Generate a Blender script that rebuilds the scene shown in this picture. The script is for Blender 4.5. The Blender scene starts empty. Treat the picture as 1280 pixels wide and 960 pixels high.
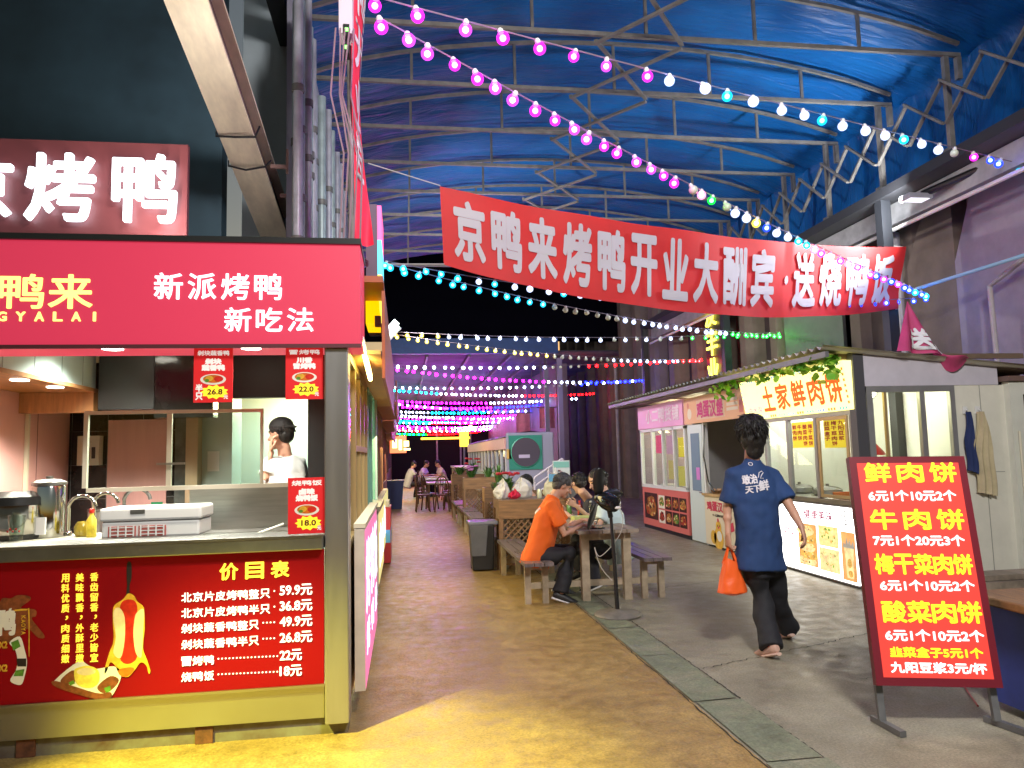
import bpy, math, random
import numpy as np
from mathutils import Vector, Matrix, noise
from mathutils.bvhtree import BVHTree
from mathutils.geometry import tessellate_polygon
SC = bpy.context.scene
COL = SC.collection
rnd = random.Random(7)
V = Vector

# ---------------------------------------------------------------- camera
ROT = [[0.989414, 0.010945, -0.144707], [-0.142972, -0.097433, -0.984919], [-0.02488, 0.995182, -0.094837]]
CAMP = V((0, 0, 1.5))
cd = bpy.data.cameras.new('camera')
cd.sensor_width = 36.0
cd.lens = 930 / 1280 * 36.0
cd.clip_start = 0.05
cd.clip_end = 600
co = bpy.data.objects.new('camera', cd)
COL.objects.link(co)
co.matrix_world = Matrix.Translation(CAMP) @ Matrix(ROT).to_4x4()
SC.camera = co
RM = Matrix(ROT)


def at(px, py, X=None, Y=None, Z=None):
    """point of the photograph (1280x960 pixels) on a plane of the place"""
    r = RM @ V((px - 640, 480 - py, -930))
    if X is not None: t = (X - CAMP.x) / r.x
    elif Y is not None: t = (Y - CAMP.y) / r.y
    else: t = (Z - CAMP.z) / r.z
    return CAMP + r * t


# ---------------------------------------------------------------- world, exposure
wd = bpy.data.worlds.new('World')
SC.world = wd
wd.use_nodes = True
nt = wd.node_tree
sky = nt.nodes.new('ShaderNodeTexSky')
sky.sky_type = 'NISHITA'
sky.sun_disc = False
sky.sun_elevation = math.radians(1)
sky.sun_rotation = math.radians(20)
nt.links.new(sky.outputs[0], nt.nodes['Background'].inputs[0])
nt.nodes['Background'].inputs[1].default_value = 0.15
SC.view_settings.view_transform = 'Standard'
SC.view_settings.look = 'None'
SC.view_settings.gamma = 1
SC.view_settings.exposure = 0.42
SC.render.engine = 'CYCLES'
cy = SC.cycles
cy.use_denoising = True
try:
    cy.denoiser = 'OPENIMAGEDENOISE'
    cy.denoising_input_passes = 'RGB_ALBEDO_NORMAL'
except Exception:
    pass
cy.max_bounces = 7
cy.diffuse_bounces = 3
cy.glossy_bounces = 3
cy.transmission_bounces = 4
cy.transparent_max_bounces = 12
cy.sample_clamp_indirect = 4.0
cy.caustics_reflective = False
cy.caustics_refractive = False


def lamp(name, kind, loc, power, col=(1, 1, 1), target=None, size=0.2, size_y=None, spot=None, blend=0.6):
    l = bpy.data.lights.new(name, kind)
    l.energy = power
    l.color = col
    if kind == 'AREA':
        l.size = size
        if size_y: l.shape = 'RECTANGLE'; l.size_y = size_y
    else:
        l.shadow_soft_size = size
    if kind == 'SPOT':
        l.spot_size = math.radians(spot or 90); l.spot_blend = blend
    o = bpy.data.objects.new(name, l)
    COL.objects.link(o)
    o.location = loc
    if target is not None:
        o.rotation_euler = (V(target) - V(loc)).to_track_quat('-Z', 'Y').to_euler()
    return o


# lamps the place has
lamp('flood_lamp', 'SPOT', (-2.3, 2.3, 3.3), 2100, (.95, 1, .15), (-.8, 3.3, 0), .05, spot=46, blend=.5)    # yellow floodlight on the stall front, aimed at the ground
lamp('roof_lamp', 'SPOT', (1.7, .2, 5.2), 1350, (1, .97, .93), (2.5, 7.2, 2.0), .5, spot=110, blend=.7)        # white floodlight at the lane entrance
lamp('wash_lamp', 'AREA', (6.1, 8.2, 4.45), 110, (.92, .95, 1), (2.2, 12.5, 6.5), .4, .25)                     # floodlight under the roof beam
lamp('eave_lamp', 'AREA', (-.02, 12.4, 4.1), 170, (1, .97, .95), (5.6, 15.5, 4.0), .3)                          # tilted white lamp at the left eave
for y_, p_ in ((8.4, 52), (13.0, 50), (19.0, 55), (26.0, 70), (35.0, 90)):                            # light spilling out of the left shop windows
    lamp('shop_window_lamp', 'AREA', (-.30, y_, 1.75), p_, (1, .78, .36), (1.2, y_, .0), 1.0, 2.2)

lamp('strip_lamp', 'AREA', (-1.5, 4.55, 2.83), 26, (1, .93, .84), (-1.42, 4.9, 6), .06, 1.6)                    # the LED strip along the top of the red fascia

# ---------------------------------------------------------------- materials
MATS = {}


def mat(name, col, rough=.6, metal=0., var=.0, vscale=6., bump=0., bscale=40., em=None, es=0., spec=.5, stretch=None, sample=True, col2=None, detail=4.):
    if name in MATS: return MATS[name]
    m = bpy.data.materials.new(name)
    m.use_nodes = True
    t = m.node_tree
    b = t.nodes['Principled BSDF']
    b.inputs['Roughness'].default_value = rough
    b.inputs['Metallic'].default_value = metal
    b.inputs['Specular IOR Level'].default_value = spec
    b.inputs['Base Color'].default_value = (*col, 1)
    if var or bump or col2:
        tc = t.nodes.new('ShaderNodeTexCoord')
        mp = t.nodes.new('ShaderNodeMapping')
        t.links.new(tc.outputs['Object'], mp.inputs[0])
        if stretch: mp.inputs['Scale'].default_value = stretch
    if var or col2:
        n = t.nodes.new('ShaderNodeTexNoise')
        n.inputs['Scale'].default_value = vscale
        n.inputs['Detail'].default_value = detail
        n.inputs['Roughness'].default_value = .62
        t.links.new(mp.outputs[0], n.inputs['Vector'])
        r = t.nodes.new('ShaderNodeValToRGB')
        e = r.color_ramp.elements
        e[0].position = .3; e[1].position = .7
        c2 = col2 or tuple(min(1, c * (1 + var)) for c in col)
        c1 = col if col2 else tuple(c * (1 - var) for c in col)
        e[0].color = (*c1, 1); e[1].color = (*c2, 1)
        t.links.new(n.outputs['Fac'], r.inputs[0])
        t.links.new(r.outputs[0], b.inputs['Base Color'])
        rr = t.nodes.new('ShaderNodeMapRange')
        rr.inputs['To Min'].default_value = max(0, rough - .1); rr.inputs['To Max'].default_value = min(1, rough + .12)
        t.links.new(n.outputs['Fac'], rr.inputs[0]); t.links.new(rr.outputs[0], b.inputs['Roughness'])
    if bump:
        n2 = t.nodes.new('ShaderNodeTexNoise')
        n2.inputs['Scale'].default_value = bscale
        n2.inputs['Detail'].default_value = 5
        t.links.new(mp.outputs[0], n2.inputs['Vector'])
        bp = t.nodes.new('ShaderNodeBump')
        bp.inputs['Strength'].default_value = bump
        bp.inputs['Distance'].default_value = .02
        t.links.new(n2.outputs['Fac'], bp.inputs['Height'])
        t.links.new(bp.outputs[0], b.inputs['Normal'])
    if em is not None:
        b.inputs['Emission Color'].default_value = (*em, 1)
        b.inputs['Emission Strength'].default_value = es
    m.cycles.emission_sampling = 'AUTO' if sample else 'NONE'
    MATS[name] = m
    return m


def glass(name, tint=(.93, .97, .96), refl=.06, rough=.02):
    if name in MATS: return MATS[name]
    m = bpy.data.materials.new(name); m.use_nodes = True
    t = m.node_tree; t.nodes.clear()
    o = t.nodes.new('ShaderNodeOutputMaterial')
    tr = t.nodes.new('ShaderNodeBsdfTransparent'); tr.inputs[0].default_value = (*tint, 1)
    gl = t.nodes.new('ShaderNodeBsdfGlossy'); gl.inputs['Roughness'].default_value = rough
    fr = t.nodes.new('ShaderNodeLayerWeight'); fr.inputs[0].default_value = .5
    pw = t.nodes.new('ShaderNodeMath'); pw.operation = 'POWER'; pw.inputs[1].default_value = 4.5
    ad = t.nodes.new('ShaderNodeMath'); ad.operation = 'MULTIPLY_ADD'; ad.inputs[1].default_value = .6; ad.inputs[2].default_value = refl * .6
    t.links.new(fr.outputs['Facing'], pw.inputs[0])
    mx = t.nodes.new('ShaderNodeMixShader')
    t.links.new(pw.outputs[0], ad.inputs[0]); t.links.new(ad.outputs[0], mx.inputs[0])
    t.links.new(tr.outputs[0], mx.inputs[1]); t.links.new(gl.outputs[0], mx.inputs[2])
    t.links.new(mx.outputs[0], o.inputs[0])
    MATS[name] = m
    return m


def shell(name, col, fac=.5, es=1.6):
    """coloured translucent plastic round a lit bulb"""
    if name in MATS: return MATS[name]
    m = bpy.data.materials.new(name); m.use_nodes = True
    t = m.node_tree; t.nodes.clear()
    o = t.nodes.new('ShaderNodeOutputMaterial')
    tr = t.nodes.new('ShaderNodeBsdfTransparent'); tr.inputs[0].default_value = (*[min(1, c * .9 + .1) for c in col], 1)
    e = t.nodes.new('ShaderNodeEmission'); e.inputs[0].default_value = (*col, 1); e.inputs[1].default_value = es
    mx = t.nodes.new('ShaderNodeMixShader'); mx.inputs[0].default_value = fac
    t.links.new(tr.outputs[0], mx.inputs[1]); t.links.new(e.outputs[0], mx.inputs[2]); t.links.new(mx.outputs[0], o.inputs[0])
    m.cycles.emission_sampling = 'NONE'
    MATS[name] = m
    return m


def emat(name, col, es, sample=True, base=None):
    return mat(name, base or tuple(c * .6 for c in col), .5, em=col, es=es, sample=sample)


# ---------------------------------------------------------------- mesh building
def frame(d, up=V((0, 0, 1))):
    d = V(d).normalized()
    if abs(d.dot(up)) > .99: up = V((0, 1, 0))
    x = d.cross(up).normalized()
    return x, x.cross(d).normalized()


GLY = {}


def glyphs(s):
    if s in GLY: return GLY[s]
    c = bpy.data.curves.new('glyph', 'FONT'); c.body = s; c.size = 1
    c.resolution_u = 3
    o = bpy.data.objects.new('glyph', c); COL.objects.link(o)
    m = bpy.data.meshes.new_from_object(o.evaluated_get(bpy.context.evaluated_depsgraph_get()))
    vs = [(v.co.x, v.co.y) for v in m.vertices]
    fs = [tuple(p.vertices) for p in m.polygons]
    bpy.data.objects.remove(o); bpy.data.curves.remove(c); bpy.data.meshes.remove(m)
    xs = [v[0] for v in vs]; ys = [v[1] for v in vs]
    x0, x1, y0, y1 = min(xs), max(xs), min(ys), max(ys)
    g = ([((x - x0) / max(1e-6, x1 - x0), (y - y0) / max(1e-6, y1 - y0)) for x, y in vs], fs)
    GLY[s] = g
    return g


def prewarm(strings):
    """turn all lettering into outlines at once, while the scene is still small"""
    cs = []
    for s in strings:
        if s in GLY: continue
        glyphs(s)


class MB:
    def __init__(s):
        s.v = []; s.f = []; s.m = []

    def add(s, vs, fs, mi=0):
        k = len(s.v)
        s.v += [V(v) for v in vs]
        s.f += [tuple(i + k for i in f) for f in fs]
        s.m += [mi] * len(fs)
        return s

    def box(s, x0, x1, y0, y1, z0, z1, mi=0):
        vs = [(x, y, z) for z in (z0, z1) for y in (y0, y1) for x in (x0, x1)]
        return s.add(vs, [(0, 2, 3, 1), (4, 5, 7, 6), (0, 1, 5, 4), (2, 6, 7, 3), (0, 4, 6, 2), (1, 3, 7, 5)], mi)

    def hexa(s, p, mi=0):
        """8 corners: bottom 4 ring then top 4 ring"""
        return s.add(p, [(3, 2, 1, 0), (4, 5, 6, 7), (0, 1, 5, 4), (1, 2, 6, 5), (2, 3, 7, 6), (3, 0, 4, 7)], mi)

    def bar(s, a, b, w, h=None, up=V((0, 0, 1)), mi=0):
        h = h or w
        a, b = V(a), V(b)
        x, y = frame(b - a, up)
        o = [x * (i * w / 2) + y * (j * h / 2) for i, j in ((-1, -1), (1, -1), (1, 1), (-1, 1))]
        return s.hexa([a + q for q in o] + [b + q for q in o], mi)

    def tube(s, pts, r, n=8, mi=0, cap=True, flat=1., up=V((0, 0, 1))):
        pts = [V(p) for p in pts]
        rs = r if isinstance(r, (list, tuple)) else [r] * len(pts)
        k = len(s.v)
        for i, p in enumerate(pts):
            d = (pts[min(i + 1, len(pts) - 1)] - pts[max(i - 1, 0)])
            x, y = frame(d, up)
            for j in range(n):
                t = 2 * math.pi * j / n
                s.v.append(p + x * (math.cos(t) * rs[i]) + y * (math.sin(t) * rs[i] * flat))
        for i in range(len(pts) - 1):
            for j in range(n):
                a = k + i * n + j; b = k + i * n + (j + 1) % n
                s.f.append((a, b, b + n, a + n)); s.m.append(mi)
        if cap:
            s.f.append(tuple(k + j for j in reversed(range(n)))); s.m.append(mi)
            e = k + (len(pts) - 1) * n
            s.f.append(tuple(e + j for j in range(n))); s.m.append(mi)
        return s

    def limb(s, pts, rs, n=12, flat=1., up=V((0, 0, 1))):
        """tube with rounded ends"""
        pts = [V(p) for p in pts]; rs = list(rs)
        d0 = (pts[0] - pts[1]).normalized(); d1 = (pts[-1] - pts[-2]).normalized()
        a = [(pts[0] + d0 * rs[0] * q, rs[0] * w) for q, w in ((.95, .25), (.75, .66), (.4, .92))]
        b = [(pts[-1] + d1 * rs[-1] * q, rs[-1] * w) for q, w in ((.4, .92), (.75, .66), (.95, .25))]
        return s.tube([p for p, _ in a] + pts + [p for p, _ in b], [w for _, w in a] + rs + [w for _, w in b], n, 0, True, flat, up)

    def loft(s, rings, n=16, mi=0, cap=True):
        """rings: (centre, x vector, y vector)"""
        k = len(s.v)
        for c, x, y in rings:
            for j in range(n):
                t = 2 * math.pi * j / n
                s.v.append(V(c) + V(x) * math.cos(t) + V(y) * math.sin(t))
        for i in range(len(rings) - 1):
            for j in range(n):
                a = k + i * n + j; b = k + i * n + (j + 1) % n
                s.f.append((a, b, b + n, a + n)); s.m.append(mi)
        if cap:
            s.f.append(tuple(k + j for j in reversed(range(n)))); s.m.append(mi)
            e = k + (len(rings) - 1) * n
            s.f.append(tuple(e + j for j in range(n))); s.m.append(mi)
        return s

    def lathe(s, prof, c=(0, 0, 0), n=20, mi=0, axis=(0, 0, 1), cap=True):
        ax = V(axis).normalized(); x, y = frame(ax)
        return s.loft([(V(c) + ax * z, x * max(r, 1e-4), y * max(r, 1e-4)) for r, z in prof], n, mi, cap)

    def ball(s, c, r, nu=12, nv=8, sc=(1, 1, 1), mi=0, rot=None):
        k = len(s.v)
        M = rot or Matrix.Identity(3)
        c = V(c)
        for i in range(1, nv):
            p = math.pi * i / nv
            for j in range(nu):
                t = 2 * math.pi * j / nu
                s.v.append(c + M @ V((math.sin(p) * math.cos(t) * r * sc[0], math.sin(p) * math.sin(t) * r * sc[1], math.cos(p) * r * sc[2])))
        top = len(s.v); s.v.append(c + M @ V((0, 0, r * sc[2]))); s.v.append(c + M @ V((0, 0, -r * sc[2])))
        for j in range(nu):
            s.f.append((top, k + j, k + (j + 1) % nu)); s.m.append(mi)
            e = k + (nv - 2) * nu
            s.f.append((top + 1, e + (j + 1) % nu, e + j)); s.m.append(mi)
        for i in range(nv - 2):
            for j in range(nu):
                a = k + i * nu + j; b = k + i * nu + (j + 1) % nu
                s.f.append((a, a + nu, b + nu, b)); s.m.append(mi)
        return s

    def prism(s, poly, vec, mi=0):
        n = len(poly); vec = V(vec)
        vs = [V(p) for p in poly] + [V(p) + vec for p in poly]
        return s.add(vs, [tuple(reversed(range(n))), tuple(range(n, 2 * n))] + [(i, (i + 1) % n, n + (i + 1) % n, n + i) for i in range(n)], mi)

    def grid(s, fn, nu, nv, mi=0):
        k = len(s.v)
        for i in range(nu + 1):
            for j in range(nv + 1):
                s.v.append(V(fn(i / nu, j / nv)))
        for i in range(nu):
            for j in range(nv):
                a = k + i * (nv + 1) + j
                s.f.append((a, a + nv + 1, a + nv + 2, a + 1)); s.m.append(mi)
        return s

    def text(s, st, o, u, v, w, h, bold=0., mi=0, fn=None, depth=0., nb=8):
        """lettering st filling the box w x h whose lower left corner is o"""
        vs, fs = glyphs(st)
        u, v = V(u).normalized(), V(v).normalized()
        nrm = u.cross(v)
        offs = [(0, 0)] + ([(bold * math.cos(2 * math.pi * i / nb), bold * math.sin(2 * math.pi * i / nb)) for i in range(nb)] if bold else [])
        for q, (dx, dy) in enumerate(offs):
            lift = .0003 * q
            if fn: pts = [fn(x * w + dx, y * h + dy, lift) for x, y in vs]
            else: pts = [V(o) + u * (x * w + dx) + v * (y * h + dy) + nrm * lift for x, y in vs]
            s.add(pts, fs, mi)
            if depth:
                ed = {}
                for f in fs:
                    for a, b in zip(f, f[1:] + f[:1]):
                        ed[(a, b)] = 1
                rim = [e for e in ed if (e[1], e[0]) not in ed]
                s.add(pts + [p - nrm * depth for p in pts], [(b, a, a + len(pts), b + len(pts)) for a, b in rim], mi)
        return s

    def vtext(s, st, o, u, v, w, h, pitch, **k):
        """characters one below the other; o = lower left corner of the first"""
        for i, ch in enumerate(st):
            if ch != ' ': s.text(ch, V(o) - V(v).normalized() * (i * pitch), u, v, w, h, **k)
        return s

    def ctext(s, st, o, u, v, w, h, pitch, **k):
        """characters in cells side by side"""
        for i, ch in enumerate(st):
            if ch == ' ': continue
            hh, dy, ww, dx = h, 0, w, 0
            if ch == '·': hh, dy, ww, dx = h * .13, h * .42, w * .14, w * .4
            if ch in 'I1|': ww, dx = w * .24, w * .38
            if ch in '一二': hh, dy = h * (.16 if ch == '一' else .7), h * (.42 if ch == '一' else .14)
            s.text(ch, V(o) + V(u).normalized() * (i * pitch + dx) + V(v).normalized() * dy, u, v, ww, hh, **k)
        return s

    def build(s, name, mats, parent=None, smooth=None, bevel=0.):
        me = bpy.data.meshes.new(name)
        off = wloc(parent) if parent else V((0, 0, 0))
        me.from_pydata([tuple(v - off) for v in s.v], [], s.f)
        if not isinstance(mats, (list, tuple)): mats = [mats]
        for m in mats: me.materials.append(m)
        me.polygons.foreach_set('material_index', s.m)
        if smooth is not None:
            me.polygons.foreach_set('use_smooth', [True] * len(s.f))
            me.set_sharp_from_angle(angle=math.radians(smooth))
        me.update()
        o = bpy.data.objects.new(name, me)
        COL.objects.link(o)
        if parent: o.parent = parent
        if bevel:
            b = o.modifiers.new('bevel', 'BEVEL'); b.width = bevel; b.segments = 2; b.limit_method = 'ANGLE'; b.harden_normals = False
        return o


def wloc(o):
    l = V((0, 0, 0))
    while o is not None:
        l += o.location; o = o.parent
    return l


def tag(o, label, cat, group=None, kind=None):
    o['label'] = label; o['category'] = cat
    if group: o['group'] = group
    if kind: o['kind'] = kind
    return o


def thing(name, label, cat, loc=(0, 0, 0), group=None, rotz=0.):
    o = bpy.data.objects.new(name, None); COL.objects.link(o)
    o.location = loc; o.rotation_euler = (0, 0, rotz); o.empty_display_size = .1
    return tag(o, label, cat, group)


def struct(o, label=None):
    o['kind'] = 'structure'
    if label: o['label'] = label
    return o


def copy_tree(o, parent=None):
    c = o.copy(); COL.objects.link(c)
    if parent: c.parent = parent
    for ch in [q for q in o.children]: copy_tree(ch, c)
    return c


def dup(root, loc, rotz, label=None, group=None):
    c = copy_tree(root); c.location = loc; c.rotation_euler = (0, 0, rotz)
    if label: c['label'] = label
    if group: c['group'] = group
    return c


X_, Y_, Z_ = V((1, 0, 0)), V((0, 1, 0)), V((0, 0, 1))
STEEL = mat('brushed_steel', (.46, .45, .42), .32, 1., var=.12, vscale=3, stretch=(1, 1, 14))
STEEL_D = mat('dull_steel', (.30, .30, .29), .42, 1., var=.15, vscale=4)
IRON = mat('painted_iron', (.17, .165, .155), .5, .35, var=.3, vscale=9)
RAIL = mat('galvanised_frame', (.22, .205, .18), .42, .3, var=.25, vscale=6)
BLACK = mat('black_plastic', (.012, .012, .013), .38)
WHITE = mat('white_panel', (.74, .74, .72), .45, var=.05, vscale=3)
GLASS = glass('window_glass')
WOODG = mat('grey_worn_wood', (.25, .20, .155), .6, var=.4, vscale=5, stretch=(1, .12, 1), bump=.2, bscale=30)
WOODB = mat('brown_wood', (.19, .105, .05), .55, var=.45, vscale=7, stretch=(6, 1, 1), bump=.2, bscale=30)

# ================================================================= SETTING
# ---- ground
def ground_material(name, c1, c2, c3, sc, rough, green=None):
    m = bpy.data.materials.new(name); m.use_nodes = True
    t = m.node_tree; b = t.nodes['Principled BSDF']
    tc = t.nodes.new('ShaderNodeTexCoord')
    n1 = t.nodes.new('ShaderNodeTexNoise'); n1.inputs['Scale'].default_value = sc; n1.inputs['Detail'].default_value = 7; n1.inputs['Roughness'].default_value = .65
    n2 = t.nodes.new('ShaderNodeTexNoise'); n2.inputs['Scale'].default_value = 75; n2.inputs['Detail'].default_value = 6; n2.inputs['Roughness'].default_value = .75
    n3 = t.nodes.new('ShaderNodeTexNoise'); n3.inputs['Scale'].default_value = sc * 5.5; n3.inputs['Detail'].default_value = 6
    for n in (n1, n2, n3): t.links.new(tc.outputs['Object'], n.inputs['Vector'])
    r = t.nodes.new('ShaderNodeValToRGB'); e = r.color_ramp.elements
    e[0].position = .32; e[0].color = (*c1, 1); e[1].position = .68; e[1].color = (*c2, 1)
    k = e.new(.5); k.color = (*c3, 1)
    t.links.new(n1.outputs['Fac'], r.inputs[0])
    mx = t.nodes.new('ShaderNodeMix'); mx.data_type = 'RGBA'; mx.blend_type = 'MULTIPLY'; mx.inputs['Factor'].default_value = 1
    r2 = t.nodes.new('ShaderNodeMapRange'); r2.inputs['From Min'].default_value = .3; r2.inputs['From Max'].default_value = .7
    r2.inputs['To Min'].default_value = .5; r2.inputs['To Max'].default_value = 1.38
    t.links.new(n2.outputs['Fac'], r2.inputs[0])
    r3 = t.nodes.new('ShaderNodeMapRange'); r3.inputs['From Min'].default_value = .3; r3.inputs['From Max'].default_value = .7
    r3.inputs['To Min'].default_value = .8; r3.inputs['To Max'].default_value = 1.1
    t.links.new(n3.outputs['Fac'], r3.inputs[0])
    mm = t.nodes.new('ShaderNodeMath'); mm.operation = 'MULTIPLY'
    t.links.new(r2.outputs[0], mm.inputs[0]); t.links.new(r3.outputs[0], mm.inputs[1])
    t.links.new(r.outputs[0], mx.inputs['A']); t.links.new(mm.outputs[0], mx.inputs['B'])
    t.links.new(mx.outputs['Result'], b.inputs['Base Color'])
    rr = t.nodes.new('ShaderNodeMapRange'); rr.inputs['From Min'].default_value = .3; rr.inputs['From Max'].default_value = .7
    rr.inputs['To Min'].default_value = rough - .17; rr.inputs['To Max'].default_value = rough + .15
    t.links.new(n3.outputs['Fac'], rr.inputs[0]); t.links.new(rr.outputs[0], b.inputs['Roughness'])
    bp = t.nodes.new('ShaderNodeBump'); bp.inputs['Strength'].default_value = .35; bp.inputs['Distance'].default_value = .006
    t.links.new(n2.outputs['Fac'], bp.inputs['Height']); t.links.new(bp.outputs[0], b.inputs['Normal'])
    MATS[name] = m
    return m


G_ASPH = ground_material('worn_concrete', (.20, .18, .13), (.33, .30, .225), (.26, .235, .175), 1.5, .5)
G_WALK = ground_material('ochre_painted_concrete', (.27, .165, .052), (.40, .265, .095), (.33, .21, .07), 1.7, .46)
G_STRIP = ground_material('mossy_slab', (.15, .165, .11), (.27, .25, .18), (.20, .22, .145), 2.2, .55)
CRACK = mat('crack_dirt', (.03, .027, .022), .9)
g = MB()
g.grid(lambda u, v: (-40 + 80 * u, -12 + 120 * v, 0), 20, 30)
struct(g.build('ground', G_ASPH))
w = MB()
w.grid(lambda u, v: (-9 + 10.69 * u, -2 + 49 * v, .004), 12, 50)


def ribbon(mb, pts, wd, z, mi):
    q = []
    for i, p in enumerate(pts):
        d = (V(pts[min(i + 1, len(pts) - 1)]) - V(pts[max(i - 1, 0)])); d.z = 0; d.normalize()
        s_ = V((-d.y, d.x, 0)) * wd * (.4 + .9 * rnd.random()) / 2
        q.append((V((p[0], p[1], z)) - s_, V((p[0], p[1], z)) + s_))
    vs = [c for ab in q for c in ab]
    mb.add(vs, [(2 * i, 2 * i + 2, 2 * i + 3, 2 * i + 1) for i in range(len(q) - 1)], mi)


def jag(a, b, n, amp):
    a, b = V(a), V(b)
    d = (b - a); p = V((-d.y, d.x, 0)).normalized()
    return [a + d * (i / n) + p * (rnd.uniform(-amp, amp)) for i in range(n + 1)]


for y_ in (12.8, 19.5, 27.0):
    ribbon(w, jag((-.7, y_, 0), (1.68, y_ + .15, 0), 60, .012), .012, .0065, 1)
ribbon(w, jag((1.675, 2.0, 0), (1.675, 12, 0), 220, .006), .010, .0065, 1)
struct(w.build('walkway', [G_WALK, CRACK]))
st = MB()
y_ = 1.0
while y_ < 30:
    L = rnd.uniform(.72, 1.05)
    x0 = 1.70 + rnd.uniform(-.008, .008); x1 = 2.0 - .016 * (y_ - 3.4) + rnd.uniform(-.01, .01) if y_ < 9 else 1.91
    st.add([(x0, y_, .008), (x1, y_ + rnd.uniform(-.02, .02), .008), (x1, y_ + L - .012, .008), (x0, y_ + L - .012, .008)], [(0, 1, 2, 3)], 0)
    if rnd.random() < .8:
        ribbon(st, jag((x0, y_ + L * .35, 0), (x1, y_ + L * (.35 + rnd.uniform(-.2, .2)), 0), 16, .010), .006, .0105, 1)
    y_ += L
struct(st.build('drain_strip', [G_STRIP, CRACK]))
ck = MB()
ribbon(ck, jag((2.02, 5.05, 0), (4.3, 5.9, 0), 90, .014), .008, .004, 0)
ribbon(ck, jag((2.9, 4.6, 0), (3.9, 4.75, 0), 50, .012), .006, .004, 0)
ribbon(ck, jag((2.3, 7.9, 0), (4.6, 8.6, 0), 80, .014), .007, .004, 0)
ribbon(ck, jag((2.0, 2.0, 0), (1.98, 8, 0), 240, .006), .009, .0042, 0)
struct(ck.build('ground_cracks', CRACK))

# ---- big arched tarpaulin roof on steel trusses
BX, BZ = 6.6, 4.9
TY = [6.34 + 1.272 * i for i in range(-2, 10)]
XL, XR, ZB = -1.15, 6.62, 6.12


def arch(x):
    t = (x - XL) / (XR + .25 - XL)
    return ZB + .12 + .62 * max(0., 4 * t * (1 - t)) ** .8


TARP = bpy.data.materials.new('blue_tarpaulin'); TARP.use_nodes = True
t = TARP.node_tree; b = t.nodes['Principled BSDF']
tc = t.nodes.new('ShaderNodeTexCoord')
mp = t.nodes.new('ShaderNodeMapping'); mp.inputs['Rotation'].default_value = (0, 0, .55); mp.inputs['Scale'].default_value = (1.2, 7, 1)
n1 = t.nodes.new('ShaderNodeTexNoise'); n1.inputs['Scale'].default_value = 1.5; n1.inputs['Detail'].default_value = 5; n1.inputs['Distortion'].default_value = .8
n2 = t.nodes.new('ShaderNodeTexNoise'); n2.inputs['Scale'].default_value = .8; n2.inputs['Detail'].default_value = 4
t.links.new(tc.outputs['Object'], mp.inputs[0]); t.links.new(mp.outputs[0], n1.inputs[0]); t.links.new(tc.outputs['Object'], n2.inputs[0])
r = t.nodes.new('ShaderNodeValToRGB'); e = r.color_ramp.elements
e[0].position = .3; e[0].color = (.003, .062, .23, 1); e[1].position = .72; e[1].color = (.008, .13, .40, 1)
t.links.new(n2.outputs[0], r.inputs[0]); t.links.new(r.outputs[0], b.inputs['Base Color'])
b.inputs['Roughness'].default_value = .38; b.inputs['Specular IOR Level'].default_value = .25
bp = t.nodes.new('ShaderNodeBump'); bp.inputs['Strength'].default_value = .5; bp.inputs['Distance'].default_value = .08
t.links.new(n1.outputs[0], bp.inputs['Height']); t.links.new(bp.outputs[0], b.inputs['Normal'])


def tarp_pt(u, v):
    y = TY[0] + (TY[-1] - TY[0] + 1.0) * v
    s = (y - TY[0]) / 1.272
    fr = s - math.floor(s)
    sag = .085 * math.sin(math.pi * fr) ** 1.4
    L = .88
    if u < L:
        x = XL + (XR + .25 - XL) * u / L
        z = arch(x) - sag
        k = max(0, (u / L - .9) / .1)
        z -= k * .05 * (1 + math.cos(2 * math.pi * s))
        return (x, y, z + .03 * noise.noise((x * 2.1, y * 2.6, 3)))
    q = (u - L) / (1 - L)                                   # the flap hanging down the right side
    z0 = arch(XR + .25) - sag
    z = z0 + (BZ + .02 - z0) * q
    x = XR + .25 + .10 * math.sin(math.pi * q) * (.35 + math.sin(math.pi * fr)) + .05 * noise.noise((y * 1.8, z * 1.6, 9))
    return (x, y, z)


mb = MB().grid(tarp_pt, 84, 150)
o = mb.build('tarpaulin_roof', TARP, smooth=80)
tag(o, 'blue arched tarpaulin stretched over the steel trusses above the market lane', 'awning')

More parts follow.
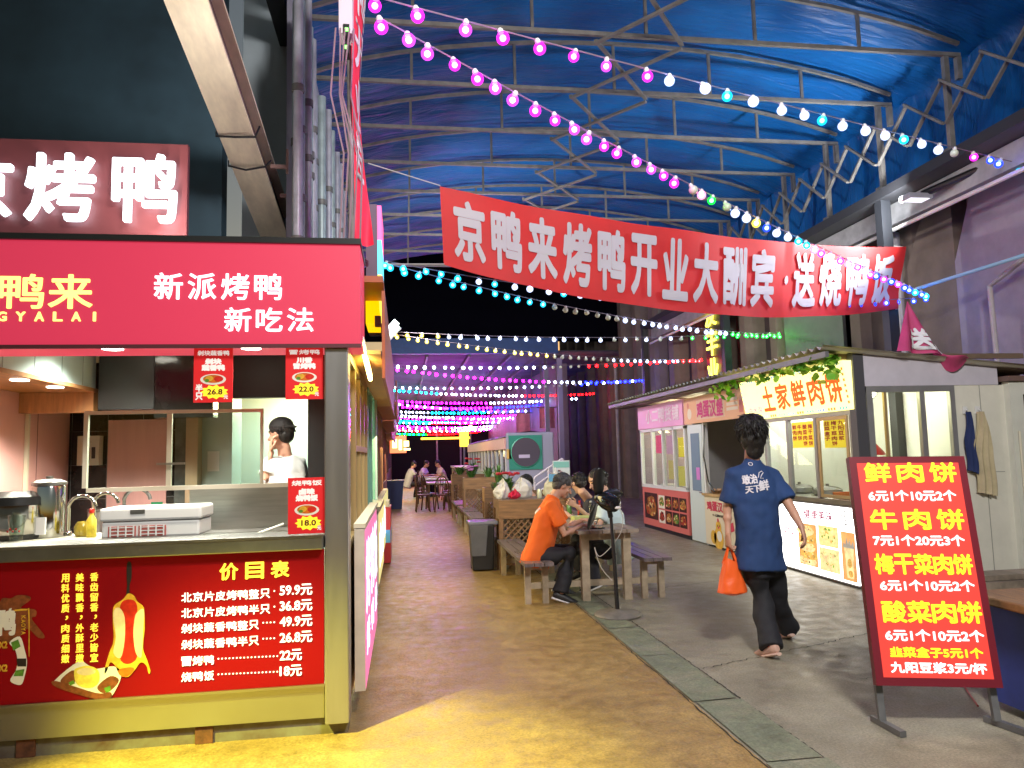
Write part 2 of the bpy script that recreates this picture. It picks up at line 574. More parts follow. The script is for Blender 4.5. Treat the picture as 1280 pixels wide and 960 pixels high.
tr0 = None
ORD = ['first', 'second', 'third', 'fourth', 'fifth', 'sixth', 'seventh', 'eighth', 'ninth', 'tenth', 'eleventh', 'twelfth', 'thirteenth', 'fourteenth', 'fifteenth', 'sixteenth', 'seventeenth', 'eighteenth', 'nineteenth', 'twentieth']
nv = 6
for i, y in enumerate(TY):
    root = thing('roof_truss', '', 'truss', (0, y, 0), 'steel roof trusses under the blue tarpaulin')
    if i == 0:
        c = MB().bar((XL, y, ZB), (XR, y, ZB), .045, .045, up=Z_)
        c.build('bottom_chord', RAIL, root)
        tc_ = MB()
        pts = [(XL + (XR - XL) * k / 14, y, arch(XL + (XR - XL) * k / 14) - .09) for k in range(15)]
        for a, b_ in zip(pts, pts[1:]): tc_.bar(a, b_, .04, .04)
        tc_.build('top_chord', RAIL, root)
        for k in range(1, nv):
            x = XL + (XR - XL) * k / nv
            MB().bar((x, y, ZB + .031), (x, y, arch(x) - .118), .034).build('web_bar', RAIL, root)
        MB().bar((XR - .20, y - .0, BZ + .06), (XR - .20, y, ZB - .031), .06).build('post', RAIL, root)
        MB().bar((XR - .03, y, ZB - .30), (XR - .03, y, ZB - .031), .06).build('stub', RAIL, root)
        MB().box(XR - .27, XR - .13, y - .07, y + .07, BZ + .002, BZ + .06).build('foot_clamp', IRON, root)
        tr0 = root
        par = [c_ for c_ in root.children]
    else:
        for ch in par:
            c = ch.copy(); COL.objects.link(c); c.parent = root
    k = i - 2
    root['label'] = ('grey steel arched truss under the blue tarpaulin, %s seen from the lane entrance' % ORD[k]) if k >= 0 else 'grey steel arched truss at the lane entrance, above and before the light strings'

# scissor linkages between the trusses (overhead and along the right side)
def scissor(name, pairs, label):
    root = thing(name, label, 'scissor brace', pairs[0][0])
    for a, b_, c, d in pairs:
        m = MB().bar(a, b_, .042, .028)
        m.build('arm', RAIL, root)
        m = MB().bar(c, d, .042, .028)
        m.build('arm', RAIL, root)
    return root


pr = []
for i in range(1, len(TY) - 1):
    y0, y1 = TY[i], TY[i + 1]
    pr.append(((2.15, y0, ZB - .075), (3.15, y1, ZB - .075), (3.15, y0, ZB - .11), (2.15, y1, ZB - .11)))
scissor('scissor_brace', pr, 'zigzag scissor brace running overhead along the middle of the trusses')
pr = []
for i in range(0, 2 * (len(TY) - 1)):
    y0, y1 = TY[0] + i * .636, TY[0] + (i + 1) * .636
    pr.append(((XR - .29, y0, 5.26), (XR - .29, y1, 5.80), (XR - .255, y0, 5.80), (XR - .255, y1, 5.26)))
scissor('scissor_brace', pr, 'zigzag scissor brace along the truss posts above the long dark beam')

# eave beam and the dark posts that carry the roof on the right
m = MB().box(XR - .32, XR + .10, 3.2, 19, BZ - .13, BZ)
tag(m.build('roof_beam', mat('dark_beam', (.035, .036, .04), .5, .3)), 'long dark steel beam carrying the truss posts above the right hand wall', 'beam')
m = MB().box(XR - .02, XR + .2, 3.2, 19, BZ - .42, BZ - .14)
tag(m.build('gutter', mat('gutter_zinc', (.42, .42, .42), .45, .5, var=.2)), 'pale metal gutter under the dark roof beam', 'gutter')
m = MB().tube([(XR - .05, 3.5, BZ - .50), (XR - .06, 19, BZ - .52)], .028, 8)
tag(m.build('conduit_pipe', mat('pvc_pipe', (.7, .68, .62), .4)), 'thin cream pipe hanging below the zinc gutter', 'pipe')
for y, lb in ((8.92, 'dark steel post behind the end of the red cloth banner'), (13.98, 'dark steel post where the green light strings end'), (19.0, 'dark steel post at the far end of the roof beam')):
    m = MB().box(XR - .28, XR - .14, y - .07, y + .07, 0, BZ - .132)
    tag(m.build('roof_post', mat('dark_post', (.02, .022, .026), .45)), lb, 'post')
# left hand wall beam
m = MB().box(XL - .1, XL + .06, 3.6, 19, ZB - .26, ZB - .034)
tag(m.build('roof_beam', MATS['dark_beam']), 'dark steel beam carrying the trusses on the pipe wall side', 'beam')

# ---- right building: brown facade with deep pilasters
FX = 7.3
BR1 = mat('brown_render', (.20, .15, .12), .8, var=.18, vscale=2.5, bump=.1)
BR2 = mat('dark_brown_render', (.055, .038, .038), .8, var=.25, vscale=2.5)
fac = thing('brown_building', 'tall brown building with deep pilasters behind the right hand stalls', 'building', (FX, 12, 0))
m = MB().box(FX + .35, FX + .8, 5, 34, 0, 8.5)
m.build('wall', BR2, fac)
y = 5.3; first = None
k = 0
while y < 34:
    wd_ = .62 if y < 17 else .72
    pm = MB()
    pm.prism([(FX + .35, y, 0), (FX + .12, y + .10, 0), (FX, y + .22, 0), (FX, y + wd_ - .14, 0), (FX + .12, y + wd_ - .05, 0), (FX + .35, y + wd_, 0)][::-1], (0, 0, 8.4))
    pm.build('pilaster', BR1, fac)
    y += 1.35 if y < 17 else 1.6
    k += 1
# dark recessed doors and arched bay near the camera
m = MB()
m.prism([(FX - .04, 8.72, 0), (FX - .04, 9.75, 0), (FX - .04, 9.75, 3.9), (FX - .04, 9.35, 4.6), (FX - .04, 8.72, 5.4)], (.35, 0, 0))
m.build('bay', BR1, fac)
m = MB().prism([(FX - .06, 6.4, 0), (FX - .06, 8.70, 0), (FX - .06, 8.70, 3.9), (FX - .06, 8.35, 4.7), (FX - .06, 6.4, 5.4)], (.05, 0, 0)); m.build('light_panel', mat('lilac_render', (.30, .26, .31), .7, var=.1), fac)
m = MB().box(FX - .03, FX + .02, 18.0, 19.6, .1, 2.7); m.build('dark_door', mat('dark_shutter', (.03, .03, .035), .5), fac)
sg = MB()
for k in range(18): sg.box(FX - .05, FX - .032, 18.05, 19.55, .3 + k * .13, .33 + k * .13)
sg.build('shutter_slats', mat('shutter_slat', (.06, .06, .07), .45, .3), fac)
# green-lit flat panel behind the pie stall roof
m = MB().box(FX - .06, FX - .001, 11.3, 13.2, 2.2, 6); m.build('flat_panel', mat('grey_green_panel', (.17, .19, .16), .6, var=.1), fac)
for y in (9.75, 16.4, 21.5, 24.5):
    m = MB().tube([(FX - .12, y, 0), (FX - .12, y, 4.6)], .055, 10)
    tag(m.build('drain_pipe', mat('pale_pipe', (.42, .38, .38), .4, var=.15)), 'pale rain pipe standing against the brown pilasters', 'pipe', 'rain pipes on the brown building')
p0 = at(1250, 352, X=FX - .25); p1 = at(1235, 365, X=FX - .25)
m = MB().tube([at(1281, 322, X=7.0), at(1262, 338, X=7.0), at(1237, 358, X=7.0), at(1247, 455, X=7.0)], .03, 8)
tag(m.build('drain_pipe', MATS['pale_pipe']), 'bent pale pipe running down the brown wall beside the white kiosk', 'pipe')

# ---- left: pipe wall, void panel, steel beam
LW = -1.0
m = MB().box(LW - .05, LW, 6.9, 17.5, 2.62, 6.05)
tag(m.build('panel_wall', mat('lavender_panel', (.30, .29, .37), .55, var=.15, vscale=2)), 'pale lavender panel wall carrying the bundle of vertical pipes', 'wall')
PIPE = [mat('pipe_grey', (.42, .42, .48), .38, .25, var=.2), mat('pipe_green', (.34, .42, .42), .38, .25, var=.2)]
rnd.seed(3)
y = 6.1
for i in range(17):
    r = rnd.choice((.032, .04, .05, .036))
    xx = LW + .06 + rnd.uniform(0, .16)
    top = 5.55 + rnd.uniform(-.1, .12) - (.0 if i < 5 else .1)
    y += r + .02
    rt = thing('service_pipe', 'grey vertical service pipe on the lavender panel wall', 'pipe', (xx, y, 2.4), 'vertical service pipes on the lavender wall')
    MB().tube([(xx, y, 2.4), (xx, y, top)], r, 12).build('tube', PIPE[i % 2], rt, smooth=40)
    for zc in (3.3 + .4 * (i % 3), 4.6 - .3 * (i % 2)):
        MB().lathe([(r + .012, -.03), (r + .012, .03)], (xx, y, zc), 12).build('pipe_clip', IRON, rt, smooth=40)
    y += r + (.04 if i < 6 else .30)
m = MB().box(-1.62, LW - .02, 7.75, 7.9, 3.2, 7.5)
tag(m.build('panel_wall', mat('pale_panel', (.48, .55, .60), .5, var=.05)), 'pale blue upright panel between the cream beam and the pipes', 'wall')
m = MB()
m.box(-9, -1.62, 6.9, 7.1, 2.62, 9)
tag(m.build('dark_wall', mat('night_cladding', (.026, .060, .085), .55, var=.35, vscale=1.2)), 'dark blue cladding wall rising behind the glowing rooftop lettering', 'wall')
a, b_ = V((-1.36, 3.0, 4.78)), V((-1.245, 8.6, 3.514))
rt = thing('steel_beam', 'sloping cream painted steel beam rising from behind the red fascia', 'beam', a)
CREAM = mat('cream_paint_rust', (.82, .70, .54), .5, var=.25, vscale=5, stretch=(1, .3, 1))
d = (b_ - a).normalized(); xx_, yy_ = frame(d)
MB().bar(a, b_, .27, .022).build('bottom_flange', CREAM, rt)
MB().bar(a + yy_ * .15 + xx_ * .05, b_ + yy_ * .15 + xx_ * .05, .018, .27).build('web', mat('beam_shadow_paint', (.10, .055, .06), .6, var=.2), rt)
MB().bar(a + yy_ * .30, b_ + yy_ * .30, .27, .022).build('top_flange', CREAM, rt)
for k in (.62, .7):
    q = a.lerp(b_, k) + xx_ * .17 + yy_ * .05
    MB().bar(q, q + V((.14, 0, .0)), .03).bar(q + V((.14, 0, -.06)), q + V((.14, 0, .16)), .02).build('bracket', mat('rust_bracket', (.28, .17, .15), .6), rt)
for k, amp in ((.53, .02), (.6, .05)):
    q = a.lerp(b_, k)
    cp = [q - xx_ * .15 + yy_ * .02 - yy_ * .0, q - xx_ * .15 - yy_ * .03, q - yy_ * (.03 + amp) - d * .02, q + xx_ * .15 - yy_ * .03, q + xx_ * .17 + yy_ * .1 + d * amp * 2]
    tag(MB().tube(cp, .009, 6).build('cable', BLACK), 'thin black cable tied round the cream beam, %s' % ('upper of two' if k < .56 else 'lower of two'), 'cable')

# ---- far part of the lane: added night wall, second roof, end wall
m = MB().box(-5, 9, 24.6, 24.9, 5.35, 12)  # added black wall, keeps the bright sky out of the night gap
tag(m.build('night_gap_wall', mat('night_gap_black', (.004, .004, .007), 1., spec=0.)), 'added black wall covering the night gap above the far corrugated roof', 'wall')
BLUEF = mat('blue_fascia', (.03, .09, .26), .45, var=.15)
m = MB().box(-.6, 5.15, 24.2, 24.5, 4.86, 5.36)
tag(m.build('roof_fascia', BLUEF), 'dull blue fascia edge of the far corrugated roof', 'fascia', )
cor = MB()
cor.grid(lambda u, v: (-1.2 + 9 * v, 24.5 + 22.4 * u, 4.95 + .05 * math.sin(u * 22.4 / .42 * 2 * math.pi)), 430, 1)
tag(cor.build('corrugated_roof', mat('dark_corrugated', (.22, .22, .27), .5, .25, var=.3, vscale=1), smooth=180), 'dark corrugated metal roof over the far end of the lane', 'roof')
m = MB().box(-6, 9, 46.9, 47.2, 0, 6.0)
tag(m.build('end_wall', mat('end_wall_dark', (.014, .013, .018), .9, spec=.1)), 'dark wall closing the far end of the lane', 'wall')
m = MB().box(1.2, 4.2, 46.7, 46.85, 2.35, 2.55)
m = MB().box(1.0, 3.9, 44.2, 44.3, 2.52, 2.64)
tag(m.build('neon_strip', emat('amber_neon', (1, .55, .03), 3)), 'amber glowing strip hung before the dark end wall', 'neon strip')
for x in (1.9, 3.3):
    m = MB().box(x, x + .09, 44.4, 44.5, 0, 4.9)
    tag(m.build('thin_post', IRON), 'thin grey post standing before the dark end wall', 'post', 'thin posts before the end wall')
for i, x in enumerate((.8, 2.2, 3.6, 4.6)):
    m = MB().bar((x, 24.6, 4.86), (x, 46.8, 4.86), .08, .12)
    tag(m.build('roof_purlin', IRON), 'dark purlin running under the far corrugated roof', 'beam', 'purlins under the far roof')
rnd.seed(5)
for i in range(16):
    x = 4.6 + rnd.uniform(-.3, .6); y = 24.9 + i * .9
    m = MB().tube([(x, y, 3.5), (x, y, 4.88)], .014, 6)
    tag(m.build('hanger_rod', RAIL), 'thin metal rod hanging from the far roof over the lane', 'rod', 'hanger rods under the far roof')

# ================================================================= DUCK STALL (near left)
SY = 4.3
RED = mat('red_sign_board', (.21, .002, .005), .45, spec=.15, em=(.5, .005, .01), es=.06, sample=False)
PINKRED = emat('backlit_red_fascia', (.58, .03, .075), .68, sample=False, base=(.30, .02, .045))
GOLD = emat('gold_lettering', (1, .72, .06), .75, sample=False, base=(.8, .55, .05))
WLET = emat('white_lettering', (.95, .93, .98), .8, sample=False, base=(.8, .8, .8))
WGLOW = emat('white_led_lettering', (.85, .94, 1), 1.7)
YGLOW = emat('yellow_led_lettering', (1, .90, .22), 1.1, sample=False)
stall = thing('duck_stall', 'red roast duck stall with steel counter and price list board', 'food stall', (-1.9, SY, 0))
XE = -.31                                         # alley side of the stall
m = MB().box(-4.2, XE - .135, SY + .02, SY + .14, .10, .28); m.build('kick_panel', mat('yellow_cast_steel', (.42, .42, .34), .3, .9, var=.05, vscale=2), stall)  # stainless panel, yellow-green reflection of the floor tinted into its colour
m = MB().box(-4.2, XE - .01, SY + .05, SY + .2, .004, .098)
m.build('base_frame', mat('rusty_base', (.20, .19, .15), .8, .1, var=.6, vscale=5, col2=(.10, .05, .03)), stall)
for x in (-2.0, -1.12):
    MB().box(x, x + .09, SY + .035, SY + .049, .006, .095).build('base_bracket', mat('rust', (.13, .045, .02), .85, var=.5, vscale=20), stall)
board = MB().box(-4.2, XE - .135, SY, SY + .03, .284, 1.006).build('menu_board', RED, stall)
MB().box(-4.2, XE - .13, SY - .012, SY + .0, .272, .286).build('board_trim', STEEL, stall)
MB().box(-4.2, XE - .135, SY - .055, SY + .30, 1.01, 1.085).build('counter_ledge', STEEL_D, stall, bevel=.006)
MB().box(-4.2, XE - .135, SY - .06, SY - .05, 1.076, 1.09).build('ledge_lip', STEEL, stall)
MB().box(XE - .13, XE, SY - .012, SY + .16, .07, 2.145).build('corner_post', mat('corner_post_steel', (.44, .43, .44), .36, .9, var=.10, vscale=2, stretch=(3, 3, .3)), stall, bevel=.008)
fas = MB().box(-4.2, -.238, SY - .03, SY + .42, 2.15, 2.725).build('fascia_sign', PINKRED, stall)
MB().box(-4.2, -.232, SY - .045, SY + .44, 2.727, 2.76).build('fascia_cap', BLACK, stall)
MB().box(-4.2, -.234, SY - .04, SY - .031, 2.128, 2.150).build('fascia_edge', mat('fascia_edge_dark', (.10, .02, .03), .5), stall)
# lettering on the fascia
def ft(px0, py0, px1, py1, Y):                     # photograph box on the plane Y -> lower-left corner, width, height
    a_ = at(px0, (py0 + py1) / 2, Y=Y); c_ = at(px1, (py0 + py1) / 2, Y=Y)
    d_ = at((px0 + px1) / 2, py1, Y=Y); e_ = at((px0 + px1) / 2, py0, Y=Y)
    return V((a_.x, Y, (d_.z))), c_.x - a_.x, e_.z - d_.z


YF = SY - .034
for s_, bx in (('新派烤鸭', (193, 342, 352, 374)), ('新吃法', (281, 385, 393, 414))):
    o_, w_, h_ = ft(*bx, YF)
    n_ = len(s_); p_ = w_ / (n_ - .08 * (n_ - 1) / n_ - .1)
    MB().ctext(s_, o_, X_, Z_, w_ / n_ * .86, h_, w_ / n_ * 1.045, bold=.0025, depth=.012).build('lettering', emat('white_sign_lettering', (.92, .92, 1), 1.0, sample=False), fas)
o_, w_, h_ = ft(-64, 343, 115, 385, YF)
MB().ctext('京鸭来', o_, X_, Z_, w_ / 3 * .92, h_, w_ / 3 * 1.04, bold=.0035, depth=.012).build('lettering', YGLOW, fas)
o_, w_, h_ = ft(-75, 390, 122, 401, YF)
MB().ctext('JINGYALAI', o_, X_, Z_, w_ / 9 * .5, h_, w_ / 9 * 1.07, bold=.0022, depth=.008).build('lettering', YGLOW, fas)
MB().box(-4.0, at(113, 303, Y=SY).x, SY + .1, SY + .13, 2.768, 2.785).build('light_strip', emat('cold_led_strip', (.6, .7, 1), 2.), stall)
MB().box(at(222, 303, Y=SY).x, at(305, 303, Y=SY).x, SY + .1, SY + .13, 2.768, 2.785).build('light_strip', MATS['cold_led_strip'], stall)

# menu board lettering
YB = SY - .004
def bt(mb, s_, px0, py0, px1, py1, mi=0, bold=.003):
    o_, w_, h_ = ft(px0, py0, px1, py1, YB)
    mb.text(s_, o_, X_, Z_, w_, h_, bold=bold, mi=mi)


mb = MB()
o_, w_, h_ = ft(275, 703, 360, 723, YB)
mb.ctext('价目表', o_, X_, Z_, w_ / 3 * .78, h_, w_ / 3 * 1.13, bold=.003)
mb.build('lettering', GOLD, board)
lines = [('北京片皮烤鸭整只', '59.9元'), ('北京片皮烤鸭半只', '36.8元'), ('剁块蔬香鸭整只', '49.9元'), ('剁块蔬香鸭半只', '26.8元'), ('冒烤鸭', '22元'), ('烧鸭饭', '18元')]
ys = [(737, 751), (756.5, 770.5), (776, 790), (796, 810), (818.5, 832.5), (838, 852)]
mb = MB()
for (nm, pr_), (ya, yb) in zip(lines, ys):
    x0 = 227; pitch = 14.0
    sl = -.055
    n_ = len(nm)
    o_, w_, h_ = ft(x0, ya + .5, x0 + pitch * n_, yb - 1, YB)
    mb.ctext(nm, o_, X_, Z_, w_ / n_ * .88, h_ * .92, w_ / n_, bold=.0008)
    wpr = 40 if len(pr_) > 3 else 27
    bt(mb, pr_, 350, ya - 6.5, 350 + wpr, yb - 7, bold=.0014)
    xd = x0 + pitch * n_ + 4
    while xd < 347:
        c_ = at(xd, (ya + yb) / 2 - (xd - 227) * .045, Y=YB)
        mb.lathe([(.0045, 0), (.0045, .002)], (c_.x, YB + .001, c_.z), 6, axis=(0, -1, 0))
        xd += 4.6
mb.build('lettering', WLET, board)
mb = MB()
for s_, px in (('香齿留香，老少皆宜', 112), ('美味飘香，外酥里嫩', 94), ('用料优质，肉质细嫩', 76)):
    for i, ch in enumerate(s_):
        y0_ = 716 + i * 12.6 + (112 - px) * .04
        if ch == '，':
            bt(mb, ch, px + 6, y0_ + 2, px + 9, y0_ + 7, bold=.001)
        else:
            bt(mb, ch, px + 1, y0_, px + 10.5, y0_ + 10.2, bold=.0012)
mb.build('lettering', GOLD, board)


def curvy(p, n=4):
    if len(p) < 5: return p
    o = []
    for i in range(len(p)):
        a, b, c, d = (p[(i + k) % len(p)] for k in (-1, 0, 1, 2))
        for j in range(n):
            t = j / n
            o.append(tuple(.5 * (2 * b[k] + (c[k] - a[k]) * t + (2 * a[k] - 5 * b[k] + 4 * c[k] - d[k]) * t * t + (3 * b[k] - a[k] - 3 * c[k] + d[k]) * t ** 3) for k in (0, 1)))
    return o


def pic(mb, pts, mi, lift):
    pts = curvy(pts)
    q = [at(x, y, Y=YB) for x, y in pts]
    vs = [V((p.x, YB - lift, p.z)) for p in q]
    mb.add(vs, [tuple(t) for t in tessellate_polygon([vs])], mi)


# printed picture of the roast duck and its box
ROAST = mat('print_roast', (.62, .14, .012), .4, var=.5, vscale=18)
P_GOLD = mat('print_gold', (.80, .42, .04), .4, var=.4, vscale=20)
P_PALE = mat('print_pale', (.85, .68, .42), .4, var=.2, vscale=14)
P_RED = mat('print_red', (.55, .02, .01), .4, var=.3, vscale=20)
P_BLK = mat('print_black', (.02, .014, .014), .5)
P_WHT = mat('print_white', (.82, .80, .74), .4)
P_BRN = mat('print_brown', (.22, .06, .02), .4, var=.5, vscale=30)
P_GRN = mat('print_green', (.10, .26, .03), .4, var=.5, vscale=30)
P_YEL = mat('print_yellow', (.85, .66, .10), .4, var=.25, vscale=25)
PRM = [ROAST, P_GOLD, P_PALE, P_RED, P_BLK, P_WHT, P_BRN, P_GRN, P_YEL]
mb = MB()
pic(mb, [(159, 704), (164, 704), (164.5, 722), (162, 732), (162, 746), (158, 746), (159, 732), (158.5, 722)], 4, .0010)
pic(mb, [(154, 749), (160, 742), (167, 744), (172, 752), (180, 760), (181, 785), (179, 810), (184, 825), (188, 838), (186, 842), (183, 832), (176, 828), (168, 838), (160, 846), (150, 844), (144, 832), (138, 828), (134, 838), (131, 842), (132, 832), (137, 815), (142, 800), (141, 770), (143, 757)], 1, .0014)
pic(mb, [(153, 752), (167, 750), (172, 762), (168, 790), (172, 820), (160, 830), (150, 822), (156, 795), (150, 768)], 3, .0018)
pic(mb, [(143, 762), (150, 760), (156, 772), (156, 800), (151, 822), (142, 816), (145, 796), (142, 775)], 2, .0022)
pic(mb, [(171, 766), (180, 762), (179, 790), (178, 812), (176, 822), (170, 816), (167, 795), (168, 776)], 2, .0022)
pic(mb, [(148, 838), (160, 834), (168, 836), (160, 845), (152, 845)], 0, .0026)
pic(mb, [(70, 849), (98, 827), (110, 831), (120, 836), (143, 833), (152, 844), (138, 872), (120, 873), (72, 856)], 5, .0014)
pic(mb, [(70, 851), (120, 866), (138, 865), (138, 873), (120, 874), (71, 859)], 6, .0018)
pic(mb, [(76, 850), (90, 838), (97, 842), (94, 852), (82, 856)], 6, .0022)
pic(mb, [(86, 853), (92, 850), (94, 854), (88, 857)], 7, .0024)
pic(mb, [(122, 858), (138, 845), (149, 850), (140, 862), (128, 866)], 6, .0020)
pic(mb, [(130, 860), (138, 857), (139, 863), (133, 866)], 7, .0024)
pic(mb, [(93, 838), (99, 834), (108, 832), (118, 834), (124, 840), (124, 852), (116, 859), (104, 859), (95, 853)], 8, .0026)
pic(mb, [(97, 838), (107, 834.5), (118, 836.5), (119, 841), (108, 844), (98, 842)], 2, .0030)
# logo at the frame edge
pic(mb, [(0, 752), (14, 748), (22, 744), (36, 745), (38, 750), (26, 760), (44, 762), (45, 770), (40, 774), (56, 795), (48, 797), (34, 786), (20, 800), (0, 800)], 6, .0008)
mb.build('printed_picture', PRM, board)
mb = MB()
for x_ in (-16, 3): pass
bt(mb, '鸭', -4, 762, 19, 793, 0, .007)
mb.build('lettering', P_WHT, board)
mb = MB()
pic(mb, [(19, 762), (34, 761), (37, 765), (37, 815), (36, 815), (35.5, 766), (33, 763), (19, 764)], 1, .0016)
q_ = at(30, 767, Y=YB)
for i, ch in enumerate('KAOYA'):
    c_ = at(27.0, 769.5 + i * 4.9, Y=YB)
    mb.text(ch, (c_.x, YB - .001, c_.z), -Z_, X_, .017, .020, bold=.0006, mi=1)
for y0_, s_ in ((802, 'X2'), (831, 'X2')): bt(mb, s_, -1, y0_, 9, y0_ + 8, 1, .002)
pic(mb, [(12, 803), (25, 795.5), (31, 812), (34, 828), (31, 845), (26, 856), (13, 851), (20, 838), (22, 825), (19, 812)], 5, .0018)
pic(mb, [(14, 803), (23, 799), (26, 808), (17, 813)], 7, .0022)
pic(mb, [(21, 823), (33, 823), (33, 833), (22, 833)], 4, .0022)
pic(mb, [(20, 838), (31, 836), (29, 845), (17, 845)], 7, .0022)
mb.build('printed_picture', PRM, board)

# rooftop letter panel
PY = 4.9
rt = thing('rooftop_sign', 'dark maroon sign panel with glowing white lettering above the red fascia', 'sign', (-2.2, PY, 2.9))
a_, b_ = at(235, 181, Y=PY), at(235, 300, Y=PY)
pan = MB().box(-4.2, a_.x, PY, PY + .04, b_.z - .12, a_.z).build('panel', mat('maroon_panel', (.15, .035, .04), .45, var=.1), rt)
mb = MB()
for s_, bx in (('烤', (32, 192, 116, 274)), ('鸭', (141, 193, 219, 276)), ('京', (-75, 194, 12, 270))):
    o_, w_, h_ = ft(*bx, PY - .06)
    mb.text(s_, o_, X_, Z_, w_, h_, bold=.0075, depth=.03, nb=12)
mb.build('lettering', WGLOW, rt)
mb = MB()
for x_ in (-3.4, -2.6, -1.9, -1.5):
    mb.bar((x_, PY + .05, 2.76), (x_, PY + .05, 3.5), .03)
mb.build('sign_frame', IRON, rt)

# stall room
INY = 7.2
WARMW = mat('cream_wall', (.72, .66, .54), .5)
AQUA = mat('aqua_panel', (.58, .76, .72), .35, var=.06, vscale=3, stretch=(8, 1, .5))
PINK = mat('pink_panel', (.74, .42, .38), .4, var=.08, vscale=2, stretch=(6, 1, .5))
TILE = mat('black_tile', (.011, .012, .012), .10, var=.5, vscale=5, bump=.05, bscale=8)
m = MB().box(-4.2, XE - .02, SY + .43, INY + 1.4, 2.42, 2.48); m.build('ceiling', mat('stall_ceiling', (.70, .71, .66), .5), stall)
MB().box(-4.2, -.30, SY + .0, SY + .22, 2.152, 2.235).build('lintel', mat('lintel_beige', (.60, .46, .34), .5), stall)
WX = -2.95
MB().box(WX - .05, WX, SY + .2, INY, .0, 2.42).build('side_wall', PINK, stall)
sm = MB()
for y in (5.35, 5.95, 6.55): sm.box(WX + .001, WX + .003, y, y + .008, .9, 2.08)
sm.build('panel_seams', mat('pink_seam', (.35, .15, .14), .6), stall)
MB().box(WX + .001, -1.86, INY - .06, INY, 0, 2.42).build('back_wall', TILE, stall)
MB().box(-2.62, -2.12, INY - .075, INY - .062, .92, 1.90).build('wall_overlay', PINK, stall)  # pink reflection in the black tile, painted as a thin sheet
MB().box(-2.05, -1.90, INY - .078, INY - .062, .92, 2.2).build('wall_overlay', mat('grey_green_tile', (.10, .12, .11), .15, var=.4), stall)
tl = MB()
for x in np.arange(-2.93, -1.9, .3): tl.box(x, x + .005, INY - .063, INY - .061, .9, 2.2)
for z in (1.2, 1.5, 1.8, 2.1): tl.box(-2.94, -1.87, INY - .063, INY - .0615, z, z + .005)
tl.build('tile_joints', mat('tile_joint', (.10, .11, .11), .5), stall)
# chef's doorway and the pale room behind it
MB().box(-1.86, -1.55, INY - .1, INY + .3, 0, 2.42).build('door_column', mat('pale_column', (.55, .66, .62), .25, .2), stall)
MB().box(-.78, -.60, INY - .9, INY - .7, .9, 2.42).build('door_column', BLACK, stall)
MB().box(-1.9, -.3, INY + 1.3, INY + 1.36, 0, 2.42).build('back_wall', mat('pale_room_wall', (.62, .78, .76), .4), stall)
MB().box(-1.86, -.70, INY - .74, INY - .66, 2.03, 2.42).build('door_header', BLACK, stall)
cg = MB()
for k in range(5): cg.bar((-1.7 + .3 * k, INY - .3, 2.38), (-1.5 + .3 * k, INY + 1.2, 2.38), .05, .012)
cg.build('ceiling_grid', mat('cream_trim', (.72, .68, .52), .4), stall)
# cupboards along the pink wall: aqua doors above an oak soffit
cpm = MB().box(WX + .002, -2.42, SY + .25, 6.30, 2.105, 2.418).build('cupboard', AQUA, stall)
dj = MB()
for y in (4.9, 5.3, 5.7, 6.05): dj.box(-2.4195, -2.4175, y, y + .008, 2.11, 2.41)
dj.build('door_gaps', mat('aqua_gap', (.25, .36, .34), .5), cpm)
MB().box(WX + .002, -2.40, SY + .25, 6.32, 2.075, 2.103).build('soffit', mat('oak_soffit', (.46, .23, .09), .45, var=.25, vscale=4, stretch=(8, 1, 1)), stall)
MB().box(WX + .002, -2.41, 6.24, 6.33, 1.915, 2.073).build('soffit_end', MATS['oak_soffit'], stall)
MB().box(WX + .004, WX + .03, 6.34, 6.37, .9, 1.95).build('wall_post', mat('cream_trim', (.72, .68, .52), .4), stall)
def downlight(x, y, z, pw=20, col=(1, .93, .74)):
    MB().lathe([(.055, 0), (.055, -.006), (.042, -.008)], (x, y, z), 16).build('downlight', emat('warm_downlight', (1, .95, .8), 9), stall, smooth=30)
    lamp('downlight_lamp', 'SPOT', (x, y, z - .03), pw, col, (x, y + .02, 0), .05, spot=120)
for px, py in ((15, 465), (68, 474), (108, 483)):
    p = at(px, py, Z=2.075)
    downlight(min(p.x, -2.5), p.y, 2.074, 34)
for px in (145, 317):
    p = at(px, 437, Z=2.15)
    downlight(p.x, SY + .11, 2.150, 30)
for x, y in ((-2.08, 5.5), (-1.3, 5.4)):
    MB().lathe([(.10, 0), (.10, -.012), (.07, -.02)], (x, y, 2.418), 20).build('downlight', MATS['warm_downlight'], stall, smooth=30)
    lamp('downlight_lamp', 'SPOT', (x, y, 2.36), 165, (1, .97, .86), (x, y + .02, 0), .1, spot=140)
lamp('room_fill_lamp', 'AREA', (-1.1, INY + .6, 2.2), 13, (.80, 1, .97), (-1.1, INY + .6, 0), .5)  # added lamp without a fixture, brightens the back room
# work counter inside
CT = mat('cream_counter', (.70, .68, .54), .35)
MB().box(-4.14, -1.75, SY + .31, SY + .80, 1.02, 1.075).build('work_counter', CT, stall)
MB().box(-1.74, XE - .16, SY + .31, SY + .95, .98, 1.06).build('work_counter', STEEL, stall)
MB().box(WX + .01, -1.3, INY - .62, INY - .10, .86, .90).build('back_counter', STEEL_D, stall)
MB().box(-1.40, -.62, SY + .9, SY + .93, 1.061, 1.34).build('splash_panel', STEEL, stall)
MB().box(-2.36, -1.95, SY + 1.9, SY + 2.05, 1.93, 2.40).build('extractor_hood', mat('hood_black', (.016, .02, .02), .35), stall)
MB().box(-1.945, -1.5, SY + 1.9, SY + 2.05, 1.86, 2.40).build('extractor_hood', TILE, stall)
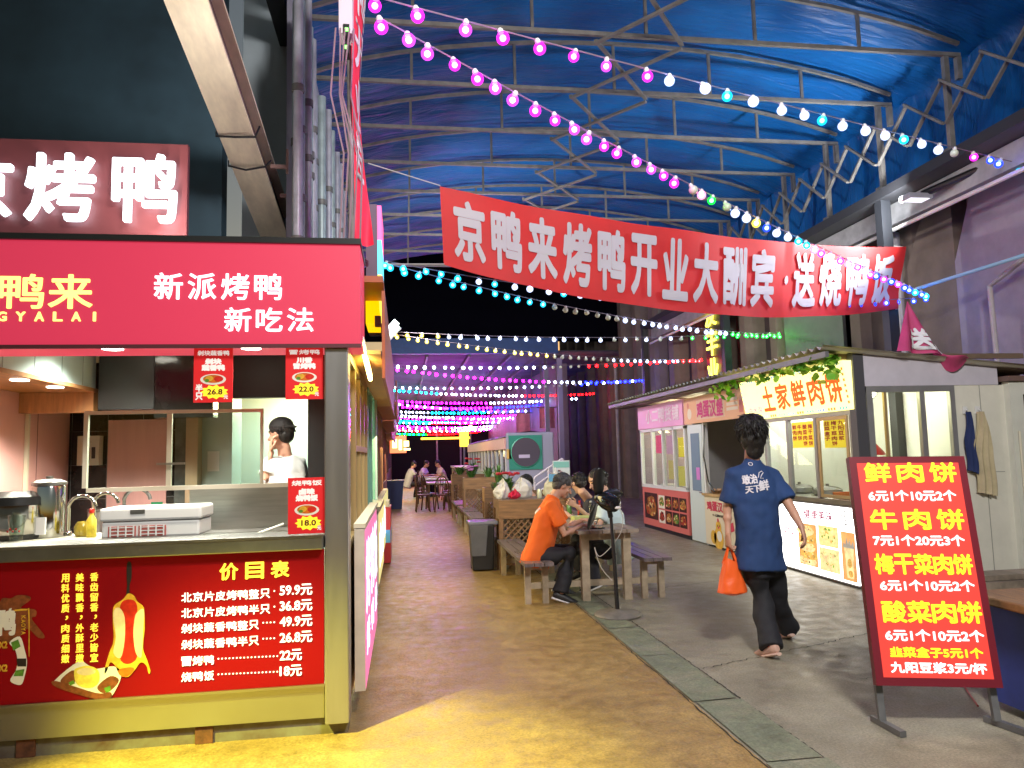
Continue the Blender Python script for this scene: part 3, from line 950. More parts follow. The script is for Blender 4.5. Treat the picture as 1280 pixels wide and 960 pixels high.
# glass screen with a pale frame
fy = SY + .72
a_, b_ = at(105, 514, Y=fy), at(328, 604, Y=fy)
fr = MB()
fr.box(a_.x, a_.x + .025, fy, fy + .03, b_.z, a_.z); fr.box(b_.x - .016, b_.x, fy, fy + .03, b_.z, a_.z)
fr.box(a_.x + .026, b_.x - .017, fy, fy + .03, a_.z - .022, a_.z); fr.box(a_.x + .026, b_.x + .16, fy - .002, fy + .035, b_.z - .028, b_.z - .001)
xm = at(214, 560, Y=fy).x
fr.box(xm - .03, xm, fy + .004, fy + .026, b_.z, a_.z - .023)
sc_ = fr.build('screen_frame', mat('cream_aluminium', (.72, .68, .56), .3, .4), stall)
MB().box(a_.x + .02, b_.x - .01, fy + .012, fy + .018, b_.z, a_.z - .01).build('screen_glass', glass('screen_glass', (.88, .94, .92), .03), sc_)
MB().bar((xm - .08, fy - .02, b_.z + .14), (xm + .09, fy - .02, b_.z + .14), .014).build('screen_handle', STEEL, sc_)
pl = MB().box(-2.84, -2.66, INY - .16, INY - .07, 1.5, 1.76).build('electric_box', mat('cream_box', (.66, .64, .54), .45), stall)
MB().box(-2.72, -2.69, INY - .165, INY - .161, 1.56, 1.66).build('switch', BLACK, pl)

for k, (x, hh, rr, c, lb) in enumerate(((-2.35, .12, .05, (.66, .62, .5), 'cream tub on the back counter of the duck stall'), (-2.12, .10, .04, (.45, .40, .3), 'small amber tub beside the cream tub'), (-1.72, .13, .05, (.6, .6, .58), 'steel canister by the pale door column'), (-2.62, .20, .06, (.6, .6, .58), 'tall steel canister below the electric box'))):
    rt = thing('canister', lb, 'canister', (x, INY - .3, .9))
    MB().lathe([(rr, 0), (rr, hh), (rr * .9, hh + .004)], (x, INY - .3, .902), 18).build('body', mat('canister_%d' % k, c, .3, .0 if k < 2 else .9), rt, smooth=40)
    MB().lathe([(rr * 1.06, hh + .005), (rr * 1.06, hh + .025), (.02, hh + .035), (.001, hh + .036)], (x, INY - .3, .902), 18).build('lid', STEEL_D, rt, smooth=40)

# alley side of the duck stall
MB().box(XE - .05, XE - .01, SY + .16, 6.6, .12, 1.0).build('side_panel', mat('ochre_panel', (.42, .24, .08), .5, var=.2), stall)
sf = MB()
AMB = mat('amber_aluminium', (.42, .30, .14), .35, .5)
for y in (4.47, 5.05, 5.6, 6.15, 6.6): sf.box(XE - .045, XE - .005, y, y + .035, 1.0, 2.12)
sf.box(XE - .045, XE - .004, 4.5, 6.63, .98, 1.03); sf.box(XE - .045, XE - .004, 4.5, 6.63, 2.09, 2.14)
sf.box(XE - .045, XE - .004, 5.06, 6.6, 1.55, 1.59)
sd = sf.build('side_window', AMB, stall)
MB().box(XE - .03, XE - .022, 4.48, 6.6, 1.03, 2.09).build('pane', GLASS, sd)
MB().box(-.30, -.232, 4.56, 6.75, 1.09, 1.115).build('side_shelf', mat('shelf_cream', (.62, .55, .42), .5), stall)

def srect_x(mb, x, y, w, z, h): mb.add([(x, y, z), (x, y + w, z), (x, y + w, z + h), (x, y, z + h)], [(0, 1, 2, 3)], 0)


def lightbox(name, label, x0, x1, y0, y1, z0, z1, glyph, col=(.9, .06, .34)):
    r_ = thing(name, label, 'light box', (x0, (y0 + y1) / 2, z0))
    MB().box(x0, x1 - .004, y0, y1, z0, z1).build('case', mat('beige_case', (.55, .48, .42), .5, var=.12), r_)
    f_ = MB().box(x1 - .003, x1, y0 + .01, y1 - .01, z0 + .01, z1 - .01).build('face', emat('pink_lightbox_%02d' % int(col[2] * 99), col, .6), r_)
    mb_ = MB()
    n_ = max(1, len(glyph))
    p_ = (y1 - y0) / n_
    hh = (z1 - z0)
    for i, ch in enumerate(glyph):
        mb_.text(ch, (x1 + .002, y0 + .12 * p_ + i * p_, z0 + hh * .45), Y_, Z_, p_ * .74, hh * .46, bold=.008)
        mb_.text(ch, (x1 + .002, y0 + .2 * p_ + i * p_, z0 + hh * .18), Y_, Z_, p_ * .55, hh * .2, bold=.004)
    if not glyph:
        for i in range(5): srect_x(mb_, x1 + .002, y0 + (y1 - y0) * (.1 + .18 * i), (y1 - y0) * .1, z0 + hh * .2, hh * (.5 + .1 * (i % 2)))
    mb_.build('lettering' if glyph else 'printed_picture', emat('white_lightbox_print', (.80, .78, 1), 1.3, sample=False), r_)
    return r_


lightbox('counter_lightbox', 'pink glowing light box with white writing on the duck stall side', -.295, -.232, 4.54, 6.4, .16, 1.085, '烤鸭饭', (.9, .22, .48))

# price posters
def poster(label, bx, Y, top, lines_, price, extra, dim):
    a_, b_ = at(bx[0], (bx[1] + bx[3]) / 2, Y=Y), at(bx[2], (bx[1] + bx[3]) / 2, Y=Y)
    zt, zb = at((bx[0] + bx[2]) / 2, bx[1], Y=Y).z, at((bx[0] + bx[2]) / 2, bx[3], Y=Y).z
    W_, H_ = b_.x - a_.x, zt - zb
    r_ = thing('price_poster', label, 'poster', (a_.x + W_ / 2, Y, zb))
    PR = emat('poster_red', (.75, .015, .02), .35, sample=False)
    sh = MB().box(a_.x, b_.x, Y, Y + .004, zb, zt).build('sheet', PR, r_)
    def T(mb, s_, x, y, w, h, bold, lift=.0012, mi=0):
        mb.text(s_, (a_.x + W_ * x, Y - lift, zb + H_ * y), X_, Z_, W_ * w, H_ * h, bold=bold, mi=mi)
    mb = MB()
    T(mb, top, .1, .86, .8, .09, .0012)
    for i, l in enumerate(lines_): T(mb, l, .5 - .085 * len(l) - .03, .70 - i * .115, .17 * len(l) + .06, .10, .003)
    if extra: mb.vtext(extra, (a_.x + W_ * .06, Y - .0012, zb + H_ * .2), X_, Z_, W_ * .17, H_ * .13, H_ * .15, bold=.002)
    T(mb, '元', .78, .06, .10, .07, .001)
    mb.build('lettering', emat('poster_white', (.9, .85, .8), .7 if not dim else .42, sample=False), r_)
    mb = MB()
    cx_, cz_ = a_.x + W_ * .54, zb + H_ * .19
    st_ = [(cx_ + math.cos(math.pi * i / 11) * W_ * (.36 if i % 2 else .29), Y - .0018, cz_ + math.sin(math.pi * i / 11) * H_ * (.135 if i % 2 else .10)) for i in range(22)]
    mb.add(st_, [tuple(range(22))], 0)
    mb.build('price_burst', emat('poster_yellow', (1, .72, .03), .8, sample=False), r_)
    mb = MB(); T(mb, price, .36, .145, .38, .095, .0016, .003)
    mb.build('lettering', mat('poster_ink', (.10, .02, .01), .5), r_)
    mb = MB()
    for (dx, dy, rx, ry, mi, lf) in ((.5, .42, .33, .10, 5, .0010), (.5, .43, .26, .075, 0, .0014), (.40, .44, .10, .05, 1, .0018), (.64, .43, .12, .05, 3, .0020), (.34, .40, .06, .03, 7, .0022)):
        mb.add([(a_.x + W_ * (dx + rx * math.cos(2 * math.pi * i / 18)), Y - lf, zb + H_ * (dy + ry * math.sin(2 * math.pi * i / 18))) for i in range(18)], [tuple(range(18))], mi)
    mb.build('printed_picture', PRM, r_)


poster('red price poster with half duck price burst 26.8 hanging under the fascia', (242, 435, 291, 503), SY + .03, '剁块蔬香鸭', ('剁块', '蔬香鸭'), '26.8', '半只', True)
poster('red price poster with price burst 22.0 beside the steel corner post', (357, 434, 404, 499), SY + .03, '冒烤鸭', ('川香', '冒烤鸭'), '22.0', '', True)
poster('red price poster with price burst 18.0 standing on the counter ledge', (360, 597, 407, 667), SY + .02, '烧鸭饭', ('卤味', '烧鸭饭'), '18.0', '', False)

# things on the counters
def on(px, Y): return at(px, 600, Y=Y).x
CH = mat('chrome', (.62, .62, .58), .12, 1.)
ky = SY + .62
x = on(62, ky)
rt = thing('steel_urn', 'tall polished steel drinks urn on the cream counter', 'urn', (x, ky, 1.075))
MB().lathe([(.088, 0), (.09, .01), (.09, .30), (.085, .31)], (x, ky, 1.076), 28).build('body', CH, rt, smooth=40)
MB().lathe([(.094, .312), (.094, .33), (.06, .345), (.02, .35), (.02, .365), (.001, .366)], (x, ky, 1.076), 28).build('lid', STEEL_D, rt, smooth=40)
MB().box(x - .03, x + .03, ky - .11, ky - .091, 1.10, 1.20).build('label_plate', WHITE, rt)
x = on(22, ky - .05); yy = ky - .05
rt = thing('rice_cooker', 'round steel rice cooker with black lid at the frame edge', 'rice cooker', (x, yy, 1.075))
MB().lathe([(.145, .03), (.15, .04), (.15, .20)], (x, yy, 1.076), 28).build('body', CH, rt, smooth=40)
MB().lathe([(.155, .202), (.15, .25), (.10, .28), (.001, .285)], (x, yy, 1.076), 28).build('lid', BLACK, rt, smooth=40)
MB().lathe([(.14, 0), (.15, .028)], (x, yy, 1.076), 28).build('foot_ring', BLACK, rt, smooth=40)
x = on(23, SY + .36); yy = SY + .36
rt = thing('plastic_cup', 'clear plastic cup with red print before the rice cooker', 'cup', (x, yy, 1.076))
MB().lathe([(.032, 0), (.044, .14), (.047, .142), (.043, .142), (.031, .004), (.001, .003)], (x, yy, 1.086), 20, cap=False).build('wall', glass('cup_plastic', (.80, .84, .80), .1, .25), rt, smooth=30)
mb = MB()
for k in range(5): mb.ball((x - .03 + .015 * k, yy - .043 + .004 * abs(k - 2), 1.14 + .012 * (k % 2)), .006, 8, 6, (1, .3, 1))
mb.build('print', P_RED, rt)
def faucet(px, Y, h, w, label, mt=CH):
    x = on(px, Y)
    r_ = thing('faucet', label, 'faucet', (x, Y, 1.075))
    pts = [(x, Y, 1.076), (x, Y, 1.076 + h - w / 2)] + [(x + w / 2 - w / 2 * math.cos(t), Y - .01, 1.076 + h - w / 2 + w / 2 * math.sin(t)) for t in np.linspace(.2, 3.0, 9)]
    MB().tube(pts, .011, 10).build('spout', mt, r_, smooth=60)
    MB().lathe([(.022, 0), (.022, .02), (.014, .03)], (x, Y, 1.076), 14).build('base', mt, r_, smooth=40)
faucet(87, SY + .66, .24, .16, 'shiny arched faucet nearest the steel urn')
faucet(118, SY + .72, .25, .15, 'shiny arched faucet behind the sauce bottle')
faucet(156, SY + .75, .27, .16, 'dark arched faucet beside the green packet', STEEL_D)
x = on(116, SY + .5); yy = SY + .5
rt = thing('sauce_bottle', 'yellow sauce bottle with red cap on the cream counter', 'bottle', (x, yy, 1.076))
MB().lathe([(.026, 0), (.027, .01), (.027, .10), (.012, .125), (.011, .14)], (x, yy, 1.077), 16).build('body', mat('yellow_bottle', (.72, .58, .06), .3, var=.3, vscale=30), rt, smooth=40)
MB().lathe([(.014, .141), (.013, .165), (.005, .17)], (x, yy, 1.077), 12).build('cap', P_RED, rt, smooth=40)
x = on(103, SY + .56); yy = SY + .58
tag(MB().lathe([(.035, 0), (.045, .02), (.045, .06), (.03, .085), (.012, .09)], (x, yy, 1.077), 16).build('oil_jar', mat('amber_jar', (.32, .24, .03), .2), smooth=40), 'round amber jar between faucet and sauce bottle', 'jar')
x = on(198, SY + .75)
rt = thing('snack_packet', 'green printed packet hanging behind the white cool box', 'packet', (x, SY + .73, 1.2))
MB().grid(lambda u, v: (x - .035 + .07 * u, SY + .73 - .012 * math.sin(math.pi * u), 1.19 + .07 * v), 6, 4).build('bag', mat('green_packet', (.01, .22, .08), .3), rt)
mb = MB(); mb.text('香', (x - .015, SY + .712, 1.215), X_, Z_, .03, .03, bold=.001); mb.build('lettering', WLET, rt)
nn = thing('paper_note', 'white paper note taped beside the door column of the duck stall', 'note', (-1.7, INY - .11, 1.5))
MB().box(-1.76, -1.66, INY - .104, INY - .101, 1.42, 1.60).build('sheet', WHITE, nn)
# white cool box with red slotted front
x0, x1 = on(128, SY + .34), on(250, SY + .34)
rt = thing('cool_box', 'white plastic cool box with red slotted front on the counter', 'cool box', ((x0 + x1) / 2, SY + .34, 1.076))
MB().box(x0, x1, SY + .34, SY + .62, 1.077, 1.17).build('body', WHITE, rt, bevel=.012)
MB().box(x0 - .012, x1 + .012, SY + .33, SY + .63, 1.172, 1.25).build('lid', WHITE, rt, bevel=.015)
MB().box(x0 + .16, x0 + .24, SY + .326, SY + .3285, 1.215, 1.238).build('label_plate', STEEL_D, rt)
mb = MB()
for k in range(2):
    xa = x0 + .04 + k * .165
    mb.box(xa, xa + .15, SY + .334, SY + .339, 1.085, 1.145)
mb.build('vent_panel', mat('dusty_red', (.48, .12, .10), .5), rt)
mb = MB()
for k in range(2):
    xa = x0 + .04 + k * .165
    for z in (1.095, 1.115, 1.135): mb.box(xa + .008, xa + .142, SY + .329, SY + .333, z, z + .005)
    for j in range(4): mb.box(xa + .01 + j * .042, xa + .018 + j * .042, SY + .327, SY + .3285, 1.085, 1.148)
mb.build('slats', WHITE, rt)
tag(MB().tube([at(268, 679, Y=SY + .45), at(320, 668, Y=SY + .5), at(355, 655, Y=SY + .55)], .008, 8).build('chopping_stick', CT), 'long pale stick lying across the steel counter', 'stick')

# ================================================================= LEFT ROW BEYOND
# eave along the alley with tubes
TERR = mat('terracotta_fascia', (.34, .085, .03), .5, var=.15)
rt = thing('alley_eave', 'terracotta boarded eave over the left shop windows', 'eave', (-.2, 8, 2.1))
MB().box(-.30, -.12, 4.74, 6.9, 2.62, 2.66).build('top_board', TERR, rt)
MB().box(-.135, -.115, 4.9, 9.6, 2.02, 2.60).build('fascia_board', TERR, rt)
MB().box(-.42, -.14, 4.74, 9.6, 2.155, 2.18).build('soffit', mat('ochre_soffit', (.52, .28, .08), .5, var=.15), rt)
rt = thing('tube_light', 'yellow fluorescent tube glowing under the terracotta eave', 'tube light', (-.2, 4.6, 2.1))
q0, q1 = at(452, 429, Y=4.55), at(463, 474, Y=5.35)
MB().tube([q0, q1], .014, 10).build('tube', emat('yellow_tube', (1, .80, .22), 22), rt)
MB().bar(q0 + V((0, 0, .03)), q1 + V((0, 0, .03)), .03, .02).build('batten', WHITE, rt)
# projecting box sign, yellow box
rt = thing('projecting_sign', 'dark purple projecting box sign with coloured glowing edge', 'sign', (-.2, 5.3, 2.6))
a_, b_ = at(457, 255, Y=5.3), at(472, 374, Y=5.3)
MB().box(a_.x, b_.x, 5.3, 5.9, b_.z, a_.z).build('case', mat('plum_case', (.10, .055, .10), .45, var=.1), rt)
hh = a_.z - b_.z
for k, cc in enumerate(((1, .12, .35), (.1, .7, 1), (.9, .75, .1))):
    MB().box(b_.x + .001, b_.x + .03, 5.32, 5.88, a_.z - hh * (k + 1) / 3 * 1.1, a_.z - hh * k / 3 * 1.1 - .002).build('glow_edge', emat('edge_glow_%d' % k, cc, 1.2), rt)
a_, b_ = at(457, 376, Y=5.2), at(474, 404, Y=5.2)
rt = thing('yellow_box', 'small yellow lit box under the purple projecting sign', 'sign', (a_.x, 5.2, b_.z))
MB().box(a_.x, b_.x, 5.2, 5.6, b_.z, a_.z).build('case', emat('yellow_box_glow', (1, .62, .0), .9), rt)
MB().box(b_.x - .03, b_.x + .012, 5.18, 5.25, b_.z - .02, b_.z + .05).build('bracket', IRON, rt)
# following shops
SH = [('green framed shop window with dark glass', 6.95, 9.3, (.16, .36, .28), -.31), ('brown framed shop window', 9.5, 13.5, (.20, .09, .05), -.36), ('maroon shopfront', 13.7, 20, (.16, .04, .04), -.45), ('dim brown shopfront', 20.2, 30, (.12, .06, .05), -.6), ('dark shopfront', 30.2, 46.5, (.10, .05, .06), -.75)]
for i, (lb, y0, y1, c, xf) in enumerate(SH):
    rt = thing('shopfront', lb + ' on the alley, ' + ('just past the duck stall' if i == 0 else ORD[i] + ' after the duck stall'), 'shop', (xf, (y0 + y1) / 2, 0))
    fm = mat('shop_frame_%d' % i, c, .45, .2, var=.15)
    MB().box(xf - 2.5, xf - .06, y0, y1, 2.45, 2.6).build('roof', fm, rt)
    MB().box(xf - .10, xf - .0, y0, y1, .0, .95).build('wall', mat('shop_base_%d' % i, tuple(q * .8 + .05 for q in c), .55, var=.2), rt)
    MB().box(xf - 1.6, xf - 1.5, y0, y1, 0, 2.45).build('back_wall', mat('shop_back', (.40, .30, .18), .6), rt)
    mb = MB(); n_ = max(3, int((y1 - y0) / .8))
    for k in range(n_ + 1):
        y = y0 + (y1 - y0 - .06) * k / n_
        mb.box(xf - .08, xf - .01, y, y + .06, .951, 2.14)
    mb.box(xf - .08, xf - .008, y0, y1, 2.141, 2.44)
    wn = mb.build('window_frame', fm, rt)
    MB().box(xf - .05, xf - .04, y0 + .03, y1 - .03, .97, 2.13).build('pane', GLASS, wn)
    if i > 0:
        MB().box(xf + .0, xf + .26, y0 + .2, y1, 2.18, 2.24).build('awning', TERR, rt)
        MB().box(xf + .262, xf + .28, y0 + .2, y1, 2.05, 2.5).build('awning_board', mat('awning_board_%d' % i, ((.30, .07, .03), (.22, .05, .05), (.25, .03, .06), (.3, .04, .1))[i - 1], .5, var=.2), rt)
    lamp('shop_lamp', 'POINT', (xf - .8, (y0 + y1) / 2, 2.1), 14, (1, .78, .4), size=.1)
lightbox('counter_lightbox', 'small grey topped light box in front of the green framed window', -.30, -.235, 7.0, 8.6, .35, 1.0, '', (.85, .75, .3))
lightbox('counter_lightbox', 'narrow yellow and pink light box beyond the green framed window', -.34, -.27, 9.2, 12.6, .3, 1.0, '', (.9, .25, .3))
rt = thing('steel_sink', 'low steel sink on the alley side under the green window', 'sink', (-.27, 7.2, .98))
MB().box(-.36, -.22, 6.95, 8.2, 1.02, 1.06).build('rim', STEEL, rt)
MB().box(-.34, -.24, 7.0, 8.1, .99, 1.015).build('bowl', STEEL_D, rt)
# fire extinguisher box, blue bin, small lamps
rt = thing('red_cabinet', 'red cabinet with blue stickers standing against the shopfronts', 'cabinet', (-.25, 11.2, 0))
MB().box(-.34, -.20, 10.9, 11.6, .02, .80).build('body', mat('red_cabinet', (.48, .03, .03), .4), rt)
MB().box(-.2, -.196, 11.0, 11.5, .28, .50).build('sticker', mat('blue_sticker', (.12, .42, .70), .4), rt)
MB().box(-.34, -.205, 10.895, 10.899, .30, .48).build('sticker', MATS['blue_sticker'], rt)
MB().box(-.32, -.22, 10.95, 11.55, .801, .88).build('tray', mat('cream_trim'  , (.72, .68, .52), .4), rt)
rt = thing('blue_bin', 'dark blue bin standing by the far left shopfronts', 'bin', (-.35, 22.5, 0))
MB().hexa([(-.52, 22.3, 0), (-.08, 22.3, 0), (-.08, 22.75, 0), (-.52, 22.75, 0), (-.58, 22.25, .78), (-.02, 22.25, .78), (-.02, 22.8, .78), (-.58, 22.8, .78)]).build('body', mat('navy_plastic', (.02, .04, .16), .4), rt)
MB().box(-.60, 0, 22.22, 22.83, .781, .84).build('lid', MATS['navy_plastic'], rt)
# glowing far sign with numerals
rt = thing('neon_sign', 'glowing orange and pink sign board hung by the far left shops', 'neon sign', (.1, 30, 2.1))
a_, b_ = at(490, 545, Y=30), at(508, 566, Y=30)
MB().box(-.55, b_.x, 30, 30.15, b_.z, a_.z).build('board', emat('orange_pink_board', (1, .22, .08), 1.6), rt)
mb = MB()
for x, z, w_, h_ in ((-.45, .2, .18, .35), (-.2, .12, .12, .4), (0, .25, .2, .22), (.0, .1, .25, .08)): mb.box(x, x + w_, 29.98, 29.995, b_.z + z, b_.z + z + h_)
mb.build('glowing_shapes', emat('neon_yellow', (1, .85, .3), 4, sample=False), rt)
# tilted white lamp at the eave
rt = thing('flood_light', 'tilted white floodlight glowing at the edge of the left eave', 'floodlight', (-.1, 12.0, 3.5))
a_, b_ = at(481, 418, Y=12.1), at(496, 402, Y=12.1)
MB().bar(a_, b_, .10, .045, up=Y_).build('lamp_face', emat('cold_white_lamp', (.85, 1, .95), 7), rt)
MB().bar(a_ + V((.03, .06, -.06)), b_ + V((.03, .06, -.06)), .12, .04, up=Y_).build('housing', WHITE, rt)
MB().bar(a_ + V((-.02, .06, -.5)), a_ + V((.05, .06, -.03)), .03).build('bracket', IRON, rt)
# electrical boxes and hanging banner seen edge on
by = 4.85
rt = thing('junction_box', 'white electrical box with green indicator lights and loose cables above the fascia', 'junction box', (-.37, by, 4.3))
bx_ = at(432, 20, Y=by)
MB().box(bx_.x - .045, bx_.x + .045, by, by + .15, bx_.z - .12, bx_.z + .5).build('case', mat('box_white', (.62, .55, .60), .5), rt)
for py in (38, 60):
    q = at(433, py, Y=by)
    MB().box(q.x - .02, q.x + .02, by - .01, by + .08, q.z - .04, q.z + .04).build('relay', BLACK, rt)
    MB().box(q.x - .008, q.x + .012, by - .014, by - .011, q.z - .012, q.z + .012).build('indicator', emat('green_led', (.15, 1, .1), 5, sample=False), rt)
mb = MB()
rnd.seed(11)
for k in range(5):
    xa = -.42 + .03 * k
    mb.tube([(xa, by - .02, bx_.z - .1), (xa - .03 + rnd.uniform(-.03, .03), by - .03, 3.9), (xa + .05, by - .02, 3.5), (xa + rnd.uniform(-.02, .04), by, 2.8)], .006, 5)
mb.build('cables', mat('pale_cable', (.26, .17, .20), .5), rt)
cb = MB()
for k in range(9):
    ph = rnd.uniform(0, 6); xa = -.62 + .04 * k
    cb.tube([(xa + .08 * math.sin(t * 2.3 + ph), 4.95 + .1 * math.cos(t * 1.7 + ph), 2.78 + .10 * abs(math.sin(t * 1.3 + ph))) for t in np.linspace(0, 5, 14)], .006, 5)
tag(cb.build('cable_tangle', mat('maroon_cable', (.10, .03, .05), .5)), 'tangle of dark cables lying on top of the red fascia', 'cables')
# vertical red banner on a pole
rt = thing('hanging_banner', 'red vertical cloth banner with white writing seen nearly edge on', 'banner', (-.3, 5.0, 3.0))
MB().tube([(-.335, 5.02, 2.76), (-.345, 5.02, 6.0)], .022, 8).build('pole', IRON, rt)
def bn(u, v):
    z = 5.4 - 2.45 * v
    wd_ = .34 * (1 - .85 * max(0, (v - .68) / .32) ** 1.3)
    return (-.325 + (.055 + .05 * v) * u + .05 * math.sin(v * 5 + u * 2) * u, 5.0 - 0.0 + wd_ * u * 1.0 + .05 * math.sin(u * 7 + v * 9), z)
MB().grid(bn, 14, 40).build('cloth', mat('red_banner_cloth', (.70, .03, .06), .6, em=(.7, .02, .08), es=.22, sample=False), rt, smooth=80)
mb = MB()
for i, ch in enumerate('烤鸭开业送'):
    mb.text(ch, (0, 0, 0), X_, Z_, 1, 1, bold=.03, fn=lambda x, y, l, i=i: V(bn(.15 + .7 * x, .02 + .16 * i + .14 * (1 - y))) + V((.006 + l, 0, 0)))
mb.build('lettering', mat('banner_white', (.78, .78, .78), .6), rt)

# ================================================================= RIGHT STALLS
RX = 4.75
ALU = mat('grey_aluminium', (.36, .36, .38), .4, .6, var=.08)
ALUW = mat('white_aluminium', (.72, .73, .74), .4)
INW = mat('white_interior', (.78, .79, .76), .5)
NY = -Y_                       # writing on the stall fronts runs towards the camera


def rt_(px, py): return at(px, py, X=RX)


def stext(mb, s_, y0, y1, z0, z1, x=RX - .004, bold=.004, mi=0, cells=True, gap=.9):
    """writing on a front facing the alley; y0 is the far end (reads first)"""
    w_ = (y0 - y1)
    if cells:
        n_ = len(s_); mb.ctext(s_, (x, y0, z0), NY, Z_, w_ / n_ * gap, z1 - z0, w_ / n_, bold=bold, mi=mi)
    else:
        mb.text(s_, (x, y0, z0), NY, Z_, w_, z1 - z0, bold=bold, mi=mi)


def srect(mb, y0, y1, z0, z1, x, mi=0):
    mb.add([(x, y0, z0), (x, y1, z0), (x, y1, z1), (x, y0, z1)], [(0, 1, 2, 3)], mi)


def sdisc(mb, y, z, ry, rz, x, mi=0, n=18, wob=0.):
    mb.add([(x, y - ry * math.cos(2 * math.pi * i / n) * (1 + wob * math.sin(i * 5.3)), z + rz * math.sin(2 * math.pi * i / n) * (1 + wob * math.sin(i * 7.1))) for i in range(n)], [tuple(range(n))], mi)


# ---- pie stall
S0, S1 = 7.28, 9.78
ps = thing('pie_stall', 'meat pie stall with glowing yellow sign and white light box front', 'food stall', (RX + .8, 8.5, 0))
MB().box(RX + .10, 6.5, S1 - .05, S1 - .001, 0, 2.27).build('wall', INW, ps)
MB().box(6.45, 6.5, S0 + .06, S1 - .06, 0, 2.3).build('wall', INW, ps)
MB().box(RX + .11, 6.44, S0 + .05, S1 - .06, 2.24, 2.27).build('ceiling', INW, ps)
# lower wall, counter
MB().box(RX + .02, RX + .08, S0 + .12, S1 - .02, .0, .86).build('wall', ALU, ps)
MB().box(RX - .03, RX + .55, S0 + .13, S1 - .02, .865, .915).build('counter', STEEL, ps)
lb = MB().box(RX - .02, RX + .015, S0 + .13, S1 - .03, .035, .84)
lbo = lb.build('light_box', emat('white_lightbox_face', (1, .99, .95), 3.2), ps)
fm = MB()
for z in (.02, .842): fm.box(RX - .025, RX + .016, S0 + .12, S1 - .02, z, z + .014)
fm.build('light_box_frame', ALU, lbo)
FD = [mat('food_golden', (.62, .36, .08), .5, var=.55, vscale=14), mat('food_crust', (.75, .58, .28), .5, var=.35, vscale=16), mat('food_green', (.12, .30, .04), .5, var=.6, vscale=24), mat('food_orange', (.62, .30, .10), .5, var=.3, vscale=5), mat('food_noodle', (.75, .60, .24), .5, var=.35, vscale=28), P_WHT,
      mat('print_magenta', (.55, .06, .22), .5), mat('print_grey', (.16, .15, .18), .5), mat('food_roast', (.36, .12, .03), .5, var=.6, vscale=16), mat('food_dark', (.06, .02, .015), .5, var=.6, vscale=18), mat('food_red', (.40, .04, .02), .5, var=.6, vscale=18)]
FDU = [m_.copy() for m_ in FD]
for m_ in FD[:5]:
    b_ = m_.node_tree.nodes['Principled BSDF']; lk = b_.inputs['Base Color'].links
    if lk:
        m_.node_tree.links.new(lk[0].from_socket, b_.inputs['Emission Color'])
    b_.inputs['Emission Strength'].default_value = .75
    m_.cycles.emission_sampling = 'NONE'
pm = MB()
xp = RX - .022
def prect(px0, py0, px1, py1): # image box -> y far, y near, z low, z high
    a = rt_(px0, (py0 + py1) / 2); c = rt_(px1, (py0 + py1) / 2); d = rt_((px0 + px1) / 2, py1); e = rt_((px0 + px1) / 2, py0)
    return a.y, c.y, d.z, e.z
def specks(mb, y, z, ry, rz, n, x, mis, seed):
    r_ = random.Random(seed)
    for i in range(n):
        a = r_.uniform(0, 6.28); q = math.sqrt(r_.random())
        s_ = r_.uniform(.10, .26) * min(ry, rz)
        sdisc(mb, y + ry * q * math.cos(a), z + rz * q * math.sin(a), s_ * r_.uniform(.8, 2.2), s_, x - .00012 * i, mis[i % len(mis)], 7, .25)


# pies, wraps, cup: three printed photos
ya, yb = 8.58, 8.17
srect(pm, ya, yb, .11, .60, xp, 3)
for k, (z, mi) in enumerate(((.17, 1), (.245, 0), (.33, 1), (.43, 0), (.52, 1))): sdisc(pm, (ya + yb) / 2 + .02 * (-1) ** k, z, .19, .06, xp - .001 - .003 * k, mi, 20, .06); specks(pm, (ya + yb) / 2, z + .01, .16, .045, 18, xp - .0013 - .003 * k, (0, 1, 4, 0, 9), k)
ya, yb = 8.13, 7.73
srect(pm, ya, yb, .38, .61, xp, 4)
sdisc(pm, 7.93, .50, .17, .085, xp - .001, 1, 20, .08); sdisc(pm, 7.93, .49, .12, .05, xp - .0016, 4, 20, .1); specks(pm, 7.93, .50, .15, .075, 40, xp - .002, (4, 1, 0, 4, 2), 5)
srect(pm, ya, yb, .10, .36, xp, 1)
for k, (z, mi) in enumerate(((.15, 1), (.175, 2), (.25, 1), (.28, 2))): sdisc(pm, 7.93 + .02 * (-1) ** k, z, .17, .05, xp - .001 - .004 * k, 1, 20, .12); specks(pm, 7.93, z + .01, .15, .035, 24, xp - .0014 - .004 * k, (2, 1, 2, 0, 4), k + 9)
ya, yb = 7.68, 7.42
srect(pm, ya, yb, .06, .58, xp, 3)
pm.add([(xp - .001, 7.60, .09), (xp - .001, 7.48, .09), (xp - .001, 7.45, .42), (xp - .001, 7.63, .42)], [(0, 1, 2, 3)], 1)
crown = [(7.65, .41), (7.63, .47), (7.60, .44), (7.575, .53), (7.55, .45), (7.52, .51), (7.50, .44), (7.46, .49), (7.44, .41)]
pm.add([(xp - .0016, y, z) for y, z in crown], [tuple(range(len(crown)))], 5)
sdisc(pm, 7.54, .25, .04, .05, xp - .002, 0, 14); sdisc(pm, 7.53, .14, .045, .035, xp - .0024, 0, 14, .15)
stext(pm, '健康美味', 8.42, 7.80, .665, .775, xp - .001, .003, 6)
for i, s_ in enumerate(('鲜香可口', '酥脆可口', '现做现卖', '皮薄馅大')): stext(pm, s_, 7.66, 7.42, .775 - i * .045, .81 - i * .045, xp - .001, .0008, 7)
for i, s_ in enumerate(('手工现烙', '非遗美食', '外酥里嫩')): stext(pm, s_, 8.98, 8.68, .53 - i * .05, .57 - i * .05, xp - .001, .001, 6)
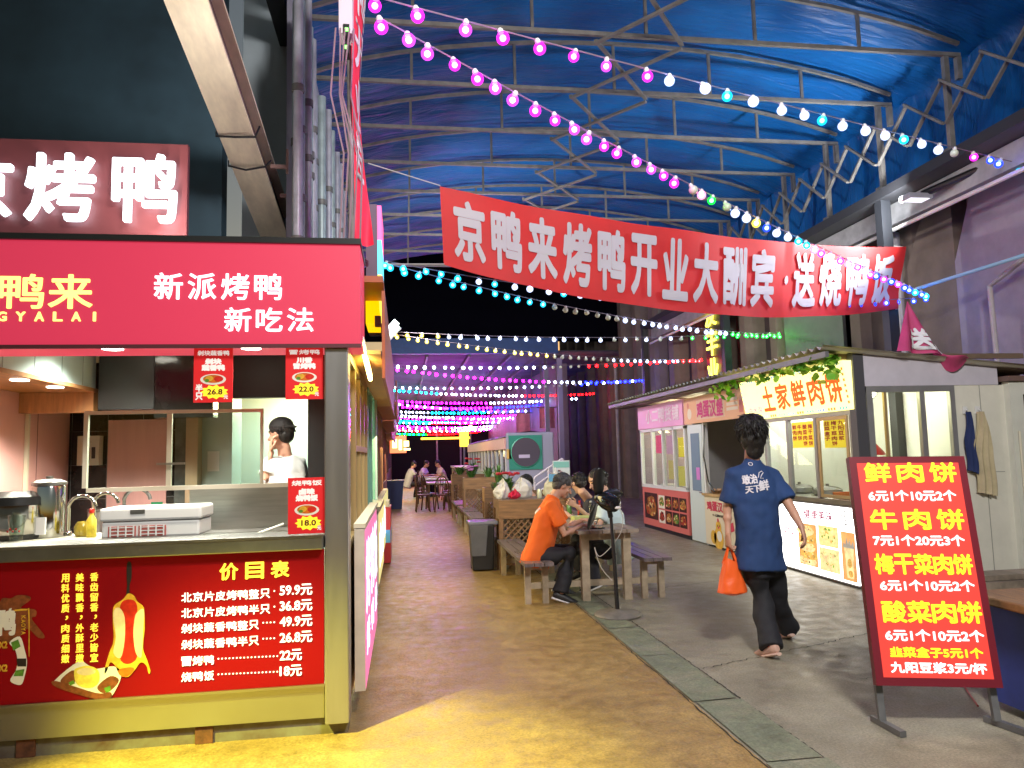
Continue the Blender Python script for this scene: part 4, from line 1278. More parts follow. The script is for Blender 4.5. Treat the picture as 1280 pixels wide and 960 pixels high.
srect(pm, 9.7, 9.45, .1, .6, xp, 0); srect(pm, 9.4, 9.1, .1, .6, xp, 4)
pm.build('printed_front', FD, lbo)
# windows
wf = MB()
for y in (S0 + .12, 8.12, 8.76, 9.34, S1 - .08): wf.box(RX + .02, RX + .075, y, y + .05, .917, 1.845)
wf.box(RX + .02, RX + .08, S0 + .12, S1 - .03, 1.846, 1.90)
wfo = wf.build('window_frame', ALU, ps)
MB().box(RX + .045, RX + .05, 8.14, S1 - .06, .92, 1.84).build('pane', GLASS, wfo)
sf = MB()
for y in (7.46, 8.02): sf.box(RX - .0, RX + .018, y, y + .04, .93, 1.84)
sf.box(RX + .0, RX + .017, 7.50, 8.02, .93, .965); sf.box(RX, RX + .017, 7.50, 8.02, 1.80, 1.84)
sfo = sf.build('sliding_sash', mat('bronze_sash', (.50, .36, .18), .4, .5), ps)
MB().box(RX + .006, RX + .011, 7.5, 8.02, .965, 1.80).build('pane', GLASS, sfo)
# yellow sign
sgm = MB()
sgx0, sgx1 = RX - .10, RX + .02
zt = 2.42
sgm.hexa([(sgx0 + .09, S0 + .03, 1.895), (sgx1 + .1, S0 + .03, 1.895), (sgx1 + .1, S1 + .02, 1.895), (sgx0 + .09, S1 + .02, 1.895),
          (sgx0, S0 + .03, zt), (sgx1 + .1, S0 + .03, zt), (sgx1 + .1, S1 + .02, zt), (sgx0, S1 + .02, zt)])
sgo = sgm.build('sign_box', emat('yellow_lightbox_face', (1, .92, .30), 1.7), ps)
def sgp(y, z, l=.003):
    t_ = (z - 1.895) / (zt - 1.895)
    return V((sgx0 + .09 - .09 * t_ - l, y, z))
mb = MB()
LETS = '土家鲜肉饼'
y0 = 9.22
for i, ch in enumerate(LETS):
    yy = y0 - i * .375
    mb.text(ch, (0, 0, 0), X_, Z_, 1, 1, bold=.035, fn=lambda x, y, l, yy=yy: sgp(yy - .29 * x, 1.99 + .31 * y, .004 + l))
mb.build('lettering', emat('orange_sign_print', (.85, .12, .01), .85, sample=False), sgo)
mb = MB()
for i, ch in enumerate('古水沟'):
    mb.text(ch, (0, 0, 0), X_, Z_, 1, 1, bold=.03, fn=lambda x, y, l, i=i: sgp(9.66 - i * .13 - .10 * x, 1.97 + .09 * y, .004 + l))
mb.build('lettering', emat('purple_sign_print', (.50, .18, .42), .8, sample=False), sgo)
mb = MB()
rnd.seed(4)
def chip(y, z, mi):
    mb.add([sgp(y, z, .004), sgp(y - .035, z, .004), sgp(y - .035, z + .03, .004), sgp(y, z + .03, .004)], [(0, 1, 2, 3)], mi)
for k in range(44):
    y = S1 - .01 - k * .0555
    for z in (1.905, 2.38):
        if k % 4 != 3: chip(y, z, (k // 4 + (z > 2)) % 3)
for z in np.arange(1.96, 2.36, .06):
    chip(S1 + .005, z, int(z * 50) % 3); chip(S0 + .09, z, int(z * 50 + 1) % 3)
mb.build('border_chips', [emat('chip_red', (.85, .25, .05), .7, sample=False), emat('chip_teal', (.15, .6, .55), .7, sample=False), emat('chip_blue', (.25, .40, .75), .7, sample=False)], sgo)
# side wall towards the camera
sdw = MB()
sdw.box(RX + .10, 7.0, S0, S0 + .05, 0, 1.19)
sdw.box(5.92, 7.0, S0, S0 + .049, 1.191, 2.13)
sdw.build('wall', mat('ivory_panel', (.72, .70, .60), .45, var=.05), ps)
sl = MB()
sl.prism([(RX + .10, S0 - .001, 2.135), (6.46, S0 - .001, 2.135), (6.46, S0 - .001, 2.33), (RX + .10, S0 - .001, 2.52)], (0, .05, 0))
sl.build('gable_panel', mat('lilac_white_panel', (.56, .53, .60), .5, var=.06), ps)
MB().box(RX + .0, RX + .12, S0 - .004, S0 + .11, 0, 2.5).build('corner_post', mat('corner_dark', (.10, .10, .115), .45, .4), ps)
fw = MB()
for x, w_ in ((4.88, .07), (5.50, .06), (5.86, .06)): fw.box(x, x + w_, S0 - .006, S0 + .045, 1.195, 2.13)
fw.box(4.88, 5.92, S0 - .005, S0 + .044, 1.19, 1.24); fw.box(4.88, 5.92, S0 - .005, S0 + .044, 2.07, 2.132)
fo = fw.build('window_frame', ALU, ps)
MB().box(5.09, 5.12, S0 + .01, S0 + .04, 1.24, 2.07).build('window_bar', mat('bronze_sash', (.5, .36, .18)), fo)
MB().box(4.95, 5.86, S0 + .018, S0 + .024, 1.24, 2.07).build('pane', GLASS, fo)
sm = MB()
for x in (6.22,): sm.box(x, x + .008, S0 - .003, S0 - .0005, 0, 2.13)
sm.box(5.92, 6.45, S0 - .003, S0 - .0005, 1.185, 1.192)
sm.build('panel_seam', mat('seam_grey', (.30, .29, .26), .6), ps)
MB().box(RX + .1, 6.6, S0 - .03, S0 - .002, .0, .06).build('skirting', BLACK, ps)
# ceiling bulb inside
blb = MB().ball((5.25, 7.75, 2.10), .055, 14, 10).build('lamp_globe', emat('warm_globe', (1, .90, .62), 25), ps, smooth=60)
MB().lathe([(.06, 0), (.06, .05), (.02, .08), (.02, .20)], (5.25, 7.75, 2.155), 12).build('lamp_holder', WHITE, ps)
lamp('stall_lamp', 'POINT', (5.6, 8.3, 2.1), 30, (1, .95, .78), size=.06)
lamp('stall_lamp', 'POINT', (5.5, 9.3, 2.1), 18, (1, .96, .85), size=.06)
# menus on the glass
def menu(label, y0, y1, z0, z1, cols):
    r_ = thing('menu_sheet', label, 'menu', (RX + .03, (y0 + y1) / 2, z0))
    MB().box(RX + .034, RX + .038, y1, y0, z0, z1).build('sheet', emat('menu_yellow', (1, .70, .03), .55, sample=False), r_)
    mb_ = MB()
    n_ = len(cols)
    w_ = (y0 - y1) / n_
    for i, c in enumerate(cols):
        h_ = (z1 - z0) * .86 / max(len(q) for q in cols)
        for j, ch in enumerate(c):
            mb_.text(ch, (RX + .032, y0 - w_ * (i + .12), z1 - h_ * (j + 1) - .02), NY, Z_, w_ * .76, h_ * .8, bold=.0022)
    mb_.build('lettering', mat('menu_red', (.60, .03, .02), .5), r_)


a = rt_(1001, 537); c = rt_(1031, 537)
menu('yellow menu sheet with red writing on the window nearer the blue shirted man', 8.68, 8.20, 1.50, 1.81, ('鲜肉饼', '牛肉饼', '酸菜肉饼', '梅干菜饼'))
menu('yellow menu sheet with red writing on the open sash nearest the stall corner', 7.97, 7.56, 1.49, 1.82, ('韭菜盒子', '梅干菜肉饼', '九阳豆浆'))
# inside goods
rt = thing('orange_tray', 'shallow orange tray on the pie stall counter', 'tray', (RX + .2, 7.75, .917))
MB().box(RX + .10, RX + .5, 7.5, 7.98, .918, .925).build('base', mat('orange_plastic', (.75, .18, .02), .4), rt)
mb = MB()
mb.box(RX + .10, RX + .115, 7.5, 7.98, .926, .985); mb.box(RX + .485, RX + .5, 7.5, 7.98, .926, .985); mb.box(RX + .116, RX + .484, 7.5, 7.515, .926, .985); mb.box(RX + .116, RX + .484, 7.965, 7.98, .926, .985)
mb.build('rim', mat('orange_plastic', (.75, .18, .02)), rt)
rt = thing('heat_lamp', 'red cone shaped heat lamp hanging inside the pie stall window', 'lamp', (RX + .35, 7.6, 1.4))
MB().lathe([(.17, 0), (.15, .03), (.06, .14), (.03, .17)], (RX + .35, 7.62, 1.40), 20, cap=False).build('shade', mat('red_enamel', (.6, .04, .04), .3), rt, smooth=40)
MB().tube([(RX + .35, 7.62, 1.57), (RX + .35, 7.62, 2.36)], .008, 6).build('cord', BLACK, rt)
for k, (y, lb) in enumerate(((8.45, 'small dark lidded pot on the pie stall counter behind the walking man'), (9.1, 'round steel griddle lid on the pie stall counter'))):
    rt = thing('cooking_pot', lb, 'pot', (RX + .32, y, .917))
    MB().lathe([(.15, 0), (.17, .02), (.17, .07)], (RX + .32, y, .918), 22).build('body', STEEL_D, rt, smooth=40)
    MB().lathe([(.175, .071), (.12, .10), (.02, .115), (.02, .14), (.001, .142)], (RX + .32, y, .918), 22).build('lid', IRON, rt, smooth=40)
# garments on the side wall
CLT = mat('navy_cloth', (.02, .035, .12), .9)
def garment(label, x, z1, z0, w_, m_):
    r_ = thing('hanging_garment', label, 'garment', (x, S0 - .05, z0))
    MB().grid(lambda u, v: (x + (u - .5) * w_ * (.35 + .65 * min(1, v * 2.2)) + .012 * math.sin(v * 9), S0 - .045 - .03 * math.sin(u * math.pi) - .018 * math.sin(u * 19 + v * 3), z1 + (z0 - z1) * v - .05 * u * v), 22, 16).build('cloth', m_, r_, smooth=60)
    MB().box(x - .025, x + .025, S0 - .02, S0 - .003, z1 - .02, z1 + .06).tube([(x, S0 - .02, z1 + .03), (x, S0 - .055, z1 + .01), (x, S0 - .05, z1 + .04)], .006, 6).build('hook', WHITE, r_)
garment('navy cloth hanging from a hook on the ivory panel', 6.02, 1.84, 1.22, .13, CLT)
garment('beige apron hanging from a hook beside the navy cloth', 6.17, 1.84, .98, .24, mat('beige_cloth', (.50, .42, .26), .9, var=.15))

# ---- roof over the three stalls
rf = thing('stall_roof', 'corrugated sheet roof sloping over the row of three food stalls', 'roof', (5.4, 11, 2.5))
def rfp(u, v):
    y = S0 - .12 + (15.6 - S0 + .12) * u
    x = 4.36 + 2.75 * v
    z = 2.545 - .26 * v + .022 * math.sin(y / .155 * 2 * math.pi)
    return (x, y, z)
MB().grid(rfp, 440, 2).build('sheet', mat('pale_roof_sheet', (.50, .47, .36), .5, .1, var=.2, vscale=2), rf, smooth=180)
MB().box(4.38, 4.42, S0 - .1, 15.55, 2.44, 2.50).build('edge_rail', mat('roof_rail', (.22, .22, .24), .45, .5, var=.15), rf)
mb = MB()
for y in np.arange(S0 + .1, 15.6, 1.4): mb.box(4.42, 6.9, y, y + .05, 2.44, 2.495)
mb.build('rafters', mat('rafter_brown', (.16, .11, .07), .6, var=.2), rf)
MB().box(4.44, 4.72, S1 + .3, 15.4, 2.415, 2.435).build('soffit_board', mat('dark_soffit', (.14, .11, .09), .6, var=.3), rf)
mb = MB()
rnd.seed(21)
for k in range(170):
    y = S0 + .02 + (rnd.random() ** 2.2) * 2.9 if k < 130 else S1 + rnd.uniform(.0, .5)
    x = rnd.uniform(4.40, 4.62); z = 2.46 - rnd.random() ** 2 * (.28 if y < S0 + .4 or y > S1 else .12)
    c = V((x, y, z)); s_ = rnd.uniform(.035, .065)
    R2 = Matrix.Rotation(rnd.uniform(0, 6.28), 3, 'Z') @ Matrix.Rotation(rnd.uniform(-1.2, 1.2), 3, 'X') @ Matrix.Rotation(rnd.uniform(-1, 1), 3, 'Y')
    ot = [(0, -1), (.55, -.75), (.95, -.1), (.6, .35), (.35, .45), (0, 1), (-.35, .45), (-.6, .35), (-.95, -.1), (-.55, -.75)]
    mb.add([c + R2 @ V((a_ * s_, b_ * s_, .006 * math.cos(a_ * 2))) for a_, b_ in ot], [tuple(range(10))], k % 3)
iv = thing('ivy_garland', 'artificial green vine garland hung along the pie stall roof edge', 'garland', (4.5, 8.4, 2.4))
mb.build('leaves', [mat('vine_leaf', (.16, .44, .03), .45), mat('vine_leaf_dark', (.08, .28, .02), .45), mat('vine_leaf_light', (.34, .60, .06), .45)], iv)
MB().tube([(4.42 + .03 * math.sin(i), S0 + i * .1, 2.45 + .02 * math.sin(i * 1.7)) for i in range(29)], .007, 5).build('stem', mat('vine_stem', (.06, .10, .03), .6), iv)

# ---- egg burger stall
B0, B1 = S1 + .04, 12.12
es = thing('egg_burger_stall', 'beige egg burger stall with open dark front and white door', 'food stall', (RX + .8, 11, 0))
GREYW = mat('grey_interior', (.34, .33, .33), .6, var=.05)
MB().box(6.35, 6.4, B0, B1, 0, 2.4).build('wall', GREYW, es)
MB().box(RX + .11, 6.34, B1 - .05, B1 - .01, 0, 2.27).build('wall', GREYW, es)
MB().box(RX + .1, 6.34, B0 + .01, B1 - .06, 2.24, 2.27).build('ceiling', GREYW, es)
sb = MB().box(RX - .03, RX + .04, B0, B1 - .02, 1.94, 2.37).build('sign_board', mat('peach_sign', (.66, .36, .18), .45, em=(.66, .36, .18), es=.10, sample=False), es)
mb = MB()
stext(mb, '鸡蛋汉堡', 11.52, 10.50, 2.02, 2.27, RX - .034, .010, 0)
mb.build('lettering', mat('magenta_print', (.62, .05, .20), .5), sb)
mb = MB()
srect(mb, 11.55, 10.47, 1.99, 2.30, RX - .0312, 0)
for z in (2.07, 2.14, 2.21): srect(mb, 10.40, 10.02, z, z + .045, RX - .032, 1)
sdisc(mb, 11.85, 2.10, .09, .09, RX - .032, 1); sdisc(mb, 11.90, 2.24, .04, .05, RX - .0325, 2)
srect(mb, 9.98, 9.86, 2.02, 2.2, RX - .032, 2)
mb.build('printed_picture', [mat('peach_pale', (.72, .50, .34), .5), mat('cream_print', (.76, .66, .52), .5), mat('soft_red_print', (.62, .18, .14), .5)], sb)
# door
dr = MB().box(RX + .0, RX + .05, 11.46, 12.06, .02, 1.92).build('door', mat('mint_door', (.62, .70, .70), .4), es)
dg = MB().box(RX - .006, RX - .001, 11.56, 11.92, .84, 1.78).build('door_window', mat('blue_door_glass', (.22, .30, .42), .15), dr)
MB().box(RX - .012, RX - .007, 11.58, 11.72, 1.02, 1.22).build('door_note', mat('violet_note', (.62, .22, .62), .5), dr)
MB().tube([(RX - .03, 11.49, .82), (RX - .03, 11.58, .82)], .012, 8).build('handle', STEEL, dr)
MB().box(RX + .01, RX + .08, 11.40, 11.455, 0, 1.935).build('door_frame', ALUW, es)
tag(MB().tube([(RX + .02, 11.38, 1.9), (RX - .02, 11.36, 1.4), (RX - .01, 11.25, 1.0), (RX + .0, 11.05, .85)], .012, 6).build('cable', BLACK), 'black cable hanging beside the white door of the egg burger stall', 'cable')
# desk
dk = thing('serving_desk', 'cream printed serving desk with a yellow chick picture', 'desk', (RX + .1, 10.7, 0))
MB().box(RX - .02, RX + .45, 9.92, 11.42, .03, .78).build('body', mat('cream_desk', (.74, .66, .50), .45), dk)
MB().box(RX - .05, RX + .48, 9.90, 11.45, .785, .82).build('top', mat('wood_desk_top', (.50, .33, .15), .5, var=.3, vscale=5), dk)
mb = MB()
xp = RX - .023
stext(mb, '鸡蛋汉堡', 11.32, 10.52, .56, .70, xp, .007, 0)
stext(mb, '外一口回味无穷', 11.12, 10.72, .48, .515, xp, .001, 1)
for cy_, cz_, q in ((10.93, .13, 1.3), (11.12, .14, .8), (10.62, .10, .8)): sdisc(mb, cy_, cz_ + .02, .19 * q * .7, .13 * q, xp, 2)
sdisc(mb, 10.92, .33, .10, .09, xp - .0006, 2); sdisc(mb, 10.90, .19, .09, .08, xp - .001, 3)
sdisc(mb, 10.95, .345, .012, .018, xp - .0012, 1); sdisc(mb, 10.88, .345, .012, .018, xp - .0012, 1); sdisc(mb, 10.915, .32, .03, .018, xp - .0014, 0)
sdisc(mb, 10.93, .43, .03, .03, xp - .001, 0)
mb.add([(xp, 10.55, .40), (xp, 10.40, .44), (xp, 10.36, .32), (xp, 10.52, .28)], [(0, 1, 2, 3)], 0)
mb.build('printed_front', [mat('desk_print_red', (.60, .05, .10), .5), P_BLK, mat('desk_print_yellow', (.78, .46, .06), .5, var=.2, vscale=10), P_WHT], dk)
rt = thing('egg_tray', 'small brown bowl of eggs on the cream serving desk', 'bowl', (RX + .1, 11.15, .82))
MB().lathe([(.08, 0), (.12, .05), (.115, .052), (.075, .008)], (RX + .1, 11.15, .822), 18).build('bowl', WOODB, rt, smooth=40)
eg = [(0, 0), (.05, .03), (-.04, .04), (.01, -.05)]
for dx, dy in eg: MB().ball((RX + .1 + dx, 11.15 + dy, .865), .028, 10, 8, (1, 1, 1.25)).build('egg', mat('egg_shell', (.55, .33, .2), .5), rt, smooth=60)

# ---- pink cooked food stall
C0, C1 = 12.16, 14.62
pk = thing('pink_food_stall', 'pink cooked food stall with white windows and red picture panel', 'food stall', (RX + .8, 13.4, 0))
MB().box(RX + .06, 6.4, C1 - .04, C1, 0, 2.4).build('wall', mat('mauve_panel', (.42, .34, .42), .6), pk)
MB().box(6.35, 6.4, C0, C1 - .05, 0, 2.4).build('wall', mat('yellow_wall', (.62, .52, .22), .5), pk)
sb = MB().box(RX - .03, RX + .04, C0, C1, 1.94, 2.38).build('sign_board', mat('pink_sign', (.66, .30, .50), .45, em=(.66, .3, .5), es=.14, sample=False), pk)
mb = MB(); stext(mb, '小二鸭货铺', 14.10, 12.30, 2.04, 2.30, RX - .034, .008, 0); mb.build('lettering', mat('pale_pink_print', (.80, .66, .74), .5), sb)
MB().box(RX + .02, RX + .08, C0, C1, 0, .06).build('plinth', BLACK, pk)
lp = MB().box(RX - .0, RX + .06, C0 + .02, C1 - .02, .07, .80).build('picture_panel', mat('salmon_panel', (.62, .15, .13), .45, em=(.62, .15, .13), es=.06, sample=False), pk)
pm = MB()
xp = RX - .003
srect(pm, 14.48, 13.72, .20, .70, xp, 9); sdisc(pm, 14.1, .45, .30, .2, xp - .001, 8, 20, .1); specks(pm, 14.1, .45, .27, .18, 40, xp - .0013, (8, 0, 10, 8, 1, 9), 3)
for i in range(4):
    y = 13.66 - i * .36
    for j in range(2):
        z = .17 + j * .27
        srect(pm, y, y - .33, z, z + .24, xp, 5 if (i == 0) else 9)
        sdisc(pm, y - .165, z + .12, .13, .09, xp - .001, (10, 8, 2, 10, 8, 0)[(i + 2 * j) % 6], 18, .15); specks(pm, y - .165, z + .12, .12, .08, 22, xp - .0014, ((10, 8, 9), (8, 0, 1), (2, 8, 1), (10, 0, 9))[(i + j) % 4], i * 2 + j)
pm.build('printed_picture', FDU, lp)
wf = MB()
for y in (C0 + .02, 12.72, 13.30, 13.88, C1 - .06): wf.box(RX - .005, RX + .06, y, y + .055, .84, 1.92)
wf.box(RX - .005, RX + .065, C0 + .02, C1, .80, .86); wf.box(RX - .005, RX + .065, C0 + .02, C1, 1.88, 1.935)
wo = wf.build('window_frame', ALUW, pk)
MB().box(RX + .025, RX + .03, C0 + .07, C1 - .06, .86, 1.88).build('pane', GLASS, wo)
MB().box(RX + .35, 6.2, C0 + .1, C1 - .1, .80, .85).build('shelf', WHITE, pk)
for k, (y, z, c) in enumerate(((12.45, 1.55, (.85, .65, .04)), (13.05, 1.6, (.6, .32, .45)), (13.62, 1.62, (.85, .10, .22)), (12.98, 1.15, (.55, .42, .15)), (12.5, 1.05, (.6, .5, .1)))):
    MB().box(RX + .036, RX + .04, y - .18, y + .16, z - .16, z + .18).build('sticker', mat('window_sticker_%d' % k, c, .5, em=c, es=.25, sample=False), wo)
lamp('stall_lamp', 'POINT', (5.5, 13.3, 2.1), 40, (1, .93, .62), size=.08)

# ---- white kiosk at the right edge
kx = 6.52
kk = thing('white_kiosk', 'white framed kiosk door with dark glass at the right edge of the photo', 'kiosk', (7.2, 7.4, 0))
KW = mat('kiosk_white', (.66, .67, .58), .45, var=.05)
mb = MB()
mb.box(kx, kx + .16, S0 - .08, S0 + .02, 0, 2.16); mb.box(kx + 1.0, kx + 1.2, S0 - .08, S0 + .02, 0, 2.16)
mb.box(kx + .161, kx + .999, S0 - .08, S0 + .02, 2.02, 2.16); mb.box(kx + .161, kx + .999, S0 - .078, S0 + .018, .98, 1.06)
mb.build('frame', KW, kk)
MB().box(kx + .162, kx + .998, S0 - .06, S0 - .0, .04, .979).build('panel', KW, kk)
MB().box(kx + .162, kx + .998, S0 - .045, S0 - .03, 1.061, 2.019).build('glass', mat('dark_glass', (.02, .022, .02), .06), kk)
MB().box(kx - .04, kx + 1.3, S0 - .12, S0 + 1.0, 2.165, 2.22).build('top_plate', mat('brown_cap', (.16, .10, .08), .5), kk)
MB().tube([(kx + .06, S0 - .10, .42), (kx + .06, S0 - .10, 1.62)], .012, 8).build('door_cord', mat('cream_trim', (.72, .68, .52)), kk)
# ---- red cloth slumped on the stall roof
cl = MB()
apx = at(1134, 376, Y=7.4); L_ = at(1121, 439, Y=7.13); Rr = at(1216, 446, Y=7.13)
def drp(u, v):
    b_ = L_.lerp(Rr, u)
    p = apx.lerp(b_, v ** .9)
    if u > .55: p = p + V((0, 0, -.40 * (u - .55) / .45 * math.sin(math.pi * v) * 1.0))
    return p + V((0, -.06 * math.sin(u * 17) * v, .03 * math.sin(u * 23) * v * (1 - v)))
cl.grid(drp, 40, 16)
rt = thing('draped_cloth', 'pink red cloth with white marks slumped on the stall roof corner', 'cloth', (5.7, 7.5, 2.5))
cl.build('cloth', mat('pink_red_cloth', (.55, .06, .18), .65, var=.15, vscale=4), rt, smooth=70)
mb = MB()
mb.text('送', (0, 0, 0), X_, Z_, 1, 1, bold=.05, fn=lambda x, y, l: V(drp(.18 + .3 * x, .92 - .40 * y)) + V((0, -.02 - l, 0)))
mb.text('口', (0, 0, 0), X_, Z_, 1, 1, bold=.05, fn=lambda x, y, l: V(drp(.5 + .14 * x, .96 - .14 * y)) + V((0, -.025 - l, 0)))
mb.build('lettering', mat('banner_white', (.78, .78, .78)), rt)
# flood light under the beam and the cyan lit pole
fp = at(1145, 250, X=6.35)
rt = thing('flood_light', 'rectangular floodlight on a dark arm under the roof beam', 'floodlight', fp)
MB().box(fp.x - .16, fp.x + .16, fp.y - .1, fp.y + .1, fp.z + .0, fp.z + .06).build('housing', mat('lamp_housing', (.5, .5, .52), .4, .5), rt)
MB().box(fp.x - .13, fp.x + .13, fp.y - .08, fp.y + .08, fp.z - .006, fp.z - .001).build('lamp_face', emat('flood_face', (.9, .92, 1), .9), rt)
MB().tube([fp + V((.1, 0, .08)), fp + V((.34, -.9, .14))], .045, 10).build('arm', BLACK, rt)
q0, q1 = at(1136, 364, X=6.5), at(1290, 316, X=6.85)
tag(MB().tube([q0, q1], .022, 8).build('stay_pole', mat('cyan_pole', (.30, .55, .68), .4)), 'pale blue stay pole slanting from the dark post to the brown wall', 'pole')
# vertical neon sign on the facade
ny = 15.9
rt = thing('neon_sign', 'vertical yellow neon writing on the brown building', 'neon sign', (FX - .3, ny, 3.2))
p0 = at(890, 362, X=FX - .35)
yb_ = p0.y
mb = MB()
for i, ch in enumerate('友丰业'):
    z = at(890, 408 + i * 37, X=FX - .35).z
    mb.text(ch, (FX - .40, yb_ + .36, z), NY, Z_, .58, .60, bold=.007, depth=.02)
mb.build('lettering', emat('neon_yellow_letters', (1, .88, .10), 2.6), rt)
MB().box(FX - .36, FX - .32, yb_ - .36, yb_ + .46, at(890, 490, X=FX - .35).z, p0.z + .3).build('back_panel', BLACK, rt)
mb = MB()
for z in (3.0, 4.2): mb.bar((FX - .32, yb_, z), (FX + .1, yb_, z), .05)
mb.build('bracket', IRON, rt)

# ================================================================= PRICE BOARD (near right)
tl, tr_, br, bl = at(1073, 573, Y=4.03), at(1218, 572, Y=3.88), at(1241, 864, Y=3.66), at(1096, 857, Y=3.81)
u_ = (tr_ - tl); wB = u_.length; u_.normalize()
v_ = ((tl - bl) + (tr_ - br)) / 2; hB = v_.length; v_ = (v_ - u_ * v_.dot(u_)).normalized()
o_ = bl.copy(); nB = u_.cross(v_)
pb = thing('price_board', 'tall red lit price board on a leaning black frame with yellow dish names', 'sign', (bl.x + wB / 2, bl.y, 0))
def PB(x, y, l=0): return o_ + u_ * (x * wB) + v_ * (y * hB) + nB * l
mb = MB()
mb.hexa([PB(0, 0, -.05), PB(1, 0, -.05), PB(1, 1, -.05), PB(0, 1, -.05), PB(0, 0, 0), PB(1, 0, 0), PB(1, 1, 0), PB(0, 1, 0)])
MRN = mat('maroon_frame', (.16, .008, .02), .4)
mb.build('frame', MRN, pb)
e1, e2 = .062, .034
mb = MB().add([PB(e1, e2, .002), PB(1 - e1, e2, .002), PB(1 - e1, 1 - e2 * .9, .002), PB(e1, 1 - e2 * .9, .002)], [(0, 1, 2, 3)])
fc = mb.build('face', emat('price_board_face', (.78, .05, .035), .60), pb)
rows = [('鲜肉饼', .880, .088, 1, .12, .90), ('6元1个10元2个', .793, .048, 0, .13, .87), ('牛肉饼', .665, .088, 1, .12, .90), ('7元1个20元3个', .592, .046, 0, .12, .88), ('梅干菜肉饼', .468, .085, 1, .11, .91), ('6元1个10元2个', .395, .046, 0, .13, .90), ('酸菜肉饼', .262, .088, 1, .12, .92), ('6元1个10元2个', .185, .046, 0, .12, .91), ('韭菜盒子5元1个', .118, .040, 1, .14, .88), ('九阳豆浆3元/杯', .055, .042, 0, .13, .89)]
my, mw = MB(), MB()
for s_, y, h, yel, x0, x1 in rows:
    mm = my if yel else mw
    if all(ord(c) > 200 for c in s_):
        n_ = len(s_); p_ = (x1 - x0) * wB / (n_ - 1 + .82) if n_ > 3 else (x1 - x0) * wB / (n_ - 1 + .86)
        cw = p_ * (.80 if n_ == 3 else .90)
        p_ = ((x1 - x0) * wB - cw) / (n_ - 1)
        mm.ctext(s_, PB(x0, y, .004), u_, v_, cw, h * hB, p_, bold=.0040)
    else:
        mm.text(s_, PB(x0, y, .004), u_, v_, (x1 - x0) * wB, h * hB, bold=.0026)
my.build('lettering', emat('board_yellow', (.95, .80, .02), .85, sample=False), fc)
mw.build('lettering', emat('board_white', (.92, .92, .9), .85, sample=False), fc)
LG = mat('leg_grey', (.16, .16, .165), .45, .5, var=.2)
for xx, nm in ((.045, 0), (.955, 1)):
    t_ = PB(xx, 1, -.07); b_ = PB(xx, 0, -.07); d_ = (b_ - t_).normalized()
    ft_ = b_ + d_ * ((b_.z - .0) / -d_.z)
    g_ = V((ft_.x, ft_.y, .03))
    MB().bar(t_, g_, .035, .03, up=nB).build('upright', LG, pb)
    MB().bar(g_ + V((.05 if nm else -.0, -.17, -.012)), g_ + V((.0, .08, -.012)), .035, .03).build('foot', LG, pb)
tag(MB().tube([(3.2, 3.95, .02), (3.4, 4.3, .012), (3.6, 4.2, .1), (3.8, 4.4, .28)], .006, 6).build('power_cord', mat('red_cord', (.35, .03, .03), .5)), 'thin dark red power cord trailing behind the price board', 'cord')

# ---- side table at the lower right edge
tb = thing('side_table', 'rough wooden table with blue cloth skirt at the right edge', 'table', (3.6, 4.6, 0))
a = at(1236, 735, Z=.62)
tx, ty = at(1262, 752, Z=.62).x, at(1262, 752, Z=.62).y
MB().box(tx - .12, tx + 1.1, ty - .55, ty + .2, .60, .65).build('top', WOODB, tb, bevel=.01)
MB().box(tx - .02, tx + 1.0, ty - .50, ty + .15, .05, .595).build('skirt', mat('blue_skirt', (.03, .05, .24), .6, var=.2), tb)
rt = thing('timber_plank', 'grey timber planks lying on blocks behind the side table', 'planks', (4.9, 6.3, 0))
MB().box(4.55, 6.2, 6.0, 6.35, .22, .28).build('plank', WOODG, rt)
MB().box(4.7, 6.3, 6.05, 6.3, .285, .33).build('plank', WOODG, rt)
for x in (4.7, 5.9): MB().box(x, x + .15, 6.0, 6.3, 0, .218).build('block', mat('concrete_block', (.3, .29, .27), .8, var=.2), rt)

# ================================================================= BANNER
A1, A2 = at(550, 232, Y=7.6), at(555, 330, Y=7.6)
q = at(1131, 309, X=6.42); q2 = at(1122, 386, X=6.42)
B1, B2 = V((6.42, 8.84, q.z + (8.84 - q.y) * 0)), V((6.36, 8.84, 0))
B1 = at(1131, 309, Y=8.84); B2 = at(1122, 386, Y=8.84)
def bp_(u, v, l=0):
    """v 0 bottom .. 1 top"""
    t_ = A1.lerp(B1, u); b_ = A2.lerp(B2, u)
    sag = 4 * u * (1 - u)
    t_ = t_ + V((0, 0, -.16 * sag)); b_ = b_ + V((0, 0, -.29 * sag))
    p = b_.lerp(t_, v)
    w_ = .035 * math.sin(u * 31 + v * 3) * (.4 + abs(v - .5)) + .05 * math.sin(u * 9 + 1) + (.05 * math.sin((u * 22 - v * 5)) if u > .7 else 0)
    return p + V((.12 * l, -l + w_ * .5, .0))
rt = thing('cloth_banner', 'long red cloth banner with white writing strung across the lane', 'banner', A1)
clo = MB().grid(lambda u, v: bp_(u, v), 110, 14).build('cloth', mat('red_banner_main', (.70, .028, .026), .6, var=.10, vscale=2), rt, smooth=80)
mb = MB()
TX = '京鸭来烤鸭开业大酬宾·送烧鸭饭'
xs = []
x = .022
for ch in TX:
    xs.append(x); x += .037 if ch == '·' else .0685
k_ = (.985 - .022) / (x - .022)
